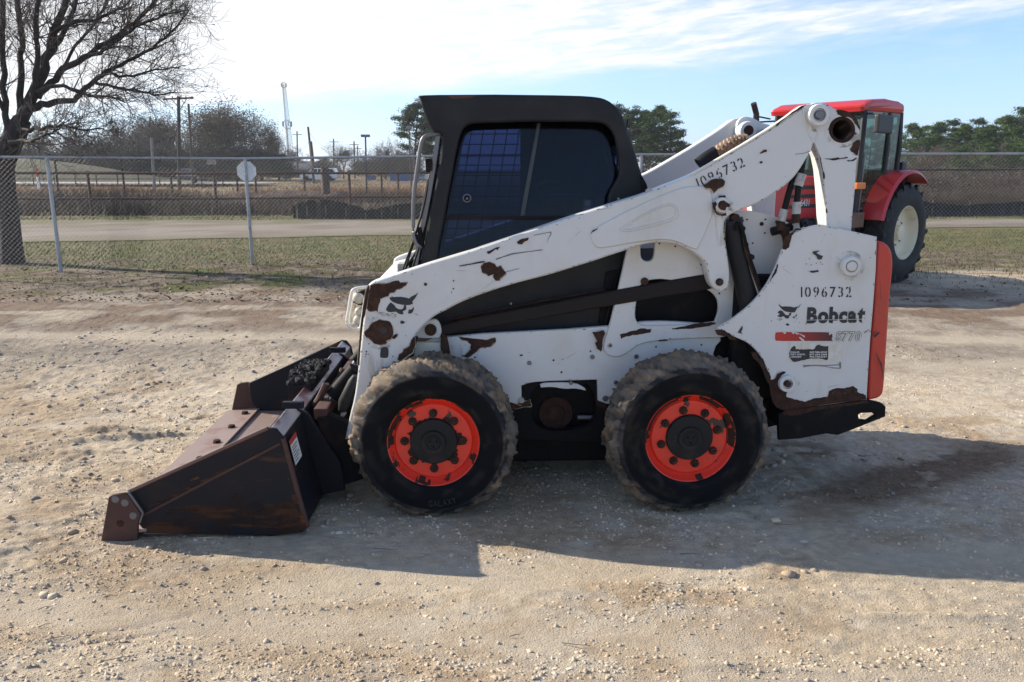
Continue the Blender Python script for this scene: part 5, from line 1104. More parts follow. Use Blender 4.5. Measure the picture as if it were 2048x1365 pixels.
def tractor_wheel(x, y0, y1, r, rim, nl, sgn):
    """tyre between y0 (inner) and y1 (outer face), sgn the outer side"""
    w = part('wheel', TR, (x, 0, r)); wd = abs(y1-y0)
    pr = [(rim, .05), (rim+.02, .015), (rim+.10, -.004), (r-.12, .012), (r-.05, .05), (r-.035, .10), (r-.03, wd/2), (r-.035, wd-.10), (r-.05, wd-.05), (r-.12, wd-.012), (rim+.10, wd), (rim, wd-.05)]
    lathe('tyre', [(a, y1-sgn*b) for a, b in pr], M['trubber'], w, 56)
    V, F = [], []
    for k in range(nl):
        for s in (0, 1):
            a0 = 2*math.pi*(k+.5*s)/nl; o = len(V); n = 5
            for i_ in range(n):
                t = i_/(n-1); b = (.02+(wd/2+.01)*t) if s == 0 else wd-(.02+(wd/2+.01)*t)
                a = a0+.34*t*(1 if r > .6 else 1.1); h = .015 if t == 0 else 0; dw = .030+.012*t
                for (rr_, da) in ((r-.075-h*2, -dw), (r-h, -dw*.8), (r-h, dw*.8), (r-.075-h*2, dw)):
                    aa = a+da/r; V.append((rr_*math.cos(aa), y1-sgn*b, rr_*math.sin(aa)))
            for i_ in range(n-1):
                for e in range(3): F.append((o+i_*4+e, o+i_*4+e+1, o+i_*4+5+e, o+i_*4+4+e))
            F += [(o, o+1, o+2, o+3), (o+4*n-4, o+4*n-1, o+4*n-2, o+4*n-3)]
    lg_ = mesh('tread_lugs', V, F, M['trubber'], w); bm = bmesh.new(); bm.from_mesh(lg_.data); bmesh.ops.recalc_face_normals(bm, faces=bm.faces); bm.to_mesh(lg_.data); bm.free()
    pr = [(rim+.012, .03), (rim, .02), (rim-.02, .05), (rim-.035, .12), (rim-.05, .15), (rim*.80, .17), (rim*.55, .19), (rim*.42, .17), (rim*.30, .17), (rim*.29, .10), (rim*.18, .09), (0, .09)]
    lathe('rim', [(a, y1-sgn*b) for a, b in pr], M['ivory'], w, 44)
    for k in range(8):
        a = 2*math.pi*k/8; lathe('wheel_nut', [(0, sgn*.018), (.014, sgn*.018), (.016, 0)], M['steel'], w, 6, (rim*.48*math.cos(a), y1-sgn*.178, rim*.48*math.sin(a)))
    return w
tractor_wheel(0, .58, 1.02, .755, .395, 20, 1); tractor_wheel(0, -.58, -1.02, .755, .415, 20, -1)
tractor_wheel(2.35, .60, .90, .53, .31, 18, 1); tractor_wheel(2.35, -.60, -.90, .53, .31, 18, -1)
tube('axle', [(0, -.7, .755), (0, .7, .755)], .13, M['trim'], TR, 14); tube('axle', [(2.35, -.7, .53), (2.35, .7, .53)], .08, M['trim'], TR, 12)
box('gearbox', (-.35, -.28, .45), (1.5, .28, 1.0), M['trim'], TR, .05); box('engine', (1.4, -.27, .5), (2.75, .27, 1.05), M['trim'], TR, .04)
hoodp = [(1.12, .98), (1.12, 1.60), (1.9, 1.59), (2.6, 1.52), (2.9, 1.40), (3.0, 1.20), (3.0, .92), (2.7, .90), (2.2, 1.0)]
hd = prism('hood', hoodp, -.36, .36, M['tred'], TR, .04)
for z in (1.16, 1.30, 1.42): box('hood_grille', (1.5, .352, z), (2.25, .366, z+.05), M['trim'], hd, .003)
box('hood_panel', (1.16, .355, 1.02), (2.7, .372, 1.12), M['tred'], hd, .006)
me_ = letters('6431', .01); xs = [q.co.x for q in me_.vertices]; a, b = TP(1601, 401, .372), TP(1625, 397, .372)
me_.transform(Matrix.Translation((a[0], .374, 1.19)) @ Matrix(((-.13, 0, 0, 0), (0, 0, 1, 0), (0, .13, 0, 0), (0, 0, 0, 1))))
new_obj('model_number', me_, hd, M['decalwhite'])
box('front_weight', (2.95, -.3, .55), (3.2, .3, .88), M['trim'], TR, .03)
cb = part('tractor_cab', TR)
rf_ = [(-.10, 2.50), (-.13, 2.58), (-.08, 2.64), (.1, 2.675), (.5, 2.69), (.9, 2.66), (1.08, 2.60), (1.15, 2.54), (1.13, 2.49)]
prism('cab_roof', rf_, -.74, .74, M['tred'], cb, .06)
bx_ = {'rear': -.12, 'b': .30, 'front': 1.18}
for s in (-1, 1):
    tube('cab_pillar', [(-.08, s*.70, 1.35), (-.12, s*.70, 2.0), (-.10, s*.68, 2.52)], .045, M['trim'], cb, 8)
    tube('cab_pillar', [(.34, s*.71, 1.2), (.28, s*.71, 2.0), (.28, s*.69, 2.52)], .04, M['trim'], cb, 8)
    tube('cab_pillar', [(1.10, s*.69, .75), (1.06, s*.70, 1.6), (1.0, s*.68, 2.52)], .045, M['trim'], cb, 8)
    tube('cab_sill', [(1.10, s*.70, .75), (.75, s*.71, .72), (.55, s*.71, .95), (.34, s*.71, 1.3), (-.08, s*.70, 1.4)], .035, M['trim'], cb, 8, 1)
    g1 = [(1.09, .78), (1.05, 1.6), (.99, 2.5), (.30, 2.5), (.30, 2.0), (.36, 1.3), (.58, .95), (.78, .76)]
    mesh('door_glass', [(x, s*.705, z) for x, z in g1], [tuple(range(8))], M['tglass'], cb)
    mesh('quarter_glass', [(x, s*.705, z) for x, z in [(.28, 1.35), (.27, 2.5), (-.10, 2.5), (-.12, 2.0), (-.08, 1.4)]], [(0, 1, 2, 3, 4)], M['tglass'], cb)
    tube('door_handle', [(1.04, s*.74, 1.0), (1.02, s*.75, 1.9)], .012, M['steel'], cb, 6)
    # fenders
    pr = []
    for k in range(15):
        a = math.radians(14+k*(128-14)/14); pr.append((.90*math.cos(a), .755+.93*math.sin(a)))
    V = []
    for y, dr in ((s*.70, 0), (s*1.00, 0), (s*1.03, -.05), (s*1.015, -.055), (s*.99, -.015), (s*.70, -.015)):
        V += [(x*(1+dr), y, .755+(z-.755)*(1+dr)) for x, z in pr]
    F = [(e*15+k, e*15+k+1, ((e+1) % 6)*15+k+1, ((e+1) % 6)*15+k) for e in range(6) for k in range(14)]
    o = mesh('fender', V, F, M['tred'], TR); bm = bmesh.new(); bm.from_mesh(o.data); bmesh.ops.recalc_face_normals(bm, faces=bm.faces); bm.to_mesh(o.data); bm.free(); angle_smooth(o, 40)
    fl = prism('fender_side', [(x*.985, .755+(z-.755)*.985) for x, z in pr]+[(-.3, 1.2), (.5, .8)], s*.69, s*.70, M['trim'], TR)
    box('step', (.95, s*.55, .35), (1.3, s*.85, .39), M['trim'], TR, .006); box('step', (.98, s*.55, .62), (1.28, s*.8, .65), M['trim'], TR, .006)
mesh('rear_glass', [(-.12, -.66, 1.45), (-.12, .66, 1.45), (-.11, .66, 2.48), (-.11, -.66, 2.48)], [(0, 1, 2, 3)], M['tglass'], cb)
mesh('windscreen', [(1.08, -.66, 1.3), (1.08, .66, 1.3), (1.0, .66, 2.48), (1.0, -.66, 2.48)], [(0, 1, 2, 3)], M['tglass'], cb)
box('roof_lining', (-.08, -.68, 2.45), (1.06, .68, 2.53), M['trim'], cb, .02)
ts = part('driver_seat', TR); box('seat_cushion', (.15, -.25, 1.22), (.65, .25, 1.34), M['seat'], ts, .04); box('seat_back', (.08, -.24, 1.32), (.2, .24, 1.95), M['seat'], ts, .04)
sw = lathe('steering_wheel', [(.17, -.012), (.19, 0), (.17, .012), (.155, 0), (.17, -.012)], M['trim'], TR, 20); sw.location = (.80, 0, 1.62); sw.rotation_euler = (math.radians(62), 0, math.radians(90))
box('dashboard', (.85, -.3, 1.1), (1.06, .3, 1.5), M['trim'], cb, .03)
box('cab_base', (-.1, -.5, .8), (1.05, .5, 1.1), M['trim'], cb, .03)
a = TP(1755, 229, 1.02); b = TP(1781, 268, 1.02)
mr_ = box('mirror', (min(a[0], b[0]), .98, b[2]), (max(a[0], b[0]), 1.05, a[2]), M['trim'], TR, .02); tube('mirror_arm', [(1.0, .68, a[2]+.04), ((a[0]+b[0])/2, 1.0, a[2]+.02), ((a[0]+b[0])/2, 1.0, b[2]+.05)], .014, M['trim'], mr_, 6)
tube('mirror_arm', [(1.0, -.68, 2.42), (1.25, -1.0, 2.40)], .014, M['trim'], TR, 6); tube('mirror_arm', [(1.0, -.68, 2.32), (1.25, -1.0, 2.30)], .014, M['trim'], TR, 6)
box('indicator', (1.05, .72, TP(1718, 372, .74)[2]-.045), (1.30, .82, TP(1718, 372, .74)[2]+.045), M['torange'], TR, .012)
p_ = TP(1704, 440, .78); box('tool_box', (p_[0]-.2, .60, p_[2]-.11), (p_[0]+.2, .86, p_[2]+.1), M['timber'], TR, .015)
ex = TP(1512, 240, -.62); et = TP(1507, 207, -.62)
tube('exhaust_pipe', [(ex[0], -.62, 1.3), (ex[0], -.62, ex[2]-.05), (ex[0], -.62, ex[2]+.08), (ex[0]+.03, -.62, et[2]-.10), (ex[0]+.09, -.62, et[2])], [.05, .05, .042, .042, .042], M['trim'], TR, 12)
tube('exhaust_bracket', [(ex[0]-.02, -.62, ex[2]-.06), (1.25, -.66, ex[2]-.08)], .016, M['trim'], TR, 6); tube('exhaust_bracket', [(ex[0]-.02, -.62, ex[2]+.05), (1.25, -.66, ex[2]+.03)], .012, M['trim'], TR, 6)
box('rear_hitch', (-.95, -.4, .45), (-.4, .4, .8), M['trim'], TR, .04)
for z in (1.75, 1.85): pass
box('work_lamp', (-.35, .55, 1.62), (-.2, .75, 1.80), M['trim'], TR, .02)

# ================================================================== fences
M['galv'] = mat('galvanised_steel', (.40, .42, .44), [((.28, .29, .30), 12, .45, .7)], .45, metal=.55)
M['wire'] = mat('fence_wire', (.25, .26, .265), rough=.55, metal=.2)
M['pipe'] = mat('rusty_pipe', (.085, .040, .028), [((.05, .028, .022), 3, .45, .65), ((.13, .07, .045), 12, .6, .75)], .8)
CLF = thing('chain_link_fence', 'grey galvanised chain link fence running across behind the loader', 'fence', (0, 0, 0))
fp = [(-140, 549, 12.6), (122, 545, 13.06), (505, 530, 14.1), (890, 528, 14.15), (1275, 526, 14.2), (1660, 526, 14.25), (2060, 526, 14.3), (2450, 526, 14.3)]
base = []
for x, y, D in fp:
    q = At(x, y, D); base.append(Vector((q.x, D, -.05)))
tops = [1.885, 1.885, 1.875, 1.92, 1.945, 1.955, 1.965, 1.97]
pmesh = None
for b, t in zip(base, tops):
    o = tube('post', [tuple(b), (b.x, b.y, t)], .030, M['galv'], CLF, 10)
    lathe('post_cap', [(0, 0), (.036, 0), (.036, .03)], M['galv'], o, 10, (b.x, b.y, t-.03)) if False else None
tube('top_rail', [(b.x, b.y-.005, t) for b, t in zip(base, tops)], .0215, M['galv'], CLF, 10)
V, F = [], []
def bar3(a, b, r):
    a, b = Vector(a), Vector(b); d = (b-a).normalized(); n1 = d.cross(Vector((0, 1, 0))).normalized()*r; n2 = d.cross(n1).normalized()*r; o = len(V)
    for p_ in (a, b):
        for k in range(3):
            an = 2.094*k; V.append(tuple(p_+n1*math.cos(an)+n2*math.sin(an)))
    for k in range(3): F.append((o+k, o+(k+1) % 3, o+3+(k+1) % 3, o+3+k))
for k in range(len(base)-1):
    a, b = base[k], base[k+1]; Lg = (b-a).length; d = (b-a).normalized(); H0, H1 = .03, (tops[k]+tops[k+1])/2-.02; hh = H1-H0; n = int(Lg/.074)
    for i_ in range(-int(hh/.074), n+1):
        s0 = i_*.074
        for sg in (1, -1):
            x0, x1 = (s0, s0+hh) if sg == 1 else (s0+hh, s0)
            z0, z1 = H0, H1
            # clip to the span
            def clip(xa, za, xb, zb):
                if (xa < 0 and xb < 0) or (xa > Lg and xb > Lg): return None
                f = lambda t: (xa+(xb-xa)*t, za+(zb-za)*t); t0, t1 = 0., 1.
                for lim, sn in ((0, 1), (Lg, -1)):
                    if sn*(xa-lim) < 0: t0 = max(t0, (lim-xa)/(xb-xa))
                    if sn*(xb-lim) < 0: t1 = min(t1, (lim-xa)/(xb-xa))
                return (f(t0), f(t1)) if t1 > t0+1e-4 else None
            c_ = clip(x0, z0, x1, z1)
            if c_:
                (xa, za), (xb, zb) = c_; off = .002*sg
                bar3(a+d*xa+Vector((0, off, za+.05)), a+d*xb+Vector((0, off, zb+.05)), .00135)
wm = fast('wire_mesh', V, F, M['wire'], CLF); wm['kind'] = 'stuff'
# rusty pipe fences beyond the lane
PF = thing('pipe_fence', 'rusty brown pipe fence with two rails along the far side of the lane', 'fence', (0, 0, 0))
pfp = [(-300, 28.2), (-70, 28.6), (181, 29.2), (432, 29.8), (700, 30.6), (980, 31.5), (1260, 32.5), (1530, 33.6), (1800, 35), (2011, 36), (2300, 37.5)]
pw = [At(x, 400, D) for x, D in pfp]
for w_ in pw: tube('post', [(w_.x, w_.y, -.1), (w_.x, w_.y, 1.62)], .055, M['pipe'], PF, 8)
tube('rail', [(w_.x, w_.y, 1.60-.07*math.sin(k*.5)) for k, w_ in enumerate(pw)], .045, M['pipe'], PF, 8); tube('rail', [(w_.x, w_.y, .62+.02*math.sin(k*1.7)) for k, w_ in enumerate(pw)], .045, M['pipe'], PF, 8)
PB = thing('pipe_fence', 'taller rusty post fence set behind the dry grass at the left', 'fence', (0, 0, 0))
pb = [(-60, 2.3), (118, 2.35), (250, 2.3), (345, 1.75), (476, 1.55), (513, 1.6), (610, 1.55), (764, 1.4), (797, 1.4), (900, 1.45)]
bw = [(At(x, 390, 47+x*.004), h) for x, h in pb]
for w_, h in bw: tube('post', [(w_.x, w_.y, -.3), (w_.x, w_.y, h)], .065, M['pipe'], PB, 7)
tube('rail', [(w_.x, w_.y, 1.42) for w_, h in bw], .05, M['pipe'], PB, 6)
PC = thing('field_fence', 'low thin rail fence along the street at the far left', 'fence', (0, 0, 0))
cw = [At(x, 370, 76) for x in range(-100, 470, 42)]
for w_ in cw: tube('post', [(w_.x, w_.y, -.3), (w_.x, w_.y, 1.45)], .06, M['pipe'], PC, 6)
for z in (.75, 1.4): tube('rail', [(w_.x, w_.y, z) for w_ in cw], .045, M['pipe'], PC, 6)
w_ = At(652, 395, 44); wpst = tube('wooden_post', [(w_.x, w_.y, -.2), (w_.x+.02, w_.y, .8), (w_.x, w_.y, 1.75)], [.25, .23, .22], mat('weathered_timber', (.11, .065, .05), [((.06, .04, .035), 6, .45, .65, (3, 3, .4))], .85), None, 9)
wpst['label'] = 'thick weathered wooden post standing in front of the white off-road car'; wpst['category'] = 'post'
# black silt barrier
def silt(name, pts, label):
    V, F = [], []; q = []
    for i_ in range(len(pts)-1):
        a, b = pts[i_], pts[i_+1]; n = 10
        for k in range(n): q.append(tuple(a[j]+(b[j]-a[j])*k/n for j in range(4)))
    q.append(pts[-1]); rr_ = random.Random(5)
    for k, (x, yt, yb, D) in enumerate(q):
        t = At(x, yt, D); y = D+.06*math.sin(k*.9)+rr_.uniform(-.03, .03)
        for dy in (0, .02):
            V += [(t.x, y+dy, -.05), (t.x, y+dy+.05, t.z*.5), (t.x+rr_.uniform(-.03, .03), y+dy, t.z+rr_.uniform(-.03, .03))]
    n = len(q)
    for k in range(n-1):
        o, p_ = k*6, k*6+6; F += [(o, p_, p_+1, o+1), (o+1, p_+1, p_+2, o+2), (o+3, o+4, p_+4, p_+3), (o+4, o+5, p_+5, p_+4), (o+2, p_+2, p_+5, o+5)]
    root = mesh(name, V, F, M['siltcloth'], None); root['label'] = label; root['category'] = 'silt fence'
    for k in range(3, n, 9): tube('stake', [(V[k*6][0], V[k*6][1]+.03, -.1), (V[k*6][0], V[k*6][1]+.05, V[k*6+2][2]+.12)], .022, M['siltstake'], root, 5)
    return root
M['siltcloth'] = mat('black_silt_cloth', (.013, .013, .015), [((.035, .03, .027), 2.5, .5, .7)], .7); M['siltstake'] = mat('stake_wood', (.14, .10, .07), rough=.8)
silt('silt_fence', [(585,412,436,27.6),(605,404,436,27.5),(645,399,436,27.4),(690,407,436,27.4),(735,421,436,27.4),(770,414,436,27.4),(805,408,436,27.4),(900,405,436,27.5),(1300,405,436,27.8)], 'sagging black silt fence cloth beyond the lane, left of the loader cab')
silt('silt_fence', [(1700,404,434,28.5),(1850,404,434,28.7),(1930,412,434,28.9),(2048,404,434,29.2),(2250,404,434,29.6)], 'black silt fence cloth beyond the lane, right of the tractor')

# ================================================================== things beyond the fences
M['wood'] = mat('pole_wood', (.10, .078, .062), [((.06, .05, .042), 4, .45, .65, (4, 4, .3))], .85)
M['palewood'] = mat('pale_grey_post', (.26, .24, .22), [((.18, .16, .15), 4, .45, .65)], .85)
M['lattice'] = mat('tower_galvanised', (.30, .30, .32), rough=.5, metal=.3)
M['carwhite'] = mat('white_car_paint', (.82, .82, .82), rough=.25, coat=.4); M['cardark'] = mat('dark_car_paint', (.03, .032, .04), rough=.25, coat=.5)
M['carglass'] = mat('car_window', (.012, .015, .018), rough=.08); M['dumpblue'] = mat('dumpster_blue', (.03, .09, .23), [((.05, .07, .12), 3, .5, .7)], .5)
def pole(name, label, x0, y0, x1, y1, D, r, mt='wood', cat='pole', group=None):
    a, b = At(x0, y0, D), At(x1, y1, D); t = thing(name, label, cat, (b.x, D, 0), 0, group)
    tube('shaft', [(0, 0, -.4), (a.x-b.x, 0, a.z)], [r, r*.78], M[mt], t, 8); t['_h'] = a.z; return t, a.x-b.x, a.z
t, dx, h = pole('utility_pole', 'dark wooden utility pole with a crossarm at its top, left of the brown oak', 357, 193, 358, 380, 60, .16)
tube('crossarm', [(dx-1.2, .1, h-.2), (dx+1.05, .1, h-.1)], .07, M['wood'], t, 6)
for k in (-1.1, -.5, .5, .95): tube('insulator', [(dx+k, .1, h-.2), (dx+k, .1, h+.02)], .045, M['palewood'], t, 6)
for k in (-.6, .5): tube('crossarm_brace', [(dx+k, .14, h-.2), (dx, .14, h-.9)], .025, M['wood'], t, 5)
t, dx, h = pole('utility_pole', 'thin bare wooden pole leaning close beside the crossarm pole', 377, 208, 386, 372, 72, .13)
t, dx, h = pole('utility_pole', 'short pale grey post to the left of the crossarm pole', 303, 275, 308, 377, 62, .13, 'palewood')
t, dx, h = pole('utility_pole', 'dark leaning pole in two lengths beside the white off-road car', 616, 254, 629, 379, 100, .17); tube('pole_splice', [(dx*.75+.15, -.1, h*.74), (dx*.28+.15, -.1, h*.28)], .2, M['wood'], t, 7)
t, dx, h = pole('lamp_post', 'slim dark lamp post with a double lamp head, right of the white off-road car', 731, 274, 733, 390, 48, .06, 'cardark', 'lamp post')
for k in (-.14, .14): box('lamp_head', (dx+k-.12, -.12, h-.02), (dx+k+.12, .12, h+.13), M['palewood'], t, .02)
t, dx, h = pole('lamp_post', 'slim pole with a small pale lamp head just left of the loader cab', 818, 258, 822, 345, 75, .08, 'wood', 'lamp post'); box('lamp_head', (dx-.2, -.2, h-.05), (dx+.2, .2, h+.25), M['palewood'], t, .03)
for x, y, D, lab in ((594, 263, 150, 'very thin far pole immediately right of the radio tower'), (667, 278, 160, 'thin far pole in front of the small round tree'), (708, 283, 150, 'thin far pole between the small round tree and the lamp post'), (715, 292, 175, 'fainter thin pole hard by another far pole left of the lamp post')):
    t, dx, h = pole('utility_pole', lab, x, y, x+1, 345, D, .16); tube('crossarm', [(dx-.9, 0, h-.6), (dx+.9, 0, h-.6)], .06, M['wood'], t, 5)
def wires(name, label, pts, r=.018):
    P_ = []
    for a, b in zip(pts[:-1], pts[1:]):
        for k in range(9):
            t = k/8; q = a.lerp(b, t); P_.append((q.x, q.y, q.z-(b-a).length*.018*4*t*(1-t)))
    o = tube(name, P_, r, M['cardark'], None, 4, caps=False); o['label'] = label; o['category'] = 'wire'
wires('overhead_wire', 'thin overhead wire sagging from the leaning pole to the lamp post side', [At(616, 262, 100), At(667, 292, 160), At(708, 297, 150)])
wires('overhead_wire', 'thin overhead wire sagging between the radio tower pole and the leaning pole', [At(594, 285, 150), At(618, 283, 100)])
# radio tower
D = 260; a, b = At(575.5, 168, D), At(583, 335, D)
rt = thing('radio_tower', 'tall slim lattice radio tower with antennas far beyond the fence', 'radio tower', (b.x, D, 0))
ht = a.z; lean = 0; seg = 26
legs = [[], [], []]
for k in range(seg+1):
    z = ht*k/seg; w = 1.35-.80*k/seg
    for i_ in range(3):
        an = 2.094*i_+.5; legs[i_].append((w*math.cos(an)-1.0*k/seg, w*math.sin(an), z))
V0, F0 = tubes([(l, [.075]*len(l)) for l in legs], 4)
for i_ in range(3):
    tube('leg', legs[i_], .07, M['lattice'], rt, 5)
pl_ = []
for k in range(seg):
    for i_ in range(3): j_ = (i_+1) % 3; pl_ += [([legs[i_][k], legs[j_][k+1]], [.045]*2), ([legs[j_][k], legs[i_][k+1]], [.045]*2), ([legs[i_][k], legs[j_][k]], [.045]*2)]
Vb, Fb = tubes(pl_, 3); br_o = fast('lattice_bracing', Vb, Fb, M['lattice'], rt); br_o['kind'] = 'stuff'
for zf, n, R in ((.985, 3, .9), (.555, 6, 1.5)):
    z = ht*zf
    lathe('platform', [(R, 0), (R, .1), (R-.2, .1), (R-.2, 0), (R, 0)], M['lattice'], rt, 12, (-1.0*zf, 0, z)).rotation_euler = (0, 0, 0)
    for k in range(n):
        an = 2*math.pi*k/n; box('antenna_panel', (-1.0*zf+R*math.cos(an)-.10, R*math.sin(an)-.1, z-.6), (-1.0*zf+R*math.cos(an)+.10, R*math.sin(an)+.1, z+(.5 if zf > .9 else 1.0)), M['palewood'], rt, 0)
tube('feed_line', [(-.2, -1.2, 0), (-.6, -.9, ht*.55)], .22, M['lattice'], rt, 5)
# stop sign seen from behind, small sign, marker post
D = 26.8; c = At(493, 343, D); sg = thing('stop_sign', 'blank pale back of an eight-sided stop sign behind a chain link fence post', 'sign', (c.x, D, 0))
R = At(493+20.5, 343, D).x-c.x
plate_local('sign_plate', [[(R*math.cos(math.pi/8+k*math.pi/4), c.z+R*math.sin(math.pi/8+k*math.pi/4)) for k in range(8)]], 0, .01, mat('sign_aluminium', (.74, .74, .73), [((.58, .58, .58), 2, .4, .7)], .5), sg, .002)
tube('sign_post', [(0, -.03, -.2), (0, -.03, c.z+.3)], .03, M['galv'], sg, 8)
D = 72; c = At(423, 324, D); sg = thing('small_sign', 'small pale rectangular sign board at the foot of the brown oak', 'sign', (c.x, D, 0))
box('sign_plate', (-.42, -.02, c.z-.25), (.42, .02, c.z+.25), M['palewood'], sg, .005); tube('sign_post', [(.3, .04, 0), (.3, .04, c.z)], .05, M['wood'], sg, 6)
D = 62; c = At(76, 362, D); mk = thing('marker_post', 'orange topped white marker post in the dry grass at the far left', 'marker post', (c.x, D, 0))
tube('post', [(0, 0, -.2), (0, 0, 1.12)], .09, M['carwhite'], mk, 8); tube('post_top', [(0, 0, 1.1), (0, 0, 1.75)], .12, mat('marker_orange', (.62, .10, .03), rough=.5), mk, 8)
# cars
def car(label, x, y, D, L_, H_, Wd, paint, prof, wins, rz, wheelx, wr, cat, name):
    c = At(x, y, D); t = thing(name, label, cat, (c.x, D, CAMH*0+(0.0)), rz)
    prism('body', prof, -Wd/2, Wd/2, M[paint], t, .06)
    for w_ in wins:
        for s in (-1, 1): prism('window', w_, s*Wd/2-.012*(s < 0), s*Wd/2+.012*(s > 0)+.001, M['carglass'], t) if False else mesh('window', [(p_[0], s*(Wd/2+.006), p_[1]) for p_ in w_], [tuple(range(len(w_)))], M['carglass'], t)
    for wx in wheelx:
        for s in (-1, 1):
            lathe('wheel', [(0, -.02), (wr*.55, -.02), (wr*.6, 0), (wr*.95, 0), (wr, .03), (wr, .2), (0, .2)], M['trubber'], t, 16, (wx, s*Wd/2-(.0 if s < 0 else .18), wr))
    return t
sp_ = [(-2.55,.45),(-2.6,.75),(-2.5,1.05),(-1.35,1.18),(-.95,1.62),(-.8,1.78),(2.2,1.80),(2.5,1.15),(2.6,1.0),(2.6,.5),(2.3,.38),(-2.3,.38)]
sw_ = [[(-1.15,1.2),(-.82,1.66),(-.1,1.68),(-.1,1.2)],[(0,1.2),(0,1.68),(.95,1.68),(.95,1.2)],[(1.05,1.2),(1.05,1.68),(2.05,1.66),(2.3,1.22)]]
cv = car('white off-road estate car parked far off in the field, seen from the side', 640, 360, 112, 5, 1.8, 1.9, 'carwhite', sp_, sw_, 0, (-1.65, 1.6), .42, 'car', 'parked_car')
mesh('windscreen', [(-1.33, -.8, 1.2), (-1.33, .8, 1.2), (-.95, .75, 1.66), (-.95, -.75, 1.66)], [(0, 1, 2, 3)], M['carglass'], cv); box('roof_rack', (-.6, -.7, 1.84), (2.0, .7, 1.88), M['cardark'], cv, .01); box('tail_lamp', (2.56, -.9, .95), (2.63, -.7, 1.3), M['tred'], cv, .01)
tube('roof_rack_foot', [(0, -.7, 1.76), (0, -.7, 1.86)], .04, M['cardark'], cv, 5); tube('roof_rack_foot', [(1.6, -.7, 1.76), (1.6, -.7, 1.86)], .04, M['cardark'], cv, 5)
sp2 = [(-2.2,.35),(-2.25,.7),(-1.3,.85),(-.7,1.35),(.7,1.38),(1.5,.95),(2.2,.9),(2.25,.4),(2.0,.3),(-2,.3)]
sw2 = [[(-1.1,.88),(-.65,1.28),(0,1.3),(0,.88)],[(.1,.88),(.1,1.3),(.65,1.3),(1.3,.95)]]
cd = car('small dark car driving on the street at the far left', 375, 362, 81, 4.4, 1.4, 1.75, 'cardark', sp2, sw2, math.radians(110), (-1.4, 1.4), .32, 'car', 'dark_car'); cd.location.z = .33
for s in (-.6, .6): box('headlamp', (-2.28, s-.15, .62), (-2.2, s+.15, .75), M['chrome'], cd, .01)
# far house, sheds, dumpsters
M['roofdark'] = mat('dark_shingle_roof', (.055, .06, .075), [((.08, .085, .1), 1.5, .4, .7)], .8); M['brickwall'] = mat('tan_brick_wall', (.22, .14, .09), [((.16, .10, .07), 2, .4, .7)], .85); M['whitewall'] = mat('white_siding', (.60, .60, .60), [((.5, .5, .5), 1, .4, .7)], .7)
def house(name, label, x0, x1, yb, ye, yr, D, dep, wallm, roofm, cat='house', nw=4, gable=False):
    a, b = At(x0, yb, D), At(x1, yb, D); W_ = b.x-a.x; ze = At(x0, ye, D).z; zr = At(x0, yr, D).z
    t = thing(name, label, cat, (a.x, D, 0)); box('wall', (0, 0, -.3), (W_, dep, ze), M[wallm], t, .02); o_ = .4; rd_ = min(dep*.5, W_*.3)
    V = [(-o_, -o_, ze), (W_+o_, -o_, ze), (W_+o_, dep+o_, ze), (-o_, dep+o_, ze)]+([(-o_, dep/2, zr), (W_+o_, dep/2, zr)] if gable != 'front' else [(W_/2, -o_, zr), (W_/2, dep+o_, zr)])
    if gable is False: V[4] = (rd_, dep/2, zr); V[5] = (W_-rd_, dep/2, zr)
    F = [(0, 1, 5, 4), (2, 3, 4, 5), (1, 2, 5), (3, 0, 4), (3, 2, 1, 0)] if gable != 'front' else [(0, 4, 5, 3), (1, 2, 5, 4), (0, 1, 4), (2, 3, 5), (3, 2, 1, 0)]
    mesh('roof', V, F, M[roofm], t)
    for k in range(nw):
        x = W_*(k+.5)/nw; w_ = box('window', (x-.5, -.05, ze*.35), (x+.5, .02, ze*.8), M['palewood'], t, 0); box('pane', (x-.42, -.07, ze*.35+.08), (x+.42, -.05, ze*.8-.08), M['carglass'], w_, 0)
    box('door', (W_*.5-.5-1.2, -.05, 0), (W_*.5+.4-1.2, .01, ze*.8), M['wood'], t, 0)
    return t
h1 = house('house', 'low brick house with a dark hipped roof behind the white off-road car', 548, 640, 349, 340, 322, 150, 10, 'brickwall', 'roofdark', nw=5); box('chimney', (3.2, 4, 2), (3.9, 4.8, At(0, 318, 150).z), M['brickwall'], h1, .02)
house('shed', 'small white shed with a pale gable roof behind the blue dumpsters', 786, 822, 349, 345, 337, 130, 5, 'whitewall', 'whitewall', 'shed', 1, 'front'); house('shed', 'second pale shed just left of the loader cab front', 826, 850, 349, 344, 338, 135, 5, 'whitewall', 'palewood', 'shed', 1, 'front')
for lab, x0, x1, yt, yb, D in (('small blue dumpster, the left one of two in the field', 733, 747, 352, 361, 110), ('long dark blue dumpster beside the loader cab', 781, 836, 348, 364, 104)):
    a, b = At(x0, yb, D), At(x1, yt, D); t = thing('dumpster', lab, 'dumpster', (a.x, D, 0)); W_ = b.x-a.x; H_ = b.z
    prism('container', [(0, .15), (W_, .15), (W_+.15, H_), (-.1, H_)], 0, 1.8, M['dumpblue'], t, .03)
    for k in range(int(W_/.7)+1): box('side_rib', (k*.7+.02, -.05, .2), (k*.7+.12, 0, H_-.05), M['dumpblue'], t, 0)
    box('rim', (-.15, -.07, H_-.08), (W_+.2, 1.87, H_), M['dumpblue'], t, .01)
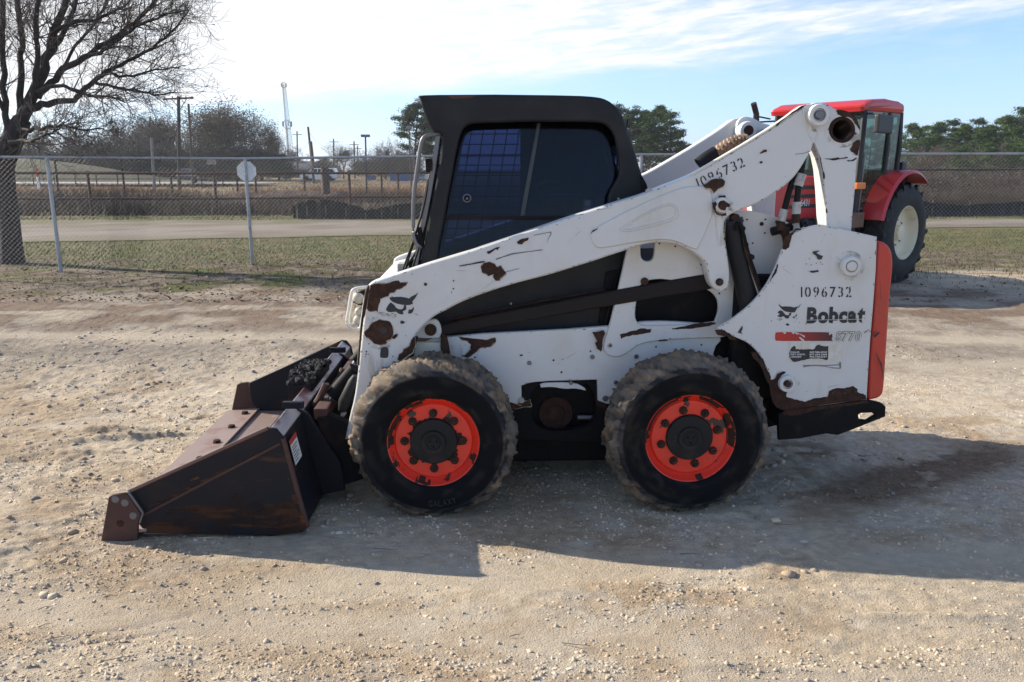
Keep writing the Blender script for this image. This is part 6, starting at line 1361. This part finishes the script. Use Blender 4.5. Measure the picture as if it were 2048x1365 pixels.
# stockpiled brown earth and logs beyond the lane
def bank(name, x0, x1, D0, D1, h, col, label, seed, kind='structure'):
    n, m = 90, 12; a, b = At(x0, 400, D0).x, At(x1, 400, D0).x; V = []; C = []
    for i_ in range(n):
        t = i_/(n-1); e = min(1, math.sin(math.pi*min(max(t, 0), 1))*1.8)*(.4+.9*fbm(np.array([t*6.]), np.array([1.5]), 3, seed+3)[0])
        for j_ in range(m):
            s = j_/(m-1); x = a+(b-a)*t; y = D0+(D1-D0)*s
            z = h*e*math.sin(math.pi*s)*(.55+.9*fbm(np.array([x*.5]), np.array([y*.5]), 4, seed)[0])
            V.append((x, y, z-.05)); k = .6+.8*vnoise(np.array([x*2.]), np.array([y*2.]), seed+1)[0]; C.append(np.array(col)*k)
    F = [(i_*m+j_, (i_+1)*m+j_, (i_+1)*m+j_+1, i_*m+j_+1) for i_ in range(n-1) for j_ in range(m-1)]
    o = fast(name, V, F, M['ground'], None, True, {'Col': np.array(C)}); o['kind'] = kind; o['label'] = label
bank('earth_bank', 360, 720, 41, 49, .60, (.085, .052, .040), 'brown bank of bare earth beyond the lane', 71)
bank('earth_bank', 780, 2300, 36, 44, .55, (.10, .07, .05), 'low brown bank of earth behind the loader and to the right', 72)

# ================================================================== trees and brush
M['bark'] = mat('tree_bark', (.036, .029, .028), [((.020, .016, .017), 9, .45, .65, (2, 2, .5)), ((.08, .07, .062), 14, .64, .8)], .9, bump=[(16, .03, .8), (60, .008, .6)])
M['twig'] = mat('twig_bark', (.080, .062, .056), rough=.85)
M['fartwig'] = mat('far_twig_bark', (.080, .064, .056), rough=.9)
M['leaf'] = mat('leaf_mass', (.1, .1, .1), [], .8, attr='Col', spec=.2)
def unit(v): return v/(np.linalg.norm(v)+1e-9)
def grow(out, ends, p, d, L, r, lvl, R_, cfg):
    """one branch: a wandering tapered polyline that throws side branches"""
    n = 5 if lvl > 1 else 4; pts = [p]; rad = [r]; dd = d.copy(); seg = L/(n-1)
    for k in range(n-1):
        dd = unit(dd+R_.normal(0, cfg['wig'], 3)+np.array([0, 0, cfg['up']])*(.5+.5*k)); p = p+dd*seg; pts.append(p); rad.append(max(r*(1-(k+1)/(n-1)*cfg['tap']), cfg['rmin']))
    out.setdefault(lvl, []).append((np.array(pts), np.array(rad)))
    if lvl == 0: ends.append(p); return
    m = R_.integers(*cfg['kids'][lvl])
    for k in range(m):
        t = R_.uniform(.25, 1) if k else 1.0; f = t*(n-1); a = min(int(f), n-2); q = pts[a]+(pts[a+1]-pts[a])*(f-a)
        base = unit(pts[a+1]-pts[a]); side = unit(np.cross(base, R_.normal(0, 1, 3))); sp = R_.uniform(.35, cfg['spread'])
        nd = unit(base*math.cos(sp)+side*math.sin(sp)); grow(out, ends, q, nd, L*R_.uniform(.42, .78), max(rad[a]*.62, cfg['rmin']), lvl-1, R_, cfg)
# ---- the bare tree at the left edge
def big_tree():
    R_ = np.random.default_rng(21); D0 = 14.3; b0 = G(24, 531); T = thing('bare_tree', 'big leafless tree with dark trunk at the left edge beside the chain link fence', 'tree', (b0.x, D0, 0))
    def px(x, y, dd=0): q = At(x, y, D0+dd); return np.array([q.x-b0.x, dd, q.z])
    S = 1/110
    tr = [(25,548,30),(25,527,24),(23,497,20.5),(19,440,18.5),(13,380,16.5),(10,335,17),(16,300,20),(32,265,20),(45,240,16)]
    V, F = tubes([([px(x, y) for x, y, r in tr], [r*S for x, y, r in tr])], 16)
    V = V.reshape(-1, 3); rg_ = fbm(np.arctan2(V[:, 1], V[:, 0]-0)*3, V[:, 2]*2.5, 4, 3); V[:, :2] *= 1
    V += (np.stack([V[:, 0]*0, V[:, 1], V[:, 2]*0], -1))*0
    angle_smooth(fast('trunk', V, F, M['bark'], T), 80)
    limbs = [
     ([(15,300,11),(12,230,9),(7,150,8),(4,60,7),(6,-40,6),(14,-160,4)], -.3),
     ([(40,245,19),(62,200,16),(85,150,14),(98,105,12),(110,62,11),(128,10,8),(150,-70,6),(165,-160,3)], .1),
     ([(40,235,11),(42,170,9),(43,110,8.5),(44,55,8),(36,5,7),(30,-70,5),(20,-150,3)], .5),
     ([(66,195,9),(73,150,8),(75,95,7),(70,40,6),(82,-30,5),(84,-120,3)], -.5),
     ([(98,108,8),(120,80,7.5),(135,45,7),(150,5,6),(170,-60,4)], .7),
     ([(75,195,11),(100,165,9.5),(125,140,9),(165,115,8),(200,95,7),(232,75,6),(268,45,5.5),(300,15,5),(340,-40,4),(380,-110,2)], -.2),
     ([(165,115,6),(200,108,5.5),(225,88,5),(262,62,4.5),(300,40,3.5),(335,28,2.5),(372,20,1.5)], -.6),
     ([(50,225,13),(85,210,10),(115,203,8.5),(148,200,8),(165,185,7.5),(185,165,7),(215,142,6.5),(240,132,5.5),(290,105,4.5),(330,77,3.5),(355,50,2.6),(378,20,1.6)], .25),
     ([(215,142,4.5),(240,155,4),(275,150,3.3),(312,141,2.6),(345,137,1.8),(372,132,1.2)], .6),
     ([(185,165,4.5),(230,175,4),(270,180,3.2),(310,190,2.4),(350,185,1.6)], -.5),
     ([(60,190,6),(95,175,5.5),(130,172,5),(175,190,4),(215,195,3),(250,205,2)], -.9),
     ([(30,262,8),(60,262,6),(90,255,4.5),(125,250,3.5),(165,262,2.6),(205,258,1.8)], -1.0),
     ([(20,285,7),(40,283,5),(62,284,4),(95,270,3),(120,258,2)], -1.3),
     ([(110,62,6),(150,45,5.5),(190,42,5),(225,25,4),(255,5,3),(290,-30,2)], .9),
     ([(125,140,5),(150,90,4.5),(180,60,4),(205,20,3.5),(230,-30,2.5)], 1.1),
     ([(10,330,6),(-20,270,5),(-60,200,4),(-100,140,3)], .3), ([(12,230,7),(-25,160,6),(-60,80,5),(-110,0,3)], -.8)]
    polys, starts = [], []
    for pts, dd in limbs:
        n = len(pts); P_ = [px(x, y, dd*min(1, .15+k/n*1.4)+.12*math.sin(k*1.9+dd*5)) for k, (x, y, r) in enumerate(pts)]; rr_ = [r*S*.66 for x, y, r in pts]
        f = np.linspace(0, n-1, n*3-2); Pn = np.stack([np.interp(f, range(n), [q[c_] for q in P_]) for c_ in range(3)], -1); rn_ = np.interp(f, range(n), rr_)
        Pn[1:-1] += R_.normal(0, .012, Pn[1:-1].shape); polys.append((Pn, rn_))
        o = fast('limb', *tubes([(Pn, rn_)], 9), M['bark'], T, True)
        L_ = np.linalg.norm(np.diff(Pn, axis=0), axis=1).sum(); m = int(L_*11)
        for k in range(m):
            t = R_.uniform(.22, 1)**.8; a = min(int(t*(len(Pn)-1)), len(Pn)-2); starts.append((Pn[a], unit(Pn[a+1]-Pn[a]), rn_[a], t))
    out, ends = {}, []
    cfg = dict(wig=.16, up=.05, tap=.7, rmin=.0026, spread=1.05, kids={2: (3, 6), 1: (3, 6)})
    for q, d, r, t in starts:
        side = unit(np.cross(d, R_.normal(0, 1, 3))); sp = R_.uniform(.4, 1.1); nd = unit(d*math.cos(sp)+side*math.sin(sp)+np.array([.04, 0, 0.04]))
        grow(out, ends, q, nd, R_.uniform(.40, .92)*(1.2-.6*t), min(r*.5, .011), 2, R_, cfg)
    V2, F2 = tubes(out[2], 4); fast('branches', V2, F2, M['twig'], T, True)
    V1, F1 = tubes(out[1]+out[0], 3); c_ = fast('crown', V1, F1, M['twig'], T); c_['kind'] = 'stuff'
    # buds and dry seed clusters
    E_ = np.array(ends); k = R_.random(len(E_)) < .35; E_ = E_[k]; n = len(E_)
    tri = R_.normal(0, .012, (n, 3, 3))+E_[:, None]; c_ = fast('dry_fruit', tri.reshape(-1, 3), np.arange(n*3).reshape(-1, 3), M['twig'], T); c_['kind'] = 'stuff'
big_tree()
# ---- tree kinds for the distance, each built once at about ten metres
def leafcloud(name, pts, size, col, parent, R_, jit, per):
    n = len(pts)*per; c_ = np.repeat(pts, per, 0)+R_.normal(0, jit, (n, 3)); a = R_.normal(0, 1, (n, 3)); b = R_.normal(0, 1, (n, 3))
    s = size*R_.uniform(.5, 1.3, (n, 1)); a = a/np.linalg.norm(a, axis=1, keepdims=True)*s; b = b/np.linalg.norm(b, axis=1, keepdims=True)*s
    V = np.stack([c_, c_+a, c_+b], 1).reshape(-1, 3); F = np.arange(n*3).reshape(-1, 3)
    clump = np.repeat(R_.uniform(.65, 1.35, len(pts)), per)[:, None]*R_.uniform(.75, 1.25, (n, 1)); C = np.array(col)[R_.integers(0, len(col), n)]*clump
    o = fast(name, V, F, M['leaf'], parent, False, {'Col': np.repeat(C[:, None], 3, 1).reshape(-1, 3)}); o['kind'] = 'stuff'; return o
def bare_kind(seed, leaves=None, spread=.85, H=10., dens=1.0, up=.10):
    R_ = np.random.default_rng(seed); t = part('tree', None); out, ends = {}, []
    cfg = dict(wig=.13, up=up, tap=.55, rmin=.014, spread=spread, kids={4: (7, 9), 3: (5, 7), 2: (5, 7), 1: (4, 6)})
    grow(out, ends, np.zeros(3), np.array([R_.normal(0, .05), R_.normal(0, .05), 1]), H*.40, H*.019, 4, R_, cfg)
    V, F = tubes(out[4]+out[3], 7); a = V[:, 2].max()
    allv = np.concatenate([p_ for l in out.values() for p_, _ in l]); s = H/allv[:, 2].max()
    fast('trunk', V*s, F, M['fartwig'], t, True)
    V, F = tubes([(p_*s, r) for p_, r in out[2]+out[1]], 3); V0, F0 = tubes([(p_*s, np.full(len(r), .015)) for p_, r in out[0]], 3)
    o = fast('crown', np.concatenate([V, V0]), np.concatenate([F, F0+len(V)]), M['fartwig'], t); o['kind'] = 'stuff'
    if leaves: e = np.array(ends)*s; e = e[R_.random(len(e)) < dens]; leafcloud('leaves', e, leaves[0], leaves[1], t, R_, leaves[2], leaves[3])
    return t
def pine_kind(seed, H=10., lo=.28, wid=.23, col=((.036, .066, .024), (.055, .090, .030), (.024, .046, .020))):
    R_ = np.random.default_rng(seed); t = part('tree', None); lean = R_.normal(0, .25, 2)
    tp = [np.array([lean[0]*z*z, lean[1]*z*z, z*H*.97]) for z in np.linspace(0, 1, 8)]
    V, F = tubes([(np.array(tp), np.linspace(.17, .03, 8))], 7); fast('trunk', V, F, M['bark'], t, True)
    pts, polys = [], []
    for k in range(34):
        z = lo+(1-lo)*R_.random()**.75; a = R_.uniform(0, 6.28); prof = math.sin(math.pi*min(1, (z-lo)/(1-lo)*.80+.17))**.7*wid*H*R_.uniform(.55, 1.1)
        prof *= 1 if k % 3 else 1.22; b = np.array([lean[0]*z*z, lean[1]*z*z, z*H*.95]); e = b+np.array([math.cos(a)*prof, math.sin(a)*prof, prof*R_.uniform(.05, .45)])
        polys.append((np.stack([b, (b+e)/2+[0, 0, -.05], e]), np.array([.05, .035, .015])))
        for f in np.linspace(.55, 1.0, 3): pts.append(b+(e-b)*f+R_.normal(0, .12, 3))
    for k in range(8): pts.append(tp[-1]+R_.normal(0, .25, 3)-[0, 0, .1])
    V, F = tubes(polys, 4); fast('limbs', V, F, M['bark'], t)
    leafcloud('crown', np.array(pts), .17, col, t, R_, np.array([.27, .27, .16]), 125); return t
def bush_kind(seed, H=2.4, wid=2.2, stems=46, leaves=None, mt='fartwig'):
    R_ = np.random.default_rng(seed); t = part('shrub', None); out, ends = {}, []
    cfg = dict(wig=.16, up=.05, tap=.6, rmin=.0075, spread=.9, kids={2: (5, 8), 1: (4, 7)})
    for k in range(stems):
        a = R_.uniform(0, 6.28); r = wid*.5*R_.random()**.5; grow(out, ends, np.array([r*math.cos(a), r*math.sin(a), 0]), unit(np.array([math.cos(a)*.35, math.sin(a)*.35, 1])), H*R_.uniform(.45, .75), .014, 2, R_, cfg)
    V, F = tubes(out[2]+out[1]+out[0], 3); s = H/V[:, 2].max(); o = fast('stems', V*s, F, M[mt], t); o['kind'] = 'stuff'
    if leaves: e = np.array(ends)*s; e = e[R_.random(len(e)) < leaves[4]]; leafcloud('crown', e, leaves[0], leaves[1], t, R_, leaves[2], leaves[3])
    return t
BR = ((.105, .060, .036), (.135, .076, .042), (.075, .05, .036)); OL = ((.075, .072, .035), (.10, .075, .04), (.06, .055, .03))
KIND = {'bare': [bare_kind(1, spread=.8), bare_kind(2, spread=.95), bare_kind(3, spread=.7, up=.18)],
  'oak': [bare_kind(4, (.16, BR+OL, .50, 6), 1.05, dens=.85), bare_kind(5, (.16, BR+OL, .50, 6), 1.1, dens=.8)],
  'thin': [bare_kind(6, (.17, BR, .3, 3), .9, dens=.4)],
  'pine': [pine_kind(7), pine_kind(8, lo=.35, wid=.26), pine_kind(9, lo=.2, wid=.2), pine_kind(12, lo=.15, wid=.24, col=((.070, .115, .030), (.095, .14, .038), (.045, .08, .026))), pine_kind(16, lo=.22, wid=.22, col=((.060, .105, .030), (.085, .125, .036), (.040, .072, .026)))],
  'cedar': [pine_kind(10, H=6, lo=.03, wid=.38, col=((.040, .046, .034), (.055, .052, .04), (.03, .04, .03)))],
  'bush': [bush_kind(13), bush_kind(14, H=2.2, wid=2.4, stems=46, leaves=(.06, ((.07, .052, .04), (.10, .075, .055)), .14, 3, .6)), bush_kind(15, H=2.6, wid=2.2, stems=44, leaves=(.07, ((.055, .055, .03), (.09, .072, .05)), .16, 4, .6))]}
KIND['hedge'] = [bush_kind(41, H=5.5, wid=9, stems=110, leaves=(.16, ((.060, .05, .042), (.075, .06, .048), (.048, .05, .04)), .38, 7, .8)), bush_kind(42, H=5.0, wid=9, stems=100, leaves=(.16, ((.05, .05, .04), (.07, .058, .048), (.045, .048, .036)), .38, 8, .8))]
HT = {'hedge': 5.2, 'cedar': 6., 'bush': 2.4}
used = set(); rt_ = random.Random(12)
NAMES = dict(bare='bare_tree', oak='oak_tree', thin='bare_tree', pine='pine_tree', cedar='cedar_tree', bush='bare_shrub', hedge='thicket')
CATS = dict(bare='tree', oak='tree', thin='tree', pine='pine tree', cedar='cedar', bush='shrub', hedge='thicket')
def put(kind, v, x, ytop, D, label, group=None, wx=1.0):
    src = KIND[kind][v % len(KIND[kind])]; kids = list(src.children); q = At(x, ytop, D); h = q.z; k = h/HT.get(kind, 10.)
    if src.name not in used and (kind, v % len(KIND[kind])) not in used: o = src; used.add((kind, v % len(KIND[kind]))); o.name = NAMES[kind]
    else:
        o = src.copy(); o.name = NAMES[kind]; COL.objects.link(o)
        for ch in kids: c_ = ch.copy(); COL.objects.link(c_); c_.parent = o
    o.location = (q.x, D, -.08); o.scale = (k*wx, k*wx, k); o.rotation_euler = (0, 0, rt_.uniform(0, 6.28)); o['label'] = label; o['category'] = CATS[kind]
    if 'group' in o: del o['group']
    if group: o['group'] = group
    return o
ORD = ['first', 'second', 'third', 'fourth', 'fifth', 'sixth', 'seventh', 'eighth', 'ninth', 'tenth', 'eleventh', 'twelfth', 'thirteenth', 'fourteenth', 'fifteenth', 'sixteenth', 'seventeenth', 'eighteenth']
g1 = 'bare trees along the far left field'
for k, (x, y, D) in enumerate([(-90,200,112),(-20,215,118),(70,222,120),(120,212,124),(165,222,116),(215,228,122),(262,212,114),(300,232,120),(335,206,126),(372,226,121)]):
    put('bare' if k % 3 else 'thin', k, x, y, D, 'leafless grey brown tree in the far row, %s from the left frame edge' % ORD[max(k-2, 0)] if k > 1 else ['leafless far tree just outside the left frame edge', 'leafless far tree hidden by the big bare trunk'][k], g1, 1.25)
for k in range(10): put('hedge', k, -60+k*62, 270+((k*29) % 23)+(14 if k == 9 else 0), 108+(k*3) % 7, 'grey brown thicket at the foot of the far trees, %s from the left frame edge' % ORD[k], 'thickets under the far trees', 1.0)
for k, (x, y, D) in enumerate([(655,318,150),(745,306,134),(795,300,126)]): put('hedge', k, x, y, D, ['low thicket under the small round russet tree', 'low thicket behind the lamp post', 'low thicket under the tall pine by the cab'][k], None, 1.0)
for k, (x, y, D, lb) in enumerate([(428,206,117,'brown oak between the rusty brown oak and the tallest one'),(345,214,122,'brown leaved tree just left of the crossarm pole'),(262,222,126,'brown leaved tree left of the short pale post'),(530,246,135,'low brown tree at the right end of the oak row')]): put('oak', k, x, y, D, lb, None, 1.3 if k < 3 else .8)
put('oak', 0, 398, 210, 118, 'rusty brown oak standing left of the tallest brown oak', None, 1.35); put('oak', 1, 462, 182, 112, 'tallest brown leaved oak, left of the radio tower', None, 1.45); put('oak', 0, 503, 226, 124, 'lower brown oak on the right flank of the tallest brown oak', None, .95)
put('bare', 1, 543, 264, 150, 'small leafless tree between the brown oak and the radio tower', None, 1.4); put('bare', 2, 585, 285, 165, 'small leafless tree at the foot of the radio tower', None, 1.5); put('thin', 0, 520, 276, 150, 'low thin leaved tree right beside the brown oaks', None, 1.4)
put('oak', 1, 684, 280, 140, 'small round russet tree right of the white off-road car', None, 1.15); put('cedar', 0, 645, 318, 190, 'far dark tree clump above the white off-road car', None, 1.8); put('bare', 0, 660, 300, 180, 'faint far leafless tree behind the small round russet tree', None, 1.5)
for k, (x, y, D, lb) in enumerate([(738,288,140,'low leafless tree behind the lamp post'),(768,268,128,'leafless tree midway between lamp post and the tall pine'),(797,278,120,'reddish bare tree in front of the tall pine'),(828,264,118,'bare tree rising against the tall pine, beside the cab')]): put('bare' if k != 2 else 'thin', k, x, y, D, lb, None, 1.4)
put('pine', 1, 826, 203, 100, 'tall dense dark pine just left of the loader cab', None, 1.3); put('pine', 0, 872, 214, 104, 'dark pine partly hidden behind the front of the loader cab', None, 1.2)
for k, (x, lb) in enumerate([(285,'grey green evergreen clump left of the short pale post'),(322,'grey green evergreen clump left of the crossarm pole foot'),(350,'grey green evergreen clump at the crossarm pole foot'),(398,'grey green evergreen clump below the rusty brown oak'),(432,'grey green evergreen clump behind the small sign board'),(470,'grey green evergreen clump under the tallest brown oak'),(520,'grey green evergreen clump right of the stop sign back'),(555,'low grey green evergreen clump left of the brick house')]): put('cedar', k, x, 299+(k*7) % 13, 106+k, lb, None, 2.0)
g2 = 'dark pines behind the loader'
for k, (x, y, D) in enumerate([(1238,210,98),(1262,217,95),(1288,221,99),(1317,211,96),(1345,224,94),(1302,240,90)]): put('pine', k, x, y, D, 'dark tall pine behind the loader cab, %s of its group from the cab' % ORD[k] if k < 5 else 'shorter dark pine in front of its group behind the loader cab', g2, 1.05)
put('bare', 2, 1388, 284, 110, 'small leafless tree right of the pines behind the cab', None, 1.4); put('cedar', 0, 1372, 290, 100, 'small dark evergreen right of the pines behind the cab', None, 1.1)
g3 = 'pine wood edge at the right'
PW = [(1745,252,110),(1788,250,108),(1830,246,104),(1852,252,106),(1880,244,100),(1905,240,104),(1934,247,98),(1957,238,103),(1980,250,96),(2003,236,100),(2024,230,97),(2048,214,95)]
for k, (x, y, D) in enumerate(PW): put('pine', 3+(k % 2), x, y, D, ('green pine in the wood edge, %s to the right of the tractor cab' % ORD[k-2]) if k > 1 else ['pine of the wood edge seen through the tractor door glass', 'pine of the wood edge seen through the tractor rear glass'][k], g3, 1.15)
for k, (x, y, D) in enumerate([(2076,206,96),(2112,200,97),(2160,205,98)]): put('pine', k, x, y, D, ['pine of the wood edge just outside the right frame edge', 'pine of the wood edge second outside the right frame edge', 'pine of the wood edge farthest outside the right frame edge'][k], g3, 1.15)
for k, (x, y, D) in enumerate([(1842,264,92),(1872,268,94),(1918,262,92),(1966,264,93),(2036,256,90)]): put('pine', 4-(k % 2), x, y, D, 'lower pine standing forward of the wood edge, %s from the tractor' % ORD[k], g3, 1.3)
for k, (x, y, D) in enumerate([(1835,276,88),(1872,282,86),(1912,276,88),(1950,284,85),(1992,280,86),(2026,274,87),(2070,276,88)]): put('thin' if k % 2 else 'bare', k, x, y, D, 'leafless young tree before the pine wood, %s from the tractor' % ORD[k], 'leafless young trees before the pine wood', 1.5)
for k, (x, y, D) in enumerate([(1980,284,84),(1925,292,82),(2055,280,83)]): put('pine', 3, x, y, D, ['bright green young pine before the wood edge, the middle of three', 'bright green young pine before the wood edge, nearest the tractor', 'bright green young pine before the wood edge, nearest the right frame edge'][k], 'young bright pines', 1.3)
g4 = 'leafless brush beyond the lane at the right'
bx_l = [1270, 1308, 1345, 1384]+[1700, 1745, 1790]+[1838+k*24 for k in range(12)]
for k, x in enumerate(bx_l):
    lb = ('leafless bush behind the chain link fence, %s right of the cab' % ORD[k]) if k < 4 else ('leafless bush seen behind the tractor, %s from the left' % ORD[k-4]) if k < 7 else ('leafless bush in the thicket, %s to the right of the tractor wheel' % ORD[k-7])
    put('bush', k, x, 312+((k*13) % 9)*5, 33+((k*7) % 11)*1.4, lb, g4, 1.25)
for k in range(10):
    x = 1850+k*30; put('bush', k+1, x, 356+((k*13) % 5)*7, 31.0+(k % 3)*.7, 'low bramble before the thicket, %s to the right of the tractor wheel' % ORD[k], 'low brambles at the right', 1.3)
g5 = 'leafless brush beyond the lane at the left'
for k in range(12):
    x = 60+k*62; put('bush', k+1, x, 402+((k*13) % 5)*5, 32+((k*7) % 9)*1.6, 'low tangled bush in the dry grass, %s from the big bare tree' % ORD[k], g5, 1.9)
for k_, lst in KIND.items():
    for i_, src in enumerate(lst):
        if (k_, i_) not in used:
            for ch in list(src.children): bpy.data.objects.remove(ch)
            bpy.data.objects.remove(src)

# ================================================================== grass, dry brush, leaves
def blades(name, x, y, h, w, col, lean, label, seed, z0=None):
    r = np.random.default_rng(seed); n = len(x); a = r.uniform(0, 6.28, n); b = r.uniform(0, 6.28, n); z = ground_z(x, y) if z0 is None else z0
    dx, dy = np.cos(a)*w/2, np.sin(a)*w/2; lx, ly = np.cos(b)*h*lean*r.random(n), np.sin(b)*h*lean*r.random(n)
    V = np.stack([np.stack([x-dx, y-dy, z-.01], -1), np.stack([x+dx, y+dy, z-.01], -1), np.stack([x+lx, y+ly, z+h], -1)], 1).reshape(-1, 3)
    o = fast(name, V, np.arange(3*n).reshape(-1, 3), M['leaf'], None, False, {'Col': np.repeat(col[:, None], 3, 1).reshape(-1, 3)}); o['kind'] = 'stuff'; o['label'] = label; return o
def pick(r, n, *cols, var=.35):
    return np.array(cols)[r.integers(0, len(cols), n)]*r.uniform(1-var, 1+var, (n, 1))
r = np.random.default_rng(31)
n = 95000; y = 11.2+(22.5-11.2)*r.random(n)**1.1; x = (r.random(n)*2-1)*(.80*y+2.5); ok = (y < road_near(x)-.05) & (r.random(n) < sst(y+3.2*(fbm(x*.5, y*.7, 4, 31)-.5)+np.where(x > 4, -2.4, 0)*0+1.2*(fbm(x*1.7, y*2.6, 4, 32)-.5), 11.6, 15)*.9+.05); x, y = x[ok], y[ok]; n = len(x)
gcol = pick(r, n, (.085, .105, .030), (.125, .12, .045), (.175, .14, .075), (.16, .125, .07), (.07, .088, .024)); blades('grass', x, y, r.uniform(.018, .055, n), r.uniform(.010, .02, n), gcol, .9, 'short mown winter grass along the fence', 1)
n = 9000; x = r.uniform(-40, 40, n); y = road_far(x)+.1+1.9*r.random(n); blades('grass', x, y, r.uniform(.03, .09, n), r.uniform(.02, .04, n), pick(r, n, (.10, .11, .035), (.17, .145, .075), (.08, .085, .03)), .9, 'narrow grass verge on the far side of the lane', 2)
n = 80000; y = 29.2+(64-29.2)*r.random(n)**1.25; x = (r.random(n)*2-1)*(.72*y+3); dn = fbm(x*.28, y*.35, 4, 81); ok = r.random(n) < .25+.9*sst(dn, .38, .6); x, y = x[ok], y[ok]; n = len(x)
org = sst(y, 46, 56)*(x < -6)*1.0
cb_ = pick(r, n, (.165, .115, .065), (.215, .16, .095), (.13, .105, .07)); nr_ = (1-sst(y+6*(fbm(x*.5, y*.7, 4, 31)-.5)+np.where(dn[ok] > .55, -3, 3), 42, 50))[:, None]; cb_ = cb_*(1-nr_)+pick(r, n, (.075, .055, .042), (.10, .07, .048), (.055, .042, .034), (.13, .095, .06))*nr_; co_ = pick(r, n, (.30, .125, .055), (.26, .12, .06), (.22, .15, .09)); cb_ = cb_*(1-org[:, None])+co_*org[:, None]  # nearer blades get darker browns, backlit shade put into their colour
hh_ = r.uniform(.14, .46, n)*(.55+.9*sst(fbm(x*.28, y*.35, 4, 81), .35, .62)); blades('dry_grass', x, y, hh_, r.uniform(.022, .05, n), cb_, .7, 'tall dead tan grass on the rough land beyond the lane', 3)
n = 26000; y = 64+(130-64)*r.random(n)**1.1; x = (r.random(n)*2-1)*(.7*y+3); blades('dry_grass', x, y, r.uniform(.06, .18, n), r.uniform(.06, .12, n), pick(r, n, (.19, .145, .085), (.225, .18, .11), (.15, .13, .075)), .6, 'pale dead field grass far off', 4)
# fallen leaves and twigs
n = 17000; y = 10.0+(17-10.3)*r.random(n)**1.5; x = (r.random(n)*2-1)*(.72*y+1); k = r.random(n) < .25+.75*(x < 0); x, y = x[k], y[k]; n = len(x)
s = r.uniform(.010, .032, n)[:, None]; c0 = np.stack([x, y, ground_z(x, y)+.012+.02*r.random(n)], -1); a = r.normal(0, 1, (n, 3))*[1, 1, .45]*s; b = r.normal(0, 1, (n, 3))*[1, 1, .45]*s
V = np.stack([c0-a*.5, c0+b*.5, c0+a*.5, c0-b*.5], 1).reshape(-1, 3); C = pick(r, n, (.12, .07, .04), (.17, .11, .07), (.26, .22, .18), (.075, .05, .035))
o = fast('fallen_leaves', V, np.arange(4*n).reshape(-1, 4), M['leaf'], None, False, {'Col': np.repeat(C[:, None], 4, 1).reshape(-1, 3)}); o['kind'] = 'stuff'; o['label'] = 'brown fallen leaves scattered along the fence line'
sl_ = []; r2 = random.Random(9)
for k in range(20):
    x, y = r2.uniform(-1.9, 2.6), r2.uniform(1.95, 3.6); a = r2.uniform(-.5, .5); L_ = r2.uniform(.04, .12); z = float(ground_z(np.array(x), np.array(y)))
    sl_.append((np.array([[x, y, z+.006], [x+L_*.5*math.cos(a), y+L_*.5*math.sin(a), z+.012], [x+L_*math.cos(a+.2), y+L_*math.sin(a+.2), z+.005]]), np.array([.0016, .0014, .0008])))
V, F = tubes(sl_, 4); o = fast('twigs', V, F, M['twig'], None); o['kind'] = 'stuff'; o['label'] = 'thin dry twigs lying on the near gravel'
# ------------------------------------------------------------------ the hazy air
hz = bpy.data.materials.new('hazy_air'); hz.use_nodes = True; nt = hz.node_tree; nt.nodes.clear()
vo = nt.nodes.new('ShaderNodeVolumePrincipled'); vo.inputs['Density'].default_value = HAZE; vo.inputs['Color'].default_value = (.92, .95, 1, 1); vo.inputs['Anisotropy'].default_value = .35
ou = nt.nodes.new('ShaderNodeOutputMaterial'); nt.links.new(vo.outputs[0], ou.inputs['Volume'])
hb = box('haze', (-1600, -1600, -1.5), (1600, 1600, 34), hz, None, 0); hb['kind'] = 'stuff'; hb['label'] = 'thin pale haze in the air over the fields'
